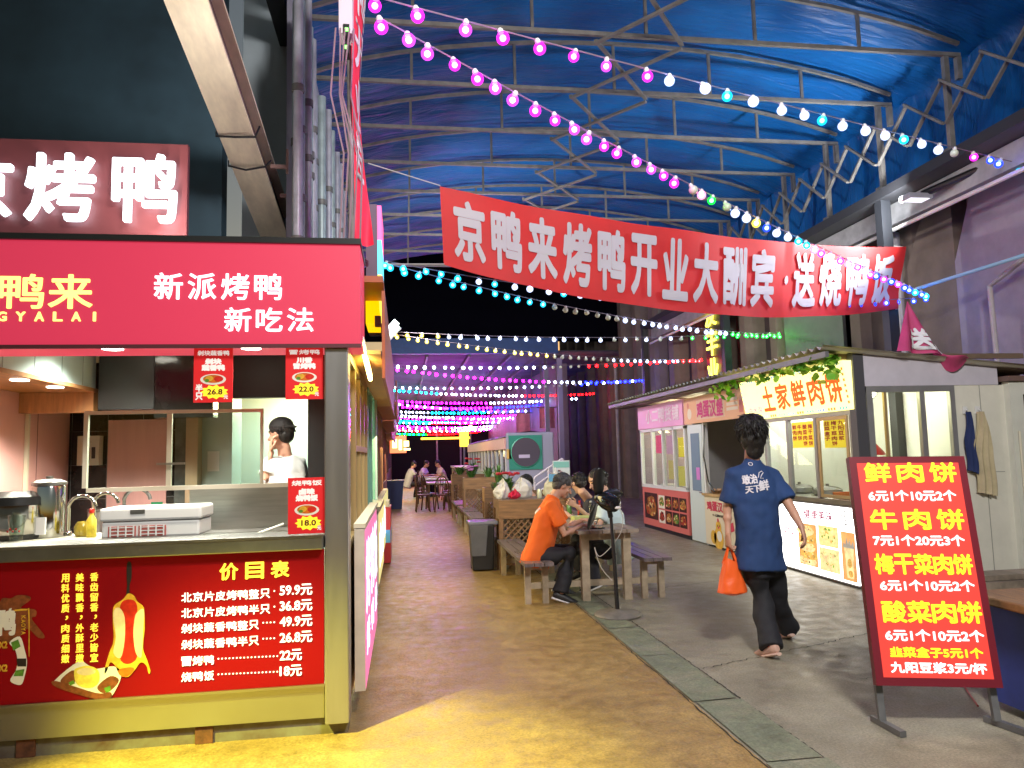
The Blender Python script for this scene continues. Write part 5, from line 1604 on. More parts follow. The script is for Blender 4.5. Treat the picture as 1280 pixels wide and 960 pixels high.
for ch, x0 in zip(TX, xs):
    x0 = .022 + (x0 - .022) * k_
    if ch == '·':
        mb.text('·', (0, 0, 0), X_, Z_, 1, 1, fn=lambda x, y, l: bp_(x0 + .012 + .010 * x, .43 + .12 * y, .012 + l)); continue
    vs, fs = glyphs(ch)
    # subdivide long outline triangles so the lettering follows the cloth
    mb.text(ch, (0, 0, 0), X_, Z_, 1, 1, bold=.042, nb=12, fn=lambda x, y, l: bp_(x0 + .053 * k_ * x, .15 + .70 * y, .014 + l))
mb.build('lettering', mat('banner_print_white', (.62, .60, .63), .6), clo)
mb = MB()
for p, q in ((A1, at(460, 204, Y=7.2)), (A2, at(486, 330, Y=7.2)), (B1, V((6.36, 8.9, B1.z + .05))), (B2, V((6.36, 8.9, B2.z - .02)))): MB().tube([p, q], .006, 5).build('tie_rope', mat('white_rope', (.6, .58, .55), .7), rt)

# ================================================================= STRING LIGHTS
CC = {'m': (1, .07, .92), 'p': (.72, .16, 1), 'w': (.60, .70, 1), 'c': (.03, .62, 1), 'g': (.03, 1, .14), 'r': (1, .04, .06), 'b': (.07, .16, 1), 'y': (1, .80, .22), 'o': (1, .25, .03), 'k': (.95, .35, .62), 'd': None, 't': (.05, .9, .75)}
CORE = emat('bulb_core', (1, .95, 1), 26)
OFF = mat('unlit_bulb', (.62, .64, .52), .3)
SOCK = mat('bulb_socket', (.75, .72, .72), .5)
CABLE = mat('mauve_cable', (.20, .16, .20), .5)
core_me = MB().ball((0, 0, 0), .013, 10, 7)
_cache = {}


def bulb_parts(c, r, near):
    key = (c, round(r, 3), near)
    if key in _cache: return _cache[key]
    if near:
        m = MB()
        m.ball((0, 0, -r * 1.25), r, 14, 10)
        col = CC[c]
        if col is None:
            mats = [OFF]
        else:
            m.ball((0, 0, -r * 1.25), r * .50, 10, 8, mi=1)
            mats = [shell('shell_' + c, tuple(q if q > .3 else q * .5 for q in col), .6, 2.2), emat('bulb_core_' + c, tuple(min(1, q * .8 + .2) for q in col), 90)]
        o = m.build('bulb', mats, smooth=180)
        s_ = MB().lathe([(r * .45, -r * .42), (r * .5, -.0), (r * .3, r * .35)], (0, 0, 0), 8).build('socket', SOCK, smooth=40)
        res = (o.data, s_.data)
        bpy.data.objects.remove(o); bpy.data.objects.remove(s_)
    else:
        m = MB().ball((0, 0, -r), r, 8, 6)
        col = CC[c]
        mm = OFF if col is None else emat('far_bulb_' + c, tuple(q if q > .3 else q * .05 for q in col), 34 if c != 'w' else 20)
        o = m.build('bulb', mm, smooth=180)
        res = (o.data, None); bpy.data.objects.remove(o)
    _cache[key] = res
    return res


def light_string(label, P0, P1, sag, n, cols, r=.033, near=True, t0=0., t1=1., group='coloured bulb strings across the lane', twin=False):
    P0, P1 = V(P0), V(P1)
    def f(t): return P0.lerp(P1, t) - V((0, 0, sag * 4 * t * (1 - t)))
    r_ = thing('light_string', label, 'string lights', P0, group)
    MB().tube([f(i / 24) for i in range(25)], 0.0055 if near else .005, 5).build('cable', CABLE, r_)
    k = 0
    for i in range(n):
        t_ = t0 + (t1 - t0) * min(1, max(0, (i + rnd.uniform(-.13, .13)) / (n - 1)))
        # colour runs: list of (fraction, code)
        c = cols[-1][1]
        for fr_, cc in cols:
            if i / max(1, n - 1) <= fr_ + 1e-6: c = cc; break
        if len(c) > 1: c = c[i % len(c)]
        bm, sm_ = bulb_parts(c, r, near)
        o = bpy.data.objects.new('bulb', bm); COL.objects.link(o); o.parent = r_
        o.location = f(t_) - P0 + V((0, 0, -.005))
        o.rotation_euler = (rnd.uniform(-.45, .45), rnd.uniform(-.45, .45), 0)
        k_s = rnd.uniform(.92, 1.06); o.scale = (k_s, k_s, k_s)
        if sm_:
            s_ = bpy.data.objects.new('socket', sm_); COL.objects.link(s_); s_.parent = o
    return r_


rnd.seed(12)
# two near strings overhead
light_string('nearest bulb string, magenta turning white then blue, above the red banner', at(470, -4, Y=4.3), at(1290, 208, Y=7.15), .02, 27, [(.30, 'mmpm'), (.70, 'wwcw'), (.78, 'w'), (.83, 'd'), (.87, 'm'), (.93, 'b'), (.96, 'o'), (1, 'c')], .042, t0=.0, t1=.995)
light_string('second bulb string, magenta then mixed dim colours, dropping across the front of the banner', at(474, 22, Y=4.3), at(1158, 366, Y=8.55), .10, 46, [(.36, 'mppm'), (.45, 'dkdkg'), (.58, 'bwwy'), (.64, 'c'), (.80, 'pkpw'), (.92, 'pb'), (1, 'bc')], .040)
ZL = 3.55
LY = [7.9, 12.4, 17.0, 22.0, 27.0, 32.0, 37.0, 41.5]
RYs = [8.86, 13.0, 16.6, 20.4, 26.0, 31.0, 36.0, 41.0, 45.0]
def LP(i): return V((-.20, LY[i], at(484, (325, 415, 457, 484, 500, 513, 522, 528)[i], X=-.2).z if i < 1 else (3.6, 3.58, 3.5, 3.4, 3.4, 3.3, 3.25, 3.2)[i]))
def RP(i): return V((6.55 if i < 4 else 5.6, RYs[i], 3.48 + .05 * (i % 2)))
L0 = at(481, 326, Y=7.9)
light_string('bulb string with cyan start running along the lower edge of the banner', L0, at(1155, 371, Y=8.9), .24, 36, [(.12, 'c'), (.62, 'wwcw'), (.78, 'pw'), (1, 'bb')], .036)
light_string('bulb string with bright cyan half ending green below the banner', at(486, 330, Y=7.9), at(974, 418, Y=13.0), .16, 42, [(.28, 'c'), (.45, 'd'), (.80, 'w'), (1, 'g')], .036)
light_string('bulb string of warm and white bulbs ending in green below the banner', at(494, 415, Y=12.4), at(974, 415, Y=13.2), .10, 33, [(.12, 'y'), (.48, 'w'), (.72, 'wd'), (1, 'g')], .036, near=True)
light_string('bulb string with yellow half then white ending red by the corrugated stall roof', at(494, 418, Y=12.4), at(876, 449, Y=16.6), .14, 40, [(.42, 'y'), (.62, 'd'), (.9, 'w'), (1, 'r')], .036, near=True)
light_string('bulb string of white bulbs turning red over the pink stall', at(485, 456, Y=17), at(876, 448, Y=16.8), .10, 36, [(.50, 'w'), (.62, 'd'), (1, 'r')], .036, near=False)
light_string('bulb string of magenta bulbs turning blue at its end', at(487, 459, Y=17), at(808, 474, Y=20.4), .16, 40, [(.55, 'mpm'), (.7, 'w'), (1, 'b')], .036, near=False)
light_string('bulb string white for most of its length under the far corrugated roof', at(485, 483, Y=22), at(800, 474, Y=20.6), .10, 36, [(.62, 'w'), (.75, 'd'), (1, 'wb')], .036, near=False)
light_string('bulb string with short cyan start then white turning red', at(485, 486, Y=22), at(742, 491, Y=26), .12, 46, [(.22, 'c'), (.62, 'w'), (1, 'r')], .036, near=False)
seq = [('magenta half then white', [(.52, 'mpm'), (1, 'w')]), ('white then deep blue', [(.3, 'wp'), (.7, 'bp'), (1, 'bw')]), ('white and teal', [(.25, 'w'), (.6, 'c'), (1, 'wb')]), ('violet and white', [(.3, 'w'), (.7, 'pw'), (1, 'pw')]),
       ('magenta and blue', [(.5, 'mp'), (1, 'bw')]), ('teal start then magenta', [(.3, 'ct'), (.7, 'm'), (1, 'bw')]), ('teal and red', [(.3, 'wt'), (.5, 'r'), (1, 'kr')]), ('magenta', [(1, 'mpk')]),
       ('pink and white', [(.5, 'km'), (1, 'w')]), ('red', [(.5, 'rk'), (1, 'pk')]), ('teal and red again', [(.4, 'tg'), (1, 'r')])]
seq += [('violet', [(.6, 'pm'), (1, 'b')]), ('white and magenta', [(.4, 'w'), (1, 'm')]), ('cyan and violet', [(.5, 'c'), (1, 'p')]), ('pink, red and white', [(.5, 'kr'), (1, 'w')])]
ends = [(4, 500, 720, 497, 27, 26.3), (4, 503, 690, 512, 27, 31), (5, 513, 690, 510, 32, 31.2), (5, 517, 672, 521, 32, 36), (5, 521, 668, 519, 33, 36.4), (6, 524, 650, 526, 37, 41), (6, 527, 648, 524, 37.5, 41), (6, 531, 640, 531, 40, 43), (6, 534, 632, 530, 41.5, 44), (6, 537, 628, 535, 42.5, 45), (6, 541, 600, 539, 44, 45.6), (4, 507, 700, 503, 28, 28.5), (5, 519, 680, 515, 33, 34), (6, 526, 655, 522, 38, 39), (6, 536, 634, 533, 42, 44)]
for (nm, cols), (i, yl, xr, yr, Yl, Yr) in zip(seq, ends):
    p0 = at(486 + i * .3, yl, Y=Yl); p1 = at(xr, yr, Y=Yr)
    light_string('distant bulb string glowing ' + nm + ' under the far roof', p0, p1, .12, 44 if Yl < 40 else 40, cols, .040, near=False)

# ================================================================= FURNITURE
PLK = mat('bench_plank', (.155, .125, .125), .30, var=.35, vscale=4, stretch=(8, .5, 1))
LEGW = mat('pale_bench_leg', (.36, .29, .20), .55, var=.35, vscale=6)
def picnic(label, loc, L, x1, xt0, xt1, x2, rotz=0., zt=.72, zb=.43, bw=.30, group=None):
    """table with a bench on each side joined by low rails; local x across, y along"""
    r_ = thing('picnic_table', label, 'picnic table', (0, 0, 0), group)
    tp = MB()
    n_ = 5; w_ = (xt1 - xt0) / n_
    for k in range(n_): tp.box(xt0 + w_ * k + .004, xt0 + w_ * (k + 1) - .004, 0, L, zt - .035, zt)
    tp.build('tabletop', WOODG, r_)
    for x0 in (x1, x2):
        b = MB()
        for k in range(3): b.box(x0 + bw / 3 * k + .004, x0 + bw / 3 * (k + 1) - .004, -.06, L + .05, zb - .035, zb)
        b.build('bench_seat', PLK, r_)
        for y in (.12, L - .14):
            for xx in (x0 + .03, x0 + bw - .09):
                MB().box(xx, xx + .06, y, y + .06, 0, zb - .037).build('leg', LEGW, r_)
            MB().box(x0 + .091, x0 + bw - .091, y + .01, y + .05, zb - .09, zb - .04).build('seat_rail', LEGW, r_)
    for y in (.12, L - .14):
        for xx in (xt0 + .06, xt1 - .14):
            MB().box(xx, xx + .08, y - .01, y + .07, 0, zt - .037).build('leg', LEGW, r_)
        MB().box(x1 + .09, x2 + bw - .03, y + .071, y + .11, .14, .20).build('floor_rail', LEGW, r_)
        MB().box(xt0 + .141, xt1 - .141, y + .0, y + .05, zt - .11, zt - .04).build('table_rail', LEGW, r_)
    r_.location = loc; r_.rotation_euler = (0, 0, rotz)
    return r_


t1 = picnic('grey wooden picnic table where the orange shirted man eats', (1.16, 7.42, 0), 2.1, .0, .56, 1.20, 1.22, .0)
for i, (y, L, lb) in enumerate(((9.95, 1.25, 'grey wooden picnic table behind the lattice planter with plastic bags'), (11.45, 1.25, 'grey wooden picnic table, second behind the orange shirted man'), (12.95, 1.4, 'grey wooden picnic table, third behind the orange shirted man'), (14.7, 1.6, 'grey wooden picnic table, fourth behind the orange shirted man'), (16.7, 1.6, 'grey wooden picnic table, farthest of the benches row'))):
    picnic(lb, (1.13 - .0 * i, y, 0), L, .0, .56, 1.2, 1.46)

def lattice(mb, o, u, W_, H_, p=.085, w_=.017, t_=.012):
    """crossed diagonal slats in the rectangle W x H"""
    o = V(o); u = V(u).normalized(); n_ = u.cross(Z_)
    k = -H_
    while k < W_:
        for sgn in (1, -1):
            a0, a1 = max(0, k), min(W_, k + H_)
            if a1 - a0 > .01:
                if sgn > 0: p0, p1 = (a0, a0 - k), (a1, a1 - k)
                else: p0, p1 = (W_ - a0, a0 - k), (W_ - a1, a1 - k)
                off = n_ * (.007 * sgn)
                mb.bar(o + u * p0[0] + Z_ * p0[1] + off, o + u * p1[0] + Z_ * p1[1] + off, w_, t_, up=n_)
        k += p
    return mb


LATW = mat('lattice_wood', (.22, .12, .055), .5, var=.4, vscale=8)
def planter(label, x0, x1, y, z=.92, depth=.34, dark=False):
    r_ = thing('lattice_planter', label, 'planter', ((x0 + x1) / 2, y, 0))
    wd_ = WOODB
    MB().box(x0, x1, y, y + .03, z - .24, z).box(x0, x1, y + depth - .03, y + depth, z - .24, z).box(x0, x0 + .03, y + .031, y + depth - .031, z - .24, z).box(x1 - .03, x1, y + .031, y + depth - .031, z - .24, z).build('trough', mat('planter_board', (.23, .125, .055), .5, var=.35, vscale=6, stretch=(.6, 1, 6)), r_)
    for x in (x0, x1 - .05):
        for yy in (y, y + depth - .05): MB().box(x, x + .05, yy, yy + .05, 0, z - .242).build('leg', LATW, r_)
    lattice(MB(), (x0 + .052, y + .025, .16), X_, x1 - x0 - .104, z - .42).build('lattice_front', LATW, r_)
    lattice(MB(), (x0 + .025, y + depth - .052, .16), -Y_, depth - .104, z - .42).build('lattice_side', LATW, r_)
    MB().box(x0 + .051, x1 - .051, y + .01, y + .04, .10, .155).build('bottom_rail', LATW, r_)
    MB().box(x0 + .031, x1 - .031, y + .031, y + depth - .031, z - .10, z - .06).build('soil', mat('soil', (.04, .025, .015), .9), r_)
    return r_


planter('brown lattice planter box behind the orange shirted man', 1.20, 2.12, 9.60, .92)
planter('brown lattice planter box with red flowers, second from the front', 1.35, 2.3, 11.15, .95)
planter('brown lattice planter box, third from the front', 1.35, 2.2, 12.75, .95)
planter('weathered lattice planter box with purple flowers near the white train kiosk', 1.22, 1.95, 15.6, 1.05)
planter('lattice planter box farthest along the bench row', 1.15, 1.95, 18.3, 1.05)

LEAF = [mat('leaf_green', (.05, .16, .03), .5, var=.3), mat('leaf_light', (.12, .26, .06), .5, var=.3)]
def plant(label, x, y, z, h, n, w_, spread, flower=None, fcol=None, name='potted_plant', cat='plant'):
    r_ = thing(name, label, cat, (x, y, z))
    mb = MB()
    for i in range(n):
        a = rnd.uniform(0, 6.28); s_ = rnd.uniform(.4, 1) * spread; hh = h * rnd.uniform(.6, 1)
        d = V((math.cos(a), math.sin(a), 0)); p = V((-d.y, d.x, 0)) * w_
        b0 = V((x, y, z)) + d * .02
        m1 = b0 + d * s_ * .45 + Z_ * hh * .75; tip = b0 + d * s_ + Z_ * hh * rnd.uniform(.6, 1)
        mb.add([b0 - p * .4, b0 + p * .4, m1 + p, m1 - p, tip], [(0, 1, 2, 3), (3, 2, 4)], i % 2)
    mb.build('leaves', LEAF, r_)
    if flower:
        fm_ = mat('petal_%s' % fcol[0], fcol[1], .5, var=.2)
        for i in range(flower):
            a = rnd.uniform(0, 6.28); s_ = rnd.uniform(.2, .9) * spread
            c = V((x + s_ * math.cos(a), y + s_ * math.sin(a), z + h * rnd.uniform(.75, 1.1)))
            fb = MB()
            for k in range(7):
                fb.ball(c + V((math.cos(k * .9) * .028, math.sin(k * .9) * .028, .008 * (k % 2))), .026, 8, 6, (1, 1, .7))
            fb.build('flower', fm_, r_, smooth=60)
    return r_


rnd.seed(31)
plant('red flowered plant in the second lattice planter', 1.55, 11.3, .90, .34, 46, .02, .22, 5, ('red', (.55, .02, .04)))
plant('dark leafy plant beside the red flowers in the planter', 1.85, 11.32, .90, .30, 50, .022, .2)
plant('spiky green plant near the far seated man', 1.62, 12.9, .90, .55, 34, .012, .16)
plant('dark bushy plant at the end of the second planter', 1.40, 11.3, .90, .26, 46, .02, .2)
plant('pink flowered plant in the weathered planter', 1.40, 15.75, 1.0, .26, 40, .02, .2, 7, ('purple', (.42, .16, .40)))
plant('leafy plant on the weathered planter beside pink flowers', 1.75, 15.75, 1.0, .32, 44, .022, .2)
plant('red flowered plant in the farthest lattice planter', 1.7, 18.45, 1.0, .40, 50, .025, .26, 6, ('red', (.55, .02, .04)))
plant('green plant in the farthest lattice planter', 1.35, 18.45, 1.0, .3, 50, .025, .24)
# bags and things on the table behind the planter
def bag(label, x, y, z, w_, h, d_, m_, seed, knot=True):
    r_ = thing('plastic_bag', label, 'plastic bag', (x, y, z))
    z = z + .001
    def f(u, v):
        a = 2 * math.pi * u
        prof = max(.04, math.sin(math.pi * min(1, .12 + v * .88)) ** .55)
        k = .92 + .30 * noise.noise((math.cos(a) * 1.5 + seed, math.sin(a) * 1.5, v * 2.2)) + .14 * noise.noise((math.cos(a) * 5, math.sin(a) * 5 + seed, v * 5)) + .05 * noise.noise((math.cos(a) * 14, math.sin(a) * 14 + seed, v * 13))
        zz = h * v * (.82 + .45 * noise.noise((math.cos(a) * 1.3 + seed * 2, math.sin(a) * 1.3, 1.0)))
        return (x + math.cos(a) * w_ / 2 * prof * k + .12 * w_ * v * math.sin(seed * 2.1), y + math.sin(a) * d_ / 2 * prof * k, z + max(0, zz))
    MB().grid(f, 48, 26).build('sack', m_, r_, smooth=60)
    if knot:
        for s_ in (-1, 1):
            MB().grid(lambda u, v: (x + .12 * w_ * math.sin(seed * 2.1) + s_ * (.015 + .05 * v) + (u - .5) * .05 * (1 - v * .6) + .01 * math.sin(v * 7), y + .015 * math.sin(v * 6 + u * 4), z + h * (.68 + .26 * v - .12 * v * v)), 5, 8).build('handle', m_, r_, smooth=60)
    return r_


PW = mat('white_film', (.72, .72, .72), .35, bump=.2, bscale=18)
bag('white plastic bag slumped at the corner of the planter table', 1.28, 9.98, .92, .24, .26, .2, PW, 1)
bag('white plastic carrier bag with red print on the planter table', 1.60, 10.1, .92, .30, .26, .24, PW, 2)
bag('red plastic bag lying flat between the white bags', 1.44, 9.85, .92, .18, .12, .15, mat('red_film', (.60, .02, .07), .35), 3, False)
bag('large pale yellow paper bag with blue patch on the planter table', 1.98, 10.0, .92, .30, .36, .2, mat('pale_yellow_bag', (.70, .68, .50), .5), 4, False)
bag('white bag behind the pale yellow bag', 2.08, 10.25, .92, .26, .40, .2, PW, 6)
tag(MB().box(1.92, 2.03, 9.876, 9.882, 1.13, 1.23).build('blue_card', mat('blue_card', (.12, .36, .62), .5)), 'blue printed card leaning on the pale yellow bag', 'card')
rt = thing('drink_can', 'pale green drink can on the planter edge', 'can', (1.76, 9.75, .92))
MB().lathe([(.028, 0), (.033, .01), (.033, .11), (.028, .12), (.001, .121)], (1.76, 9.75, .921), 16).build('body', mat('pale_can', (.62, .68, .55), .3, .3), rt, smooth=40)
MB().lathe([(.02, .122), (.018, .127), (.001, .128)], (1.76, 9.75, .921), 12).build('lid', STEEL, rt, smooth=40)
tag(MB().lathe([(.05, 0), (.055, .10), (.05, .102), (.045, .01), (.001, .008)], (2.03, 9.78, .921), 18).build('dark_jar', mat('dark_jar', (.10, .07, .03), .2), smooth=40), 'dark round jar before the pale yellow bag', 'jar')
tag(MB().box(1.22, 2.1, 9.63, 10.35, .90, .918).build('shelf_board', WOODG), 'wooden shelf board lying across the front lattice planter', 'board')

# wheelie bin
bn_ = thing('wheelie_bin', 'grey fronted black wheelie bin beside the lattice planter', 'bin', (1.0, 10.0, 0))
GB = mat('bin_grey', (.10, .105, .12), .42, var=.12)
bx0, bx1, by0, by1 = .84, 1.16, 9.78, 10.12
MB().hexa([(bx0 + .03, by0 + .02, .02), (bx1 - .02, by0 + .02, .02), (bx1 - .02, by1 - .04, .02), (bx0 + .03, by1 - .04, .02), (bx0, by0, .60), (bx1, by0, .60), (bx1, by1, .60), (bx0, by1, .60)]).build('body', BLACK, bn_, bevel=.012)
MB().hexa([(bx0 + .015, by0 - .004, .20), (bx0 + .20, by0 - .004, .20), (bx0 + .20, by0 + .01, .20), (bx0 + .015, by0 + .01, .20), (bx0 - .005, by0 - .022, .60), (bx0 + .235, by0 - .022, .60), (bx0 + .235, by0 - .002, .60), (bx0 - .005, by0 - .002, .60)]).build('front_panel', GB, bn_, bevel=.01)
MB().box(bx0 - .02, bx1 + .05, by0 - .03, by1 + .03, .602, .645).build('lid', mat('bin_lid', (.16, .17, .22), .35), bn_, bevel=.012)
for x in (bx0 + .05, bx1 - .05): MB().lathe([(.05, -.02), (.05, .02)], (x, by1 + .0, .05), 14, axis=(1, 0, 0)).build('wheel', BLACK, bn_, smooth=40)
for x in (bx1 + .06, bx1 + .14): tag(MB().box(x, x + .045, 9.86, 9.9, 0, .90 - .12 * (x > bx1 + .1)).build('steel_post', STEEL_D), 'thin steel post behind the wheelie bin, ' + ('nearer the bin' if x < bx1 + .1 else 'nearer the planter'), 'post')

# pedestal fan
fb = at(772, 770, Z=0)
fx, fyy = fb.x, fb.y
fn = thing('pedestal_fan', 'black pedestal fan with bare blades standing in front of the picnic table', 'fan', (fx, fyy, 0))
MB().lathe([(.215, .0), (.218, .012), (.20, .03), (.05, .045), (.03, .06), (.001, .061)], (fx, fyy, .004), 36).build('base', mat('fan_base', (.20, .18, .15), .5, .3, var=.25, vscale=10), fn, smooth=40)
h_ = at(772, 627, Y=fyy).z
MB().tube([(fx, fyy, .06), (fx - .012, fyy, .55), (fx - .03, fyy, h_ - .10)], [.020, .019, .014], 14).build('pole', BLACK, fn, smooth=40)
hd = V((fx - .05, fyy - .02, h_))
ax_ = V((.45, -.80, -.22)).normalized()
mt_ = MB(); mt_.lathe([(.02, -.11), (.06, -.10), (.08, -.04), (.085, .03), (.07, .09), (.035, .115), (.001, .118)], hd, 24, axis=ax_)
mo = mt_.build('motor_housing', mat('gloss_black', (.01, .01, .012), .1), fn, smooth=40)
MB().ball(hd + ax_ * .117 + V((.0, -.004, -.02)), .02, 10, 8, (1.6, .5, .7)).build('badge', P_WHT, mo, smooth=60)
MB().tube([(fx - .03, fyy, h_ - .14), hd - Z_ * .06], .024, 10).build('neck', BLACK, fn)
bc = hd - ax_ * .13
MB().lathe([(.04, -.03), (.045, .0), (.02, .03)], bc, 16, axis=ax_).build('hub', BLACK, fn, smooth=40)
u1, u2 = frame(ax_)
def blade_dir(px, py): 
    d_ = at(px, py, Y=bc.y) - bc
    d_ = d_ - ax_ * d_.dot(ax_)
    return d_.normalized()
for (px, py), L in (((742, 592), .30), ((808, 621), .31), ((740, 655), .31)):
    d_ = blade_dir(px, py); w_ = d_.cross(ax_).normalized()
    prof = [(.03, .022), (.08, .045), (.16, .058), (.24, .052), (L - .02, .032), (L, .008)]
    vs = []
    for s_, hw in prof:
        for k in (-1, 0, 1): vs.append(bc + d_ * s_ + w_ * hw * k + ax_ * (.022 * k * (1 - s_) - .006 * abs(k)))
    fs = []
    for i in range(len(prof) - 1):
        for k in range(2): fs.append((3 * i + k, 3 * i + k + 1, 3 * i + k + 4, 3 * i + k + 3))
    bo = MB().add(vs, fs).build('blade', BLACK, fn, smooth=60)
    so = bo.modifiers.new('thick', 'SOLIDIFY'); so.thickness = .006
def spline(p, n=8):
    p = [V(q) for q in p]; p = [p[0]] + p + [p[-1]]; o = []
    for i in range(1, len(p) - 2):
        a, b, c, d = p[i - 1:i + 3]
        for j in range(n):
            t = j / n
            o.append(.5 * (2 * b + (c - a) * t + (2 * a - 5 * b + 4 * c - d) * t * t + (3 * b - a - 3 * c + d) * t ** 3))
    return o + [p[-1]]


tag(MB().tube(spline([hd + V((.08, 0, -.02)), hd + V((.13, 0, -.15)), hd + V((.09, .02, -.32)), hd + V((-.08, .06, -.50)), hd + V((-.13, .08, -.42)), hd + V((-.08, .06, -.60)), hd + V((.01, .02, -.72))]), .0035, 6).build('fan_cord', mat('pale_cord', (.5, .47, .42), .5)), 'pale looping power cord of the black pedestal fan', 'cord')

# food on the near table
def bowl(label, x, y, z, r, m_):
    r_ = thing('bowl', label, 'bowl', (x, y, z))
    MB().lathe([(r * .5, 0), (r, r * .6), (r * .96, r * .6), (r * .48, r * .08), (.001, r * .07)], (x, y, z + .001), 20, cap=False).build('dish', m_, r_, smooth=40)
    MB().lathe([(r * .85, r * .45), (.001, r * .48)], (x, y, z + .001), 16).build('food', FD[1], r_, smooth=40)
bowl('white bowl in front of the orange shirted man', 1.98, 7.95, .72, .085, P_WHT)
bowl('white bowl in front of the woman in the pale shirt', 2.12, 8.45, .72, .085, P_WHT)
tag(MB().box(1.86, 2.06, 8.15, 8.35, .721, .80).build('takeaway_box', mat('yellow_green_box', (.55, .62, .22), .4)), 'yellow green takeaway box on the near picnic table', 'box')
rt = thing('phone', 'dark phone lying at the near corner of the picnic table', 'phone', (1.95, 7.6, .72))
MB().box(1.90, 2.04, 7.56, 7.64, .721, .73).build('body', BLACK, rt)
MB().box(1.905, 2.035, 7.565, 7.635, .7302, .7312).build('screen', mat('dark_screen', (.03, .03, .04), .1), rt)
for k in range(3):
    rt = thing('drink_bottle', ('clear water bottle standing on the near picnic table', 'small red capped bottle on the near picnic table', 'green tea bottle at the far end of the near picnic table')[k], 'bottle', (2.2 - .1 * k, 8.75 + .15 * k, .72))
    MB().lathe([(.03, 0), (.032, .02), (.032, .14), (.013, .17), (.013, .19)], (2.2 - .1 * k, 8.75 + .15 * k, .721), 14).build('body', (glass('cup_plastic'), mat('red_glass', (.4, .05, .03), .15), mat('tea_green', (.10, .25, .06), .2))[k], rt, smooth=40)
    MB().lathe([(.015, .191), (.015, .21), (.001, .211)], (2.2 - .1 * k, 8.75 + .15 * k, .721), 10).build('cap', (WHITE, P_RED, P_GRN)[k], rt, smooth=40)

# far chairs and tables
DW = mat('dark_chair_wood', (.10, .045, .02), .4, var=.3)
def chair():
    r_ = thing('wooden_chair', 'x', 'chair', (0, 0, 0), 'dark wooden chairs at the far tables')
    MB().lathe([(.19, 0), (.22, .015), (.22, .035), (.001, .036)], (0, 0, .44), 20).build('seat', DW, r_, smooth=40)
    for sx in (-1, 1):
        for sy in (-1, 1):
            MB().tube([(sx * .20, sy * .19, 0), (sx * .15, sy * .15, .44)], [.018, .022], 8).build('leg', DW, r_, smooth=60)
    MB().tube([(-.17, .17, .47)] + [(-.19 * math.cos(t), .17 + .05 * math.sin(t), .62 + .36 * math.sin(t)) for t in np.linspace(0, math.pi, 9)] + [(.17, .17, .47)], .018, 8).build('back_hoop', DW, r_, smooth=60)
    for x in (-.1, -.035, .035, .1): MB().tube([(x * .8, .18, .47), (x * 1.1, .215, .95 - abs(x) * .6)], .009, 6).build('spindle', DW, r_, smooth=60)
    return r_


ch0 = chair()
spots = [(.50, 20.9, 1.6), (.72, 21.6, 1.2), (1.02, 20.7, 3.1), (1.3, 21.5, 4.6), (.55, 22.6, 1.5), (1.35, 22.7, 4.7), (.6, 24.6, 1.7), (.62, 25.6, 1.4), (1.5, 24.8, 4.5), (1.5, 25.9, 4.9), (.75, 28.9, 1.6), (1.7, 29.0, 4.7)]
for i, (x, y, a) in enumerate(spots):
    lb = 'dark wooden hoop backed chair at the far tables, %s from the front' % ORD[i]
    if i == 0: ch0.location = (x, y, 0); ch0.rotation_euler = (0, 0, a); ch0['label'] = lb
    else: dup(ch0, (x, y, 0), a, lb)
def ftable(label, x, y):
    r_ = thing('dining_table', label, 'table', (x, y, 0))
    MB().box(x - .36, x + .36, y - .55, y + .55, .73, .77).build('tabletop', mat('pale_table_top', (.42, .38, .36), .35), r_)
    for sx in (-1, 1):
        for sy in (-1, 1): MB().box(x + sx * .31 - .025, x + sx * .31 + .025, y + sy * .48 - .025, y + sy * .48 + .025, 0, .729).build('leg', DW, r_)
ftable('pale topped table among the nearest dark chairs', 1.0, 21.9)
ftable('pale topped table in the middle of the far chairs', 1.07, 25.2)
ftable('pale topped table where the distant diners sit', .95, 28.2)

# ================================================================= TRAIN SHAPED KIOSK, STAIRS, NOTICE
tk = thing('train_kiosk', 'white and pink kiosk shaped like a train with a round dark front', 'kiosk', (2.9, 18, 0))
TW = mat('train_white', (.56, .60, .70), .45, var=.06)
x0, x1, y0, y1, zt = 2.10, 3.1, 15.4, 24.5, 1.86
MB().box(x0, x1, y0 + .02, y1, .55, 1.08).build('lower_body', mat('train_mint', (.45, .62, .66), .45, var=.08), tk)
fr = MB(); n_ = 11
for k in range(n_ + 1):
    y = y0 + .05 + (y1 - y0 - .15) * k / n_
    fr.box(x0 + .001, x0 + .05, y, y + .16, 1.105, 1.62)
fr.box(x0 - .004, x0 + .052, y0 + .04, y1 - .05, 1.081, 1.104)
fo = fr.build('window_frame', TW, tk)
MB().box(x0 + .06, x1, y0 + .02, y1, 1.081, 1.60).build('inner_body', mat('train_interior', (.30, .28, .36), .4), tk)
for k in range(n_):
    y = y0 + .21 + (y1 - y0 - .15) * k / n_
    MB().box(x0 + .03, x0 + .035, y, y + .6, 1.11, 1.60).build('window', mat('train_glass', (.08, .07, .10), .08), tk)
MB().box(x0 - .03, x1, y0 + .0, y1, 1.621, zt).build('roof_band', mat('train_pink', (.62, .34, .36), .45, var=.08), tk)
MB().grid(lambda u, v: (x0 - .05 + (x1 - x0 + .1) * u, y0 - .02 + (y1 - y0) * v, zt + .004 + .12 * math.sin(math.pi * u)), 10, 4).build('roof', mat('train_roof', (.14, .12, .14), .5), tk, smooth=60)
fm = MB().box(x0 - .0, x1 + .0, y0 - .08, y0 - .001, .60, zt + .10).build('front', mat('train_front', (.25, .25, .36), .5), tk, bevel=.03)
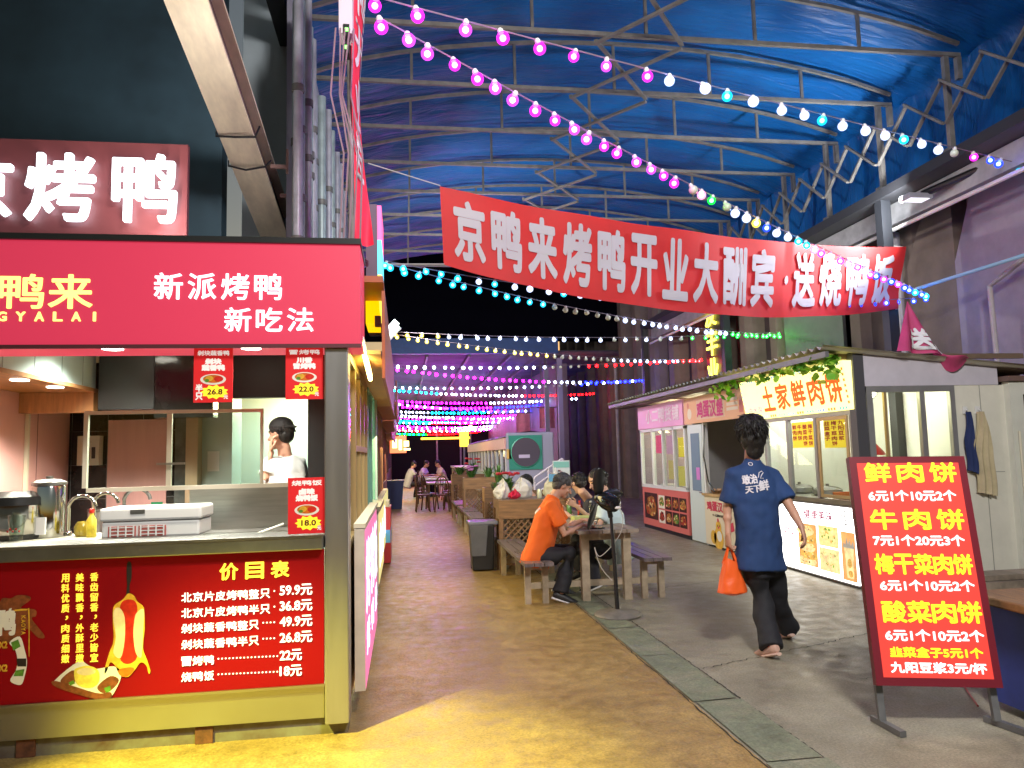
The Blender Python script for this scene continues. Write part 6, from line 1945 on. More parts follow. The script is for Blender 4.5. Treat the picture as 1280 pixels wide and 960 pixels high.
MB().box(x0 + .05, x0 + .75, y0 - .10, y0 - .081, 1.19, 1.90).build('front_panel', mat('train_green', (.02, .20, .16), .45), fm)
MB().lathe([(.30, 0), (.30, .02), (.001, .021)], (x0 + .40, y0 - .10, 1.55), 30, axis=(0, -1, 0)).build('round_window', mat('train_glass', (.08, .07, .1)), fm, smooth=30)
MB().lathe([(.31, .0), (.32, .012), (.30, .022)], (x0 + .40, y0 - .101, 1.55), 30, axis=(0, -1, 0), cap=False).build('round_rim', mat('train_green_rim', (.03, .28, .20), .45), fm, smooth=30)
MB().box(x0 + .25, x0 + .48, y0 - .124, y0 - .122, 1.43, 1.50).build('name_plate', mat('lilac_plate', (.45, .40, .60), .5), fm)
MB().box(x0 + .001, x0 + .22, y0 - .10, y0 - .081, 1.42, 1.62).build('lamp_plate', mat('ochre_plate', (.50, .32, .10), .5), fm)
# stairs with railings
st_ = thing('stair_railing', 'white metal stair railing rising beside the train kiosk', 'railing', (2.7, 14, 0))
p0, p1 = at(668, 597, Y=14.0), at(703, 573, Y=14.0)
for k, dz in enumerate((0, -.16, -.32, -.48)): MB().tube([p0 + Z_ * dz, p1 + Z_ * dz], .018, 8).build('rail', mat('lilac_white_metal', (.60, .56, .66), .4), st_)
for t_ in (0, .5, 1):
    q = p0.lerp(p1, t_)
    MB().tube([V((q.x, q.y, .05)), q], .02, 8).build('post', MATS['lilac_white_metal'], st_)
sp = thing('metal_stairs', 'dark metal stairs behind the white railing', 'stairs', (2.9, 14.6, 0))
for k in range(5): MB().box(2.5 + .16 * k, 2.66 + .16 * k, 14.1, 15.0, .14 + .16 * k, .18 + .16 * k).build('tread', IRON, sp)
MB().bar((2.5, 14.08, .05), (3.35, 14.08, .9), .12, .04, up=Y_).build('stringer', IRON, sp)
nb_ = thing('notice_board', 'pale green and white printed notice board on legs beside the railing', 'notice board', (2.95, 13.7, 0))
a_, b_ = at(691, 576, Y=13.7), at(713, 613, Y=13.7)
pn = MB().box(a_.x, b_.x, 13.7, 13.73, b_.z, a_.z).build('panel', mat('notice_white', (.60, .66, .66), .5), nb_)
mb = MB()
mb.box(a_.x + .01, b_.x - .01, 13.696, 13.699, a_.z - .13, a_.z - .02, 0)
rnd.seed(8)
for k in range(14): 
    x = a_.x + .03 + rnd.random() * .24; z = b_.z + .04 + rnd.random() * .32
    mb.box(x, x + .05, 13.697, 13.699, z, z + .03, 1 + k % 2)
mb.build('printed_picture', [mat('notice_teal', (.20, .48, .42), .5), mat('notice_grey', (.30, .36, .40), .5), mat('notice_red', (.45, .20, .22), .5)], pn)
for x in (a_.x + .02, b_.x - .05): MB().box(x, x + .03, 13.705, 13.725, 0, b_.z - .001).build('leg', IRON, nb_)
# hanging pink signs on the far right shops
for k, (bx, Y, lb) in enumerate((((674, 510, 694, 535), 25, 'hanging pink cloth sign nearer the brown pilasters'), ((645, 517, 663, 545), 28, 'hanging pale pink cloth sign above the train kiosk'))):
    a_, b_ = at(bx[0], bx[1], Y=Y), at(bx[2], bx[3], Y=Y)
    rt = thing('hanging_sign', lb, 'sign', (a_.x, Y, b_.z))
    MB().grid(lambda u, v: (a_.x + (b_.x - a_.x) * u, Y + .03 * math.sin(u * 8), b_.z + (a_.z - b_.z) * v), 10, 4).build('cloth', mat('pink_cloth_sign', (.62, .22, .26), .6, var=.2), rt)
    MB().tube([(a_.x - .1, Y, a_.z + .02), (b_.x + .1, Y, a_.z + .02)], .02, 6).build('rod', IRON, rt)
# utility posts and kiosks on the far right
for i, (px, Y) in enumerate(((683, 24), (700, 22), (660, 30))):
    x = at(px, 560, Y=Y).x
    m = MB().box(x, x + .14, Y, Y + .14, 0, 4.4)
    tag(m.build('lane_post', mat('mauve_post', (.26, .22, .28), .5)), 'mauve grey steel post on the far right of the lane, %s from the front' % ORD[(1, 0, 2)[i]], 'post')
m = MB().box(5.2, 5.6, 25, 46, 0, 4.6)
tag(m.build('far_shop_wall', mat('far_mauve', (.20, .14, .17), .6, var=.3, vscale=1.2)), 'mauve shop wall along the far right of the lane', 'wall')
rt = thing('yellow_light_box', 'yellow glowing upright light box near the far end of the lane', 'light box', (2.4, 33, 1.5))
a_, b_ = at(575, 539, Y=33), at(586, 558, Y=33)
MB().box(a_.x, b_.x, 33, 33.3, b_.z, a_.z).build('case', emat('amber_box', (1, .58, .04), 2.2), rt)
MB().box(a_.x + .15, a_.x + .22, 33.1, 33.2, 0, b_.z).build('post', IRON, rt)
rt = thing('blurred_lamp', 'bright warm lamp standing above the yellow light box', 'lamp', (2.9, 33, 3))
a_ = at(588, 535, Y=33)
MB().ball(a_, .12, 12, 8).build('globe', emat('amber_globe', (1, .75, .3), 6), rt)
MB().tube([a_ - Z_ * .12, V((a_.x, a_.y, 0))], .03, 8).build('pole', IRON, rt)
rt = thing('far_kiosk', 'low wooden kiosk counter with flowers beyond the train kiosk', 'kiosk', (2.6, 30, 0))
MB().box(1.95, 2.9, 27, 31, 0, 1.05).build('counter', WOODB, rt)
MB().box(1.9, 2.95, 26.95, 31, 1.051, 1.12).build('top', mat('cream_trim', (.72, .68, .52)), rt)

# ================================================================= PEOPLE
SKIN = mat('skin', (.52, .28, .19), .5, var=.06, vscale=12)
SKIN2 = mat('skin_pale', (.60, .36, .26), .5, var=.06, vscale=12)
HAIR = mat('black_hair', (.012, .010, .010), .42, bump=.5, bscale=60, stretch=(3, 3, .4))
HAIRG = mat('greying_hair', (.05, .045, .045), .5, bump=.4, bscale=60)
EYE = mat('eye_dark', (.015, .01, .01), .2)
LIP = mat('lip', (.36, .13, .10), .5)


def remeshed(mb, vox, it=4, fac=.5):
    o = mb.build('tmp', BLACK)
    m = o.modifiers.new('r', 'REMESH'); m.mode = 'VOXEL'; m.voxel_size = vox; m.use_smooth_shade = True
    if it:
        s_ = o.modifiers.new('s', 'SMOOTH'); s_.factor = fac; s_.iterations = it
    me = bpy.data.meshes.new_from_object(o.evaluated_get(bpy.context.evaluated_depsgraph_get()))
    vs = [v.co.copy() for v in me.vertices]; fs = [tuple(p.vertices) for p in me.polygons]; ns = [v.normal.copy() for v in me.vertices]
    od = o.data
    bpy.data.objects.remove(o); bpy.data.meshes.remove(me); bpy.data.meshes.remove(od)
    return vs, fs, ns


def organic(name, mb, vox, mats, parent, it=4, fold=0., ff=9., pick=None, extra=None):
    vs, fs, ns = remeshed(mb, vox, it)
    if fold:
        for i, v in enumerate(vs):
            q = noise.noise((v.x * ff + v.z * 4, v.y * ff - v.z * 2, v.z * ff * .8)) + .5 * noise.noise((v.x * ff * 2.3, v.y * ff * 2.3 + v.z * 6, v.z * ff * 2))
            vs[i] = v + ns[i] * (q * fold)
    out = MB().add(vs, fs)
    if extra: 
        for ev, ef in extra: out.add(ev, ef)
    if pick: out.m = [pick(sum((out.v[i] for i in f), V((0, 0, 0))) / len(f)) for f in out.f]
    return out.build(name, mats, parent, smooth=180)


def hand_mesh(w, d, palm, side, curl=.5, L=.175, spread=.16):
    """w wrist, d direction of the hand, palm the way the palm faces, side the thumb side"""
    d = V(d).normalized(); palm = (V(palm) - d * d.dot(V(palm))).normalized(); sd = d.cross(palm) * side
    m = MB()
    pl = L * .5
    m.loft([(w + d * (-.02), sd * .024, palm * .019), (w + d * .015, sd * .030, palm * .017), (w + d * pl * .6, sd * .040, palm * .015), (w + d * pl, sd * .040, palm * .012)], 12)
    for k, (off, ln) in enumerate(((.030, .068), (.010, .078), (-.010, .072), (-.029, .056))):
        b0 = w + d * (pl - .012) + sd * off
        dd = (d + sd * (off * spread / .03)).normalized()
        c1 = (dd * math.cos(curl * .7) + palm * math.sin(curl * .7)); c2 = (dd * math.cos(curl * 1.9) + palm * math.sin(curl * 1.9)); c3 = (dd * math.cos(curl * 2.8) + palm * math.sin(curl * 2.8))
        p1 = b0 + dd * .012; p2 = p1 + c1 * ln * .45; p3 = p2 + c2 * ln * .32; p4 = p3 + c3 * ln * .23
        m.limb([b0, p1, p2, p3, p4], [.0095, .0092, .0085, .008, .0072], 8)
    t0 = w + d * .025 + sd * .026
    t1 = t0 + (d * .55 + sd * .7 + palm * .3).normalized() * .034; t2 = t1 + (d * .85 + sd * .25 + palm * .45).normalized() * .030; t3 = t2 + (d * .9 + palm * .4).normalized() * .020
    m.limb([t0, t1, t2, t3], [.013, .011, .0098, .0085], 8)
    v_, f_, _ = remeshed(m, .0042, 2, .4)
    return v_, f_


def person(label, J, top, legs, shoe, hair='short', skin=None, group=None, sleeve=.55, fine=True, hairmat=None, cap=None, pants_loose=1., shirt_long=.16, curl=(.5, .5), palms=None, shirt_vox=.013, shoes=True, k=1.0, hand=True):
    skin = skin or SKIN
    g = {q: V(p) for q, p in J.items()}
    pel, nk, hd = g['pelvis'], g['neck'], g['head']
    face, look = g['facing'].normalized(), g['look'].normalized()
    base = V((pel.x, pel.y, 0))
    r_ = thing('person', label, 'person', base, group)
    up = (nk - pel).normalized()
    lat = (g['shR'] - g['shL']).normalized()
    hu = (g.get('hup') or (hd - nk)).normalized()
    hu = (hu - look * hu.dot(look)).normalized(); hr = look.cross(hu).normalized()
    HM = Matrix((hr, look, hu)).transposed()
    vox = .009 if fine else .016
    # ---------------- body
    b = MB()
    def H(x, y, z): return hd + hr * x * k + look * y * k + hu * z * k
    b.ball(H(0, -.012, .022), .1 * k, 20, 14, (.77, .96, .97), rot=HM)
    b.ball(H(0, .014, -.048), .1 * k, 18, 12, (.60, .70, .70), rot=HM)
    b.ball(H(0, .060, -.095), .03 * k, 10, 8, (1.1, .9, .75), rot=HM)
    b.limb([H(0, .082, .012), H(0, .098, -.016), H(0, .108, -.030)], [.009 * k, .012 * k, .015 * k], 8)
    for s_ in (-1, 1):
        b.ball(H(.077 * s_, -.012, -.008), .032 * k, 10, 8, (.38, .62, 1.0), rot=HM)
        b.ball(H(.034 * s_, .070, .028), .022 * k, 8, 6, (1.2, .6, .45), rot=HM)
        b.ball(H(.045 * s_, .055, -.030), .028 * k, 8, 6, (.9, .7, .8), rot=HM)
    b.ball(H(0, .085, -.062), .02 * k, 8, 6, (1.3, .6, .6), rot=HM)
    b.limb([H(0, -.02, -.06), H(0, -.025, -.11), nk + up * -.03], [.056, .054, .064], 14)
    fwd = face
    fw2 = (fwd - up * fwd.dot(up)).normalized()
    T = (nk - pel).length
    def ring(t, wx, dy, sh=0.): return (pel + up * T * t + fw2 * sh, lat * wx, fw2 * dy)
    b.loft([ring(-.16, .12, .09), ring(-.02, .15, .11), ring(.2, .14, .10), ring(.45, .14, .10), ring(.7, .16, .11), ring(.88, .15, .09), ring(1.0, .07, .06)], 18)
    for s_ in 'LR':
        b.limb([g['sh' + s_], g['el' + s_], g['wr' + s_]], [.046, .037, .025], 12)
        mid = g['el' + s_].lerp(g['wr' + s_], .35); b.ball(mid, .037, 10, 8)
        b.limb([g['hip' + s_], g['hip' + s_].lerp(g['kn' + s_], .5), g['kn' + s_], g['kn' + s_].lerp(g['an' + s_], .35), g['an' + s_]], [.070, .058, .044, .042, .032], 12)
        tv = (g['toe' + s_] - g['an' + s_])
        if not shoes: b.limb([g['an' + s_] - tv * .25 - Z_ * .03, g['an' + s_] + tv * .4 - Z_ * .005, g['an' + s_] + tv * (.75 if shoes else 1)], [.026, .026, .016] if shoes else [.036, .036, .022], 12)
    extra = []
    if hand and fine:
        for i, s_ in enumerate('LR'):
            wr = g['wr' + s_]
            d_ = g.get('hd' + s_, wr - g['el' + s_])
            pa = g.get('pa' + s_, -lat if s_ == 'R' else lat)
            extra.append(hand_mesh(wr, d_, pa, (1 if V(d_).normalized().cross(V(pa)).dot(V(g.get('th' + s_, fwd))) > 0 else -1), curl[i]))
    else:
        for s_ in 'LR':
            d_ = (g['wr' + s_] - g['el' + s_]).normalized()
            b.limb([g['wr' + s_], g['wr' + s_] + d_ * .08, g['wr' + s_] + d_ * .15], [.026, .032, .016], 10, .5)
    eyes = [H(.033 * s_, .088, .006) for s_ in (-1, 1)]; brows = [H(.034 * s_, .088, .034) for s_ in (-1, 1)]; mouth = H(0, .10, -.066)
    def pick(c):
        if (c - hd).length > .16 * k: return 0
        l = c - hd; y = l.dot(look)
        if y < .04: return 0
        for e in eyes:
            q = c - e
            if abs(q.dot(hu)) < .0075 and abs(q.dot(hr)) < .016: return 1
        for e in brows:
            q = c - e
            if abs(q.dot(hu)) < .006 and abs(q.dot(hr)) < .022: return 2
        q = c - mouth
        if abs(q.dot(hu)) < .008 and abs(q.dot(hr)) < .022: return 3
        return 0
    organic('body', b, vox, [skin, EYE, HAIR, LIP], r_, 4, pick=pick, extra=extra)
    # ---------------- shirt
    s = MB()
    hem = -shirt_long / T
    sit = abs((g['knL'] - g['hipL']).normalized().z) < .6
    s.loft([ring(hem, .205, .165 if sit else .150, -.01), ring(.08, .19, .15), ring(.35, .182, .146), ring(.62, .195, .145), ring(.80, .195, .118), ring(.93, .15, .09), ring(.985, .085, .075), ring(1.035, .066, .064, -.004)], 22)
    for q in 'LR':
        sh, el, wr = g['sh' + q], g['el' + q], g['wr' + q]
        e_ = sh.lerp(el, sleeve * 1.25) if sleeve < .9 else el
        inn = sh.lerp(nk - up * .05, .45)
        pts = [inn, sh + up * .008, sh.lerp(e_, .5), e_]; rs = [.070, .070, .068, .074]
        if sleeve >= .9:
            pts += [el.lerp(wr, .9)]; rs = [.075, .070, .062, .056, .042]
        s.tube(pts, rs, 16)
    shirt = organic('shirt', s, shirt_vox, top, r_, 5, .012 if fine else .006, 8.)
    # ---------------- trousers
    t = MB()
    pp = pants_loose
    wst = .02 if not sit else 0.
    t.loft([ring(.02 + wst, .15, .11), ring(-.10, .158, .12), ring(-.26, .14, .11)] if not sit else [ring(.04, .15, .11), ring(-.05, .155, .12), ring(-.18, .15, .12)], 20)
    for q in 'LR':
        hp, kn, an = g['hip' + q], g['kn' + q], g['an' + q]
        t.tube([hp + (hp - kn).normalized() * .05, hp.lerp(kn, .5), kn, kn.lerp(an, .5), an - (an - kn).normalized() * (.015 if sit else -.02)], [.092 * pp, .092 * pp, .080 * pp, .080 * pp, .086 * pp], 18)
        t.ball(kn, .080 * pp, 12, 8)
    organic('trousers', t, .013, legs, r_, 5, .013 if fine else .006, 7.)
    # ---------------- shoes
    if shoes:
        for q in 'LR':
            an, toe = g['an' + q], g['toe' + q]
            tv = (toe - an); tv.z *= 1.0; L = tv.length; tv.normalize()
            sdv = tv.cross(Z_).normalized(); uv = sdv.cross(tv).normalized()
            hl = an - tv * .06 - uv * .035
            m = MB().loft([(hl - tv * .015 + uv * .01, sdv * .022, uv * .025), (hl + tv * .02 + uv * .012, sdv * .036, uv * .045), (hl + tv * .10 + uv * .005, sdv * .040, uv * .042), (hl + tv * .19 - uv * .006, sdv * .045, uv * .030), (hl + tv * .245 - uv * .010, sdv * .035, uv * .022), (hl + tv * .265 - uv * .012, sdv * .016, uv * .012)], 16)
            so = organic('shoe', m, .007, shoe[0], r_, 3)
            m = MB().loft([(hl - tv * .022 - uv * .028, sdv * .02, uv * .012), (hl + tv * .03 - uv * .028, sdv * .040, uv * .013), (hl + tv * .11 - uv * .030, sdv * .042, uv * .012), (hl + tv * .20 - uv * .031, sdv * .048, uv * .012), (hl + tv * .262 - uv * .028, sdv * .030, uv * .011), (hl + tv * .278 - uv * .026, sdv * .012, uv * .009)], 16)
            m.build('sole', shoe[1], so, smooth=60)
    # ---------------- hair
    hm = hairmat or HAIR
    h = MB()
    if hair == 'shaggy':
        h.ball(H(0, -.026, .045), .1 * k, 18, 12, (1.10, 1.14, 1.06), rot=HM)
        h.ball(H(0, -.050, -.03), .1 * k, 16, 10, (1.02, .80, 1.15), rot=HM)
        h.ball(H(0, -.062, -.115), .1 * k, 12, 8, (.76, .46, .78), rot=HM)
        for s_ in (-1, 1): h.ball(H(.068 * s_, -.035, .02), .05 * k, 12, 8, (.7, 1.1, 1.5), rot=HM)
        for i in range(46):
            a = rnd.uniform(0, 6.28); z = rnd.uniform(-.4, 1)
            d_ = V((math.cos(a) * math.sqrt(1 - z * z * .9) * .09, -.03 + math.sin(a) * math.sqrt(1 - z * z * .9) * .095, .04 + z * .09))
            if d_.y > .045 and d_.z < .06: continue
            p = H(*d_); n_ = (p - hd).normalized()
            h.limb([p - n_ * .02, p + n_ * .004 - hu * .012, p + n_ * .008 - hu * .032], [.018, .012, .004], 6)
    elif hair == 'bun':
        h.ball(H(0, -.028, .040), .1 * k, 18, 12, (.90, 1.02, .95), rot=HM)
        h.ball(H(0, -.058, -.02), .1 * k, 16, 10, (.80, .60, .85), rot=HM)
        h.ball(H(0, -.125, .01), .042 * k, 12, 8, rot=HM)
        for s_ in (-1, 1): h.ball(H(.062 * s_, .005, .040), .045 * k, 12, 8, (.6, 1.2, 1.2), rot=HM)
    elif hair == 'long':
        h.ball(H(0, -.028, .040), .1 * k, 18, 12, (.93, 1.04, .96), rot=HM)
        h.ball(H(0, -.070, -.03), .1 * k, 16, 10, (.80, .55, .95), rot=HM)
        h.limb([H(0, -.09, -.05), H(0, -.11, -.16), H(0, -.10, -.26)], [.06, .05, .02], 12)
        for s_ in (-1, 1): h.ball(H(.062 * s_, .005, .035), .045 * k, 12, 8, (.6, 1.2, 1.2), rot=HM)
    else:
        h.ball(H(0, -.026, .040), .1 * k, 18, 12, (.86, 1.0, .93), rot=HM)
        h.ball(H(0, -.055, -.01), .1 * k, 16, 10, (.78, .62, .75), rot=HM)
        for s_ in (-1, 1): h.ball(H(.060 * s_, .005, .045), .040 * k, 12, 8, (.6, 1.2, .9), rot=HM)
    tuft = []
    if fine:
        tm = MB()
        L_ = .055 if hair == 'shaggy' else .03
        for i in range(1000 if hair == 'shaggy' else 260):
            a = rnd.uniform(0, 6.28); z = rnd.uniform(-.75, 1); q = math.sqrt(max(0, 1 - z * z))
            n_ = V((math.cos(a) * q, math.sin(a) * q, z))
            if n_.y > .35 and n_.z < .45: continue
            if hair != 'shaggy' and n_.z < -.35: continue
            sx, sy, sz = (.106, .112, .125) if hair == 'shaggy' else (.085, .098, .095)
            p = H(n_.x * sx, -.028 + n_.y * sy, .030 + n_.z * sz)
            nw = (hr * n_.x + look * n_.y + hu * n_.z).normalized()
            fl = (-hu + nw * hu.dot(nw) + look * rnd.uniform(-.3, .3) + hr * rnd.uniform(-.35, .35)).normalized()
            e1_ = p + fl * L_ * .5 + nw * rnd.uniform(.000, .006); e2_ = p + fl * L_ * rnd.uniform(.8, 1.15) + nw * rnd.uniform(-.008, .010)
            tm.tube([p - nw * .006 - fl * L_ * .2, e1_, e2_], [.005, .0042, .0008], 4)
        tuft = [(tm.v, tm.f)]
    organic('hair', h, .007 if fine else .012, hm, r_, 2, .004, 40., extra=tuft)
    if cap:
        c = MB()
        c.ball(H(0, -.02, .065), .1 * k, 18, 12, (.92, 1.05, .80), rot=HM)
        c.limb([H(-.05, .08 * cap[1], .05), H(0, .14 * cap[1], .045), H(.05, .08 * cap[1], .05)], [.03, .035, .03], 10, .3)
        organic('cap', c, .008, cap[0], r_, 3)
    return r_, shirt


NAVYT = mat('navy_tshirt', (.016, .048, .155), .8, var=.12, vscale=5, bump=.15, bscale=220)
BLKTR = mat('black_trousers', (.012, .012, .016), .75, var=.2, vscale=6, bump=.2, bscale=120)
# ---- the walking man
yw = 5.40
def w(px, py, Y=yw): return at(px, py, Y=Y)
J = dict(head=w(937, 543), neck=w(940, 577), pelvis=w(949, 690), facing=V((.03, 1, 0)), look=V((-.05, 1, -.02)), hup=V((0, 0, 1)),
         shL=w(916, 596, 5.38), elL=w(909, 637, 5.42), wrL=w(910, 668, 5.38), shR=w(966, 597, 5.42), elR=w(988, 634, 5.30), wrR=w(1002, 659, 5.18),
         hipL=w(938, 696), hipR=w(963, 696, 5.42), knL=w(953, 753, 5.40), knR=w(972, 752, 5.56), anL=w(963, 806, 5.20), anR=w(985, 792, 5.66),
         toeL=w(962, 812, 5.20) + V((-.02, .17, -.035)), toeR=w(986, 800, 5.66) + V((.02, .17, -.03)),
         hdL=V((.02, .05, -1)), paL=V((1, .1, 0)), thL=V((0, 1, 0)), hdR=V((.12, -.25, -1)), paR=V((-.8, .6, 0)), thR=V((-.3, 1, 0)))
J['anL'].z = .085; J['toeL'].z = .03; J['anR'].z = .09; J['toeR'].z = .035
SANDAL = (mat('beige_sandal', (.55, .34, .26), .6), mat('pink_sole', (.62, .42, .34), .6))
man, shirt = person('man in navy t-shirt and black trousers walking away with an orange plastic bag', J, NAVYT, BLKTR, SANDAL, 'shaggy', SKIN, curl=(.95, .45), shirt_long=.13, pants_loose=1.0, sleeve=.62)
# white print across the back
bm = BVHTree.FromPolygons([tuple(v.co + wloc(shirt)) for v in shirt.data.vertices], [tuple(p.vertices) for p in shirt.data.polygons])
def onback(x, z, l=.0):
    hit = bm.ray_cast(V((x, 3.5, z)), V((0, 1, 0)))
    return (hit[0] + V((0, -.004 - l, 0))) if hit[0] is not None else V((x, 5.25, z))
mb = MB()
def btxt(s_, px0, py0, px1, py1, bold):
    a_ = w(px0, py1, 5.26); b_ = w(px1, py0, 5.26)
    mb.text(s_, (0, 0, 0), X_, Z_, 1, 1, bold=bold, fn=lambda x, y, l: onback(a_.x + (b_.x - a_.x) * x, a_.z + (b_.z - a_.z) * y + (x) * .010, l))
btxt('敢治', 931, 594, 948, 606, .03)
btxt('天下', 934, 608, 950, 617, .03)
btxt('鲜', 950, 601, 963, 614, .04)
cu = [w(950, 597, 5.26), w(952, 591, 5.26), w(956, 589, 5.26), w(958, 591, 5.26), w(955, 594, 5.26), w(953, 598, 5.26), w(957, 598, 5.26)]
mb.tube([onback(p.x, p.z, .002) for p in cu], .0035, 6)
lo = [onback(w(940, 580, 5.3).x + .014 * math.cos(t), w(940, 580, 5.3).z + .012 * math.sin(t), .001) for t in np.linspace(0, 6.28, 10)]
mb.tube(lo, .003, 5)
mb.build('lettering', mat('shirt_print', (.72, .68, .74), .7), shirt)
# orange bag hanging from his hand
hb = J['wrL'] + V((.01, .01, -.10))
rt = thing('plastic_bag', 'orange plastic carrier bag hanging from the walking man\'s hand', 'plastic bag', (hb.x, hb.y, hb.z - .4))
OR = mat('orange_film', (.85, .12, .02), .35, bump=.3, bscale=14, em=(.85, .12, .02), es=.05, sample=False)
zb_, zt_ = w(917, 745, 5.36).z, w(912, 700, 5.36).z
wb = (w(935, 720, 5.36).x - w(899, 720, 5.36).x) / 2
cx_ = w(917, 720, 5.36).x
def bagf(u, v):
    a = 2 * math.pi * u
    pw = 1.0 - .62 * max(0, v - .12) ** 1.05
    k = 1 + .10 * noise.noise((math.cos(a) * 2, math.sin(a) * 2, v * 3)) + .05 * noise.noise((math.cos(a) * 7, math.sin(a) * 7, v * 5))
    bt_ = min(1, v * 9 + .25) if v < .09 else 1
    return (cx_ + (hb.x - cx_) * v ** 1.5 + wb * pw * k * math.cos(a) * bt_, hb.y + .075 * pw * k * math.sin(a) * bt_, zb_ + (zt_ - zb_) * v + .012 * math.cos(a * 3) * v)
MB().grid(bagf, 44, 22).build('sack', OR, rt, smooth=70)
mb = MB()
for s_, yy in ((-1, -.02), (1, .02)):
    for e_ in (-1, 1):
        mb.grid(lambda u, v: (hb.x * v + (hb.x + wb * .42 * e_ + wb * .2 * (u - .5)) * (1 - v) + .008 * (u - .5) * v, hb.y + yy * (1 - v * .8), zt_ - .03 + (hb.z + .035 - zt_ + .03) * v + .0 * u), 4, 8)
mb.build('handle', OR, rt, smooth=70)
MB().loft([(V((cx_ - .01, hb.y, zb_ + .02)), X_ * wb * .75, Y_ * .055), (V((cx_, hb.y, zb_ + .06)), X_ * wb * .72, Y_ * .055)], 16).build('contents', mat('dark_contents', (.22, .03, .02), .6), rt)

# ---- man in orange
yo = 7.72
def o_(px, py, Y=yo): return at(px, py, Y=Y)
J = dict(head=o_(704, 607), neck=o_(691, 622), pelvis=o_(673, 690), facing=V((1, .05, 0)), look=V((.86, .06, -.50)), hup=V((.35, 0, .9)),
         shR=o_(689, 632, 7.53), elR=o_(706, 668, 7.50), wrR=o_(728, 656, 7.60), shL=o_(692, 630, 7.92), elL=o_(708, 660, 8.02), wrL=o_(728, 650, 7.95),
         hipR=o_(676, 697, 7.63), hipL=o_(677, 694, 7.82), knR=o_(712, 692, 7.60), knL=o_(717, 686, 7.88), anR=o_(701, 738, 7.55), anL=o_(700, 722, 7.98),
         hdR=V((1, .15, -.05)), paR=V((.0, .0, -1)), thR=V((0, 1, .2)), hdL=V((1, -.2, .1)), paL=V((0, 0, -1)), thL=V((0, -1, .2)))
J['anR'].z = .09; J['anL'].z = .09
J['toeR'] = J['anR'] + V((.19, -.02, -.058)); J['toeL'] = J['anL'] + V((.19, .01, -.058))
ORT = mat('orange_tshirt', (.80, .13, .008), .75, var=.06, vscale=5, bump=.15, bscale=200)
SNK = (mat('black_sneaker', (.014, .014, .016), .5), mat('white_sole', (.72, .70, .68), .5))
man2, sh2 = person('man in orange t-shirt eating at the picnic table, seated on the near bench', J, ORT, BLKTR, SNK, 'short', SKIN, hairmat=HAIRG, curl=(.6, .5), shirt_long=.15)
bm2 = BVHTree.FromPolygons([tuple(v.co + wloc(sh2)) for v in sh2.data.vertices], [tuple(p.vertices) for p in sh2.data.polygons])
mb = MB()
for k_ in range(5):
    a_ = o_(666 + k_ * .3, 637 + k_ * 1.6, 7.5)
    hit = bm2.ray_cast(V((a_.x - .4, 7.6 + .02 * k_, a_.z)), V((1, 0, 0)))
    if hit[0] is not None: mb.ball(hit[0] + V((-.001, 0, 0)), .016, 8, 6, (.3, 1.6, 1))
if mb.v: mb.build('print', mat('shirt_print', (.72, .68, .74)), sh2)

# ---- woman in pale shirt across the table
yg = 8.25
def g_(px, py, Y=yg): return at(px, py, Y=Y)
J = dict(head=g_(746, 601), neck=g_(760, 624), pelvis=g_(772, 684), facing=V((-1, -.1, 0)), look=V((-.86, -.2, -.42)), hup=V((-.25, 0, .95)),
         shL=g_(758, 632, 8.08), elL=g_(748, 660, 8.0), wrL=g_(727, 652, 8.05), shR=g_(757, 630, 8.42), elR=g_(742, 652, 8.5), wrR=g_(720, 632, 8.35),
         hipL=g_(770, 690, 8.16), hipR=g_(769, 688, 8.34), knL=g_(737, 688, 8.12), knR=g_(736, 685, 8.36), anL=g_(742, 722, 8.12), anR=g_(742, 720, 8.36),
         hdL=V((-1, .1, .1)), paL=V((0, 0, -1)), thL=V((0, 1, 0)), hdR=V((-.8, 0, .5)), paR=V((-.3, -.9, 0)), thR=V((-.3, 0, .9)))
for q in 'LR':
    J['an' + q].z = .09; J['toe' + q] = J['an' + q] + V((-.18, 0, -.058))
person('woman in pale blue shirt with black hair eating across from the orange shirted man', J, mat('pale_blue_shirt', (.56, .70, .72), .75, var=.08, vscale=5), mat('dark_trousers', (.02, .02, .03), .8), SNK, 'bun', SKIN2, curl=(.5, .8))
# ---- person with dark hair further along the same table
ye = 9.0
def e_(px, py, Y=ye): return at(px, py, Y=Y)
J = dict(head=e_(723, 604), neck=e_(737, 624), pelvis=e_(752, 672), facing=V((-1, 0, 0)), look=V((-.25, .85, -.35)), hup=V((-.1, .3, .95)),
         shL=e_(736, 632, 8.85), elL=e_(728, 652, 8.8), wrL=e_(712, 645, 8.85), shR=e_(736, 630, 9.18), elR=e_(726, 652, 9.2), wrR=e_(709, 640, 9.1),
         hipL=e_(750, 677, 8.9), hipR=e_(750, 676, 9.1), knL=e_(722, 676, 8.9), knR=e_(721, 675, 9.1), anL=e_(726, 705, 8.9), anR=e_(726, 704, 9.1))
for q in 'LR':
    J['an' + q].z = .09; J['toe' + q] = J['an' + q] + V((-.18, 0, -.058))
person('dark haired person in dark top bending over food behind the orange shirted man\'s head', J, mat('dark_top', (.05, .05, .07), .8), BLKTR, SNK, 'short', SKIN2)
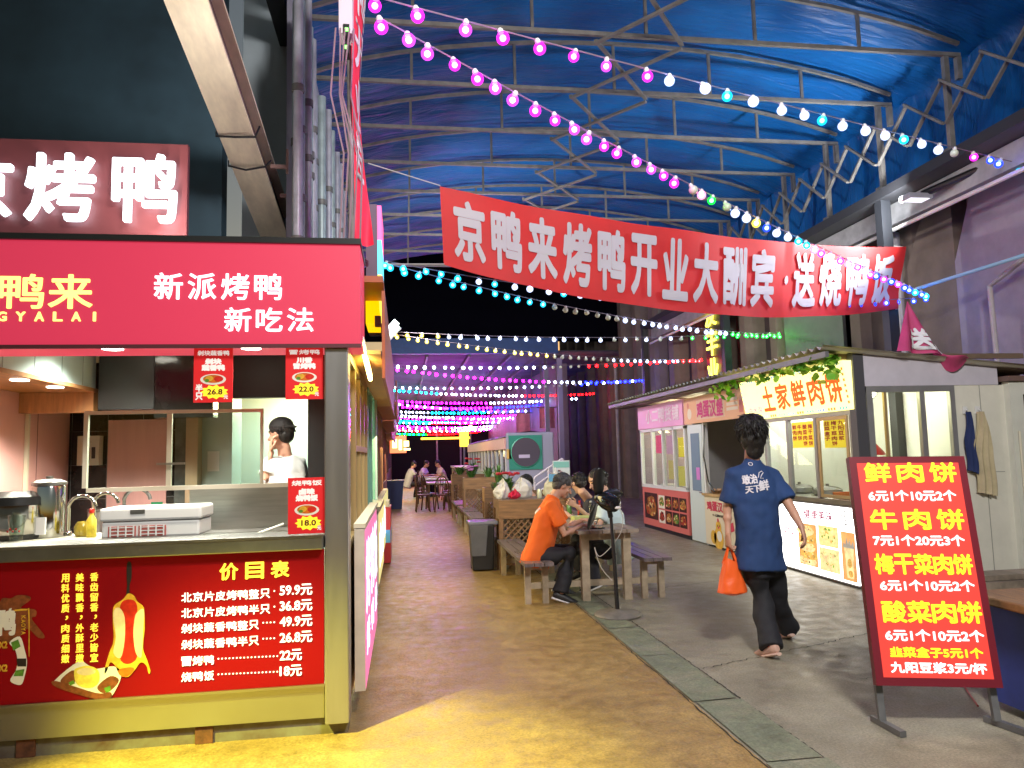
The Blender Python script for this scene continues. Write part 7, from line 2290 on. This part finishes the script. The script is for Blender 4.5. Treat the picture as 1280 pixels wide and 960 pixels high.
# ---- man behind the planters
yf = 10.75
def f_(px, py, Y=yf): return at(px, py, Y=Y)
J = dict(head=f_(656, 604), neck=f_(667, 622), pelvis=f_(680, 664), facing=V((-1, -.1, 0)), look=V((-.93, -.35, -.1)), hup=V((-.1, 0, 1)),
         shL=f_(664, 629, 10.6), elL=f_(650, 645, 10.5), wrL=f_(637, 630, 10.5), shR=f_(664, 628, 10.92), elR=f_(650, 645, 10.95), wrR=f_(640, 640, 10.9),
         hipL=f_(678, 668, 10.66), hipR=f_(678, 667, 10.84), knL=f_(655, 668, 10.66), knR=f_(655, 667, 10.84), anL=f_(657, 692, 10.66), anR=f_(657, 691, 10.84))
for q in 'LR':
    J['an' + q].z = .09; J['toe' + q] = J['an' + q] + V((-.18, 0, -.058))
person('man with black hair and dark shirt seated behind the plastic bags on the planter', J, mat('black_shirt', (.015, .015, .018), .8), BLKTR, SNK, 'short', SKIN2)

# ---- distant diners
def sitter(label, x, y, ang, top, hz=.0, hm=None):
    c, s_ = math.cos(ang), math.sin(ang)
    def q(fx, lx, z): return V((x + c * fx - s_ * lx, y + s_ * fx + c * lx, z))
    f = V((c, s_, 0))
    J = dict(pelvis=q(0, 0, .56), neck=q(.16, 0, 1.08), head=q(.26, 0, 1.24), facing=f, look=(f - Z_ * .4), hup=f * .3 + Z_,
             shL=q(.14, .17, 1.02), elL=q(.22, .22, .80), wrL=q(.42, .12, .82), shR=q(.14, -.17, 1.02), elR=q(.22, -.22, .80), wrR=q(.42, -.12, .82),
             hipL=q(.0, .09, .53), hipR=q(0, -.09, .53), knL=q(.40, .11, .52), knR=q(.40, -.11, .52), anL=q(.34, .11, .09), anR=q(.34, -.11, .09), toeL=q(.52, .12, .03), toeR=q(.52, -.12, .03))
    return person(label, J, top, BLKTR, SNK, 'short', SKIN, fine=False, shirt_vox=.02, hand=False)


WT = mat('white_tshirt', (.66, .66, .70), .8)
sitter('distant diner in pale grey shirt seated at the left of the far table', .12, 27.4, .35, mat('grey_tshirt', (.36, .36, .42), .8))
sitter('distant diner in white shirt seated beside the pale grey shirted diner', .62, 28.9, -.4, WT)
sitter('distant diner in cream shirt seated at the right of the far table', 1.5, 28.5, 3.4, mat('cream_tshirt', (.60, .54, .42), .8))

# ---- chef behind the glass
yc = 6.35
def c_(px, py, Y=yc): return at(px, py, Y=Y)
J = dict(head=c_(350, 543), neck=c_(357, 572), pelvis=c_(360, 652), facing=V((-.75, .6, 0)), look=V((-.90, .42, -.1)), hup=V((-.05, 0, 1)),
         shL=c_(338, 582, 6.25), elL=c_(331, 600, 6.2), wrL=c_(339, 566, 6.22), shR=c_(374, 580, 6.45), elR=c_(379, 612, 6.5), wrR=c_(365, 630, 6.6),
         hipL=c_(352, 658, 6.3), hipR=c_(368, 658, 6.42), knL=c_(352, 716, 6.3), knR=c_(368, 716, 6.42), anL=c_(352, 780, 6.3), anR=c_(368, 780, 6.42),
         hdL=V((0, 0, 1)), paL=V((1, .2, 0)), thL=V((.2, -1, 0)))
for q in 'LR':
    J['an' + q].z = .09; J['toe' + q] = J['an' + q] + V((-.12, .10, -.058))
person('chef in white jacket and dark cap standing behind the glass of the duck stall', J, mat('chef_white', (.74, .78, .78), .7), BLKTR, SNK, 'short', SKIN, sleeve=.55, cap=(mat('dark_cap', (.02, .018, .02), .7), -1))
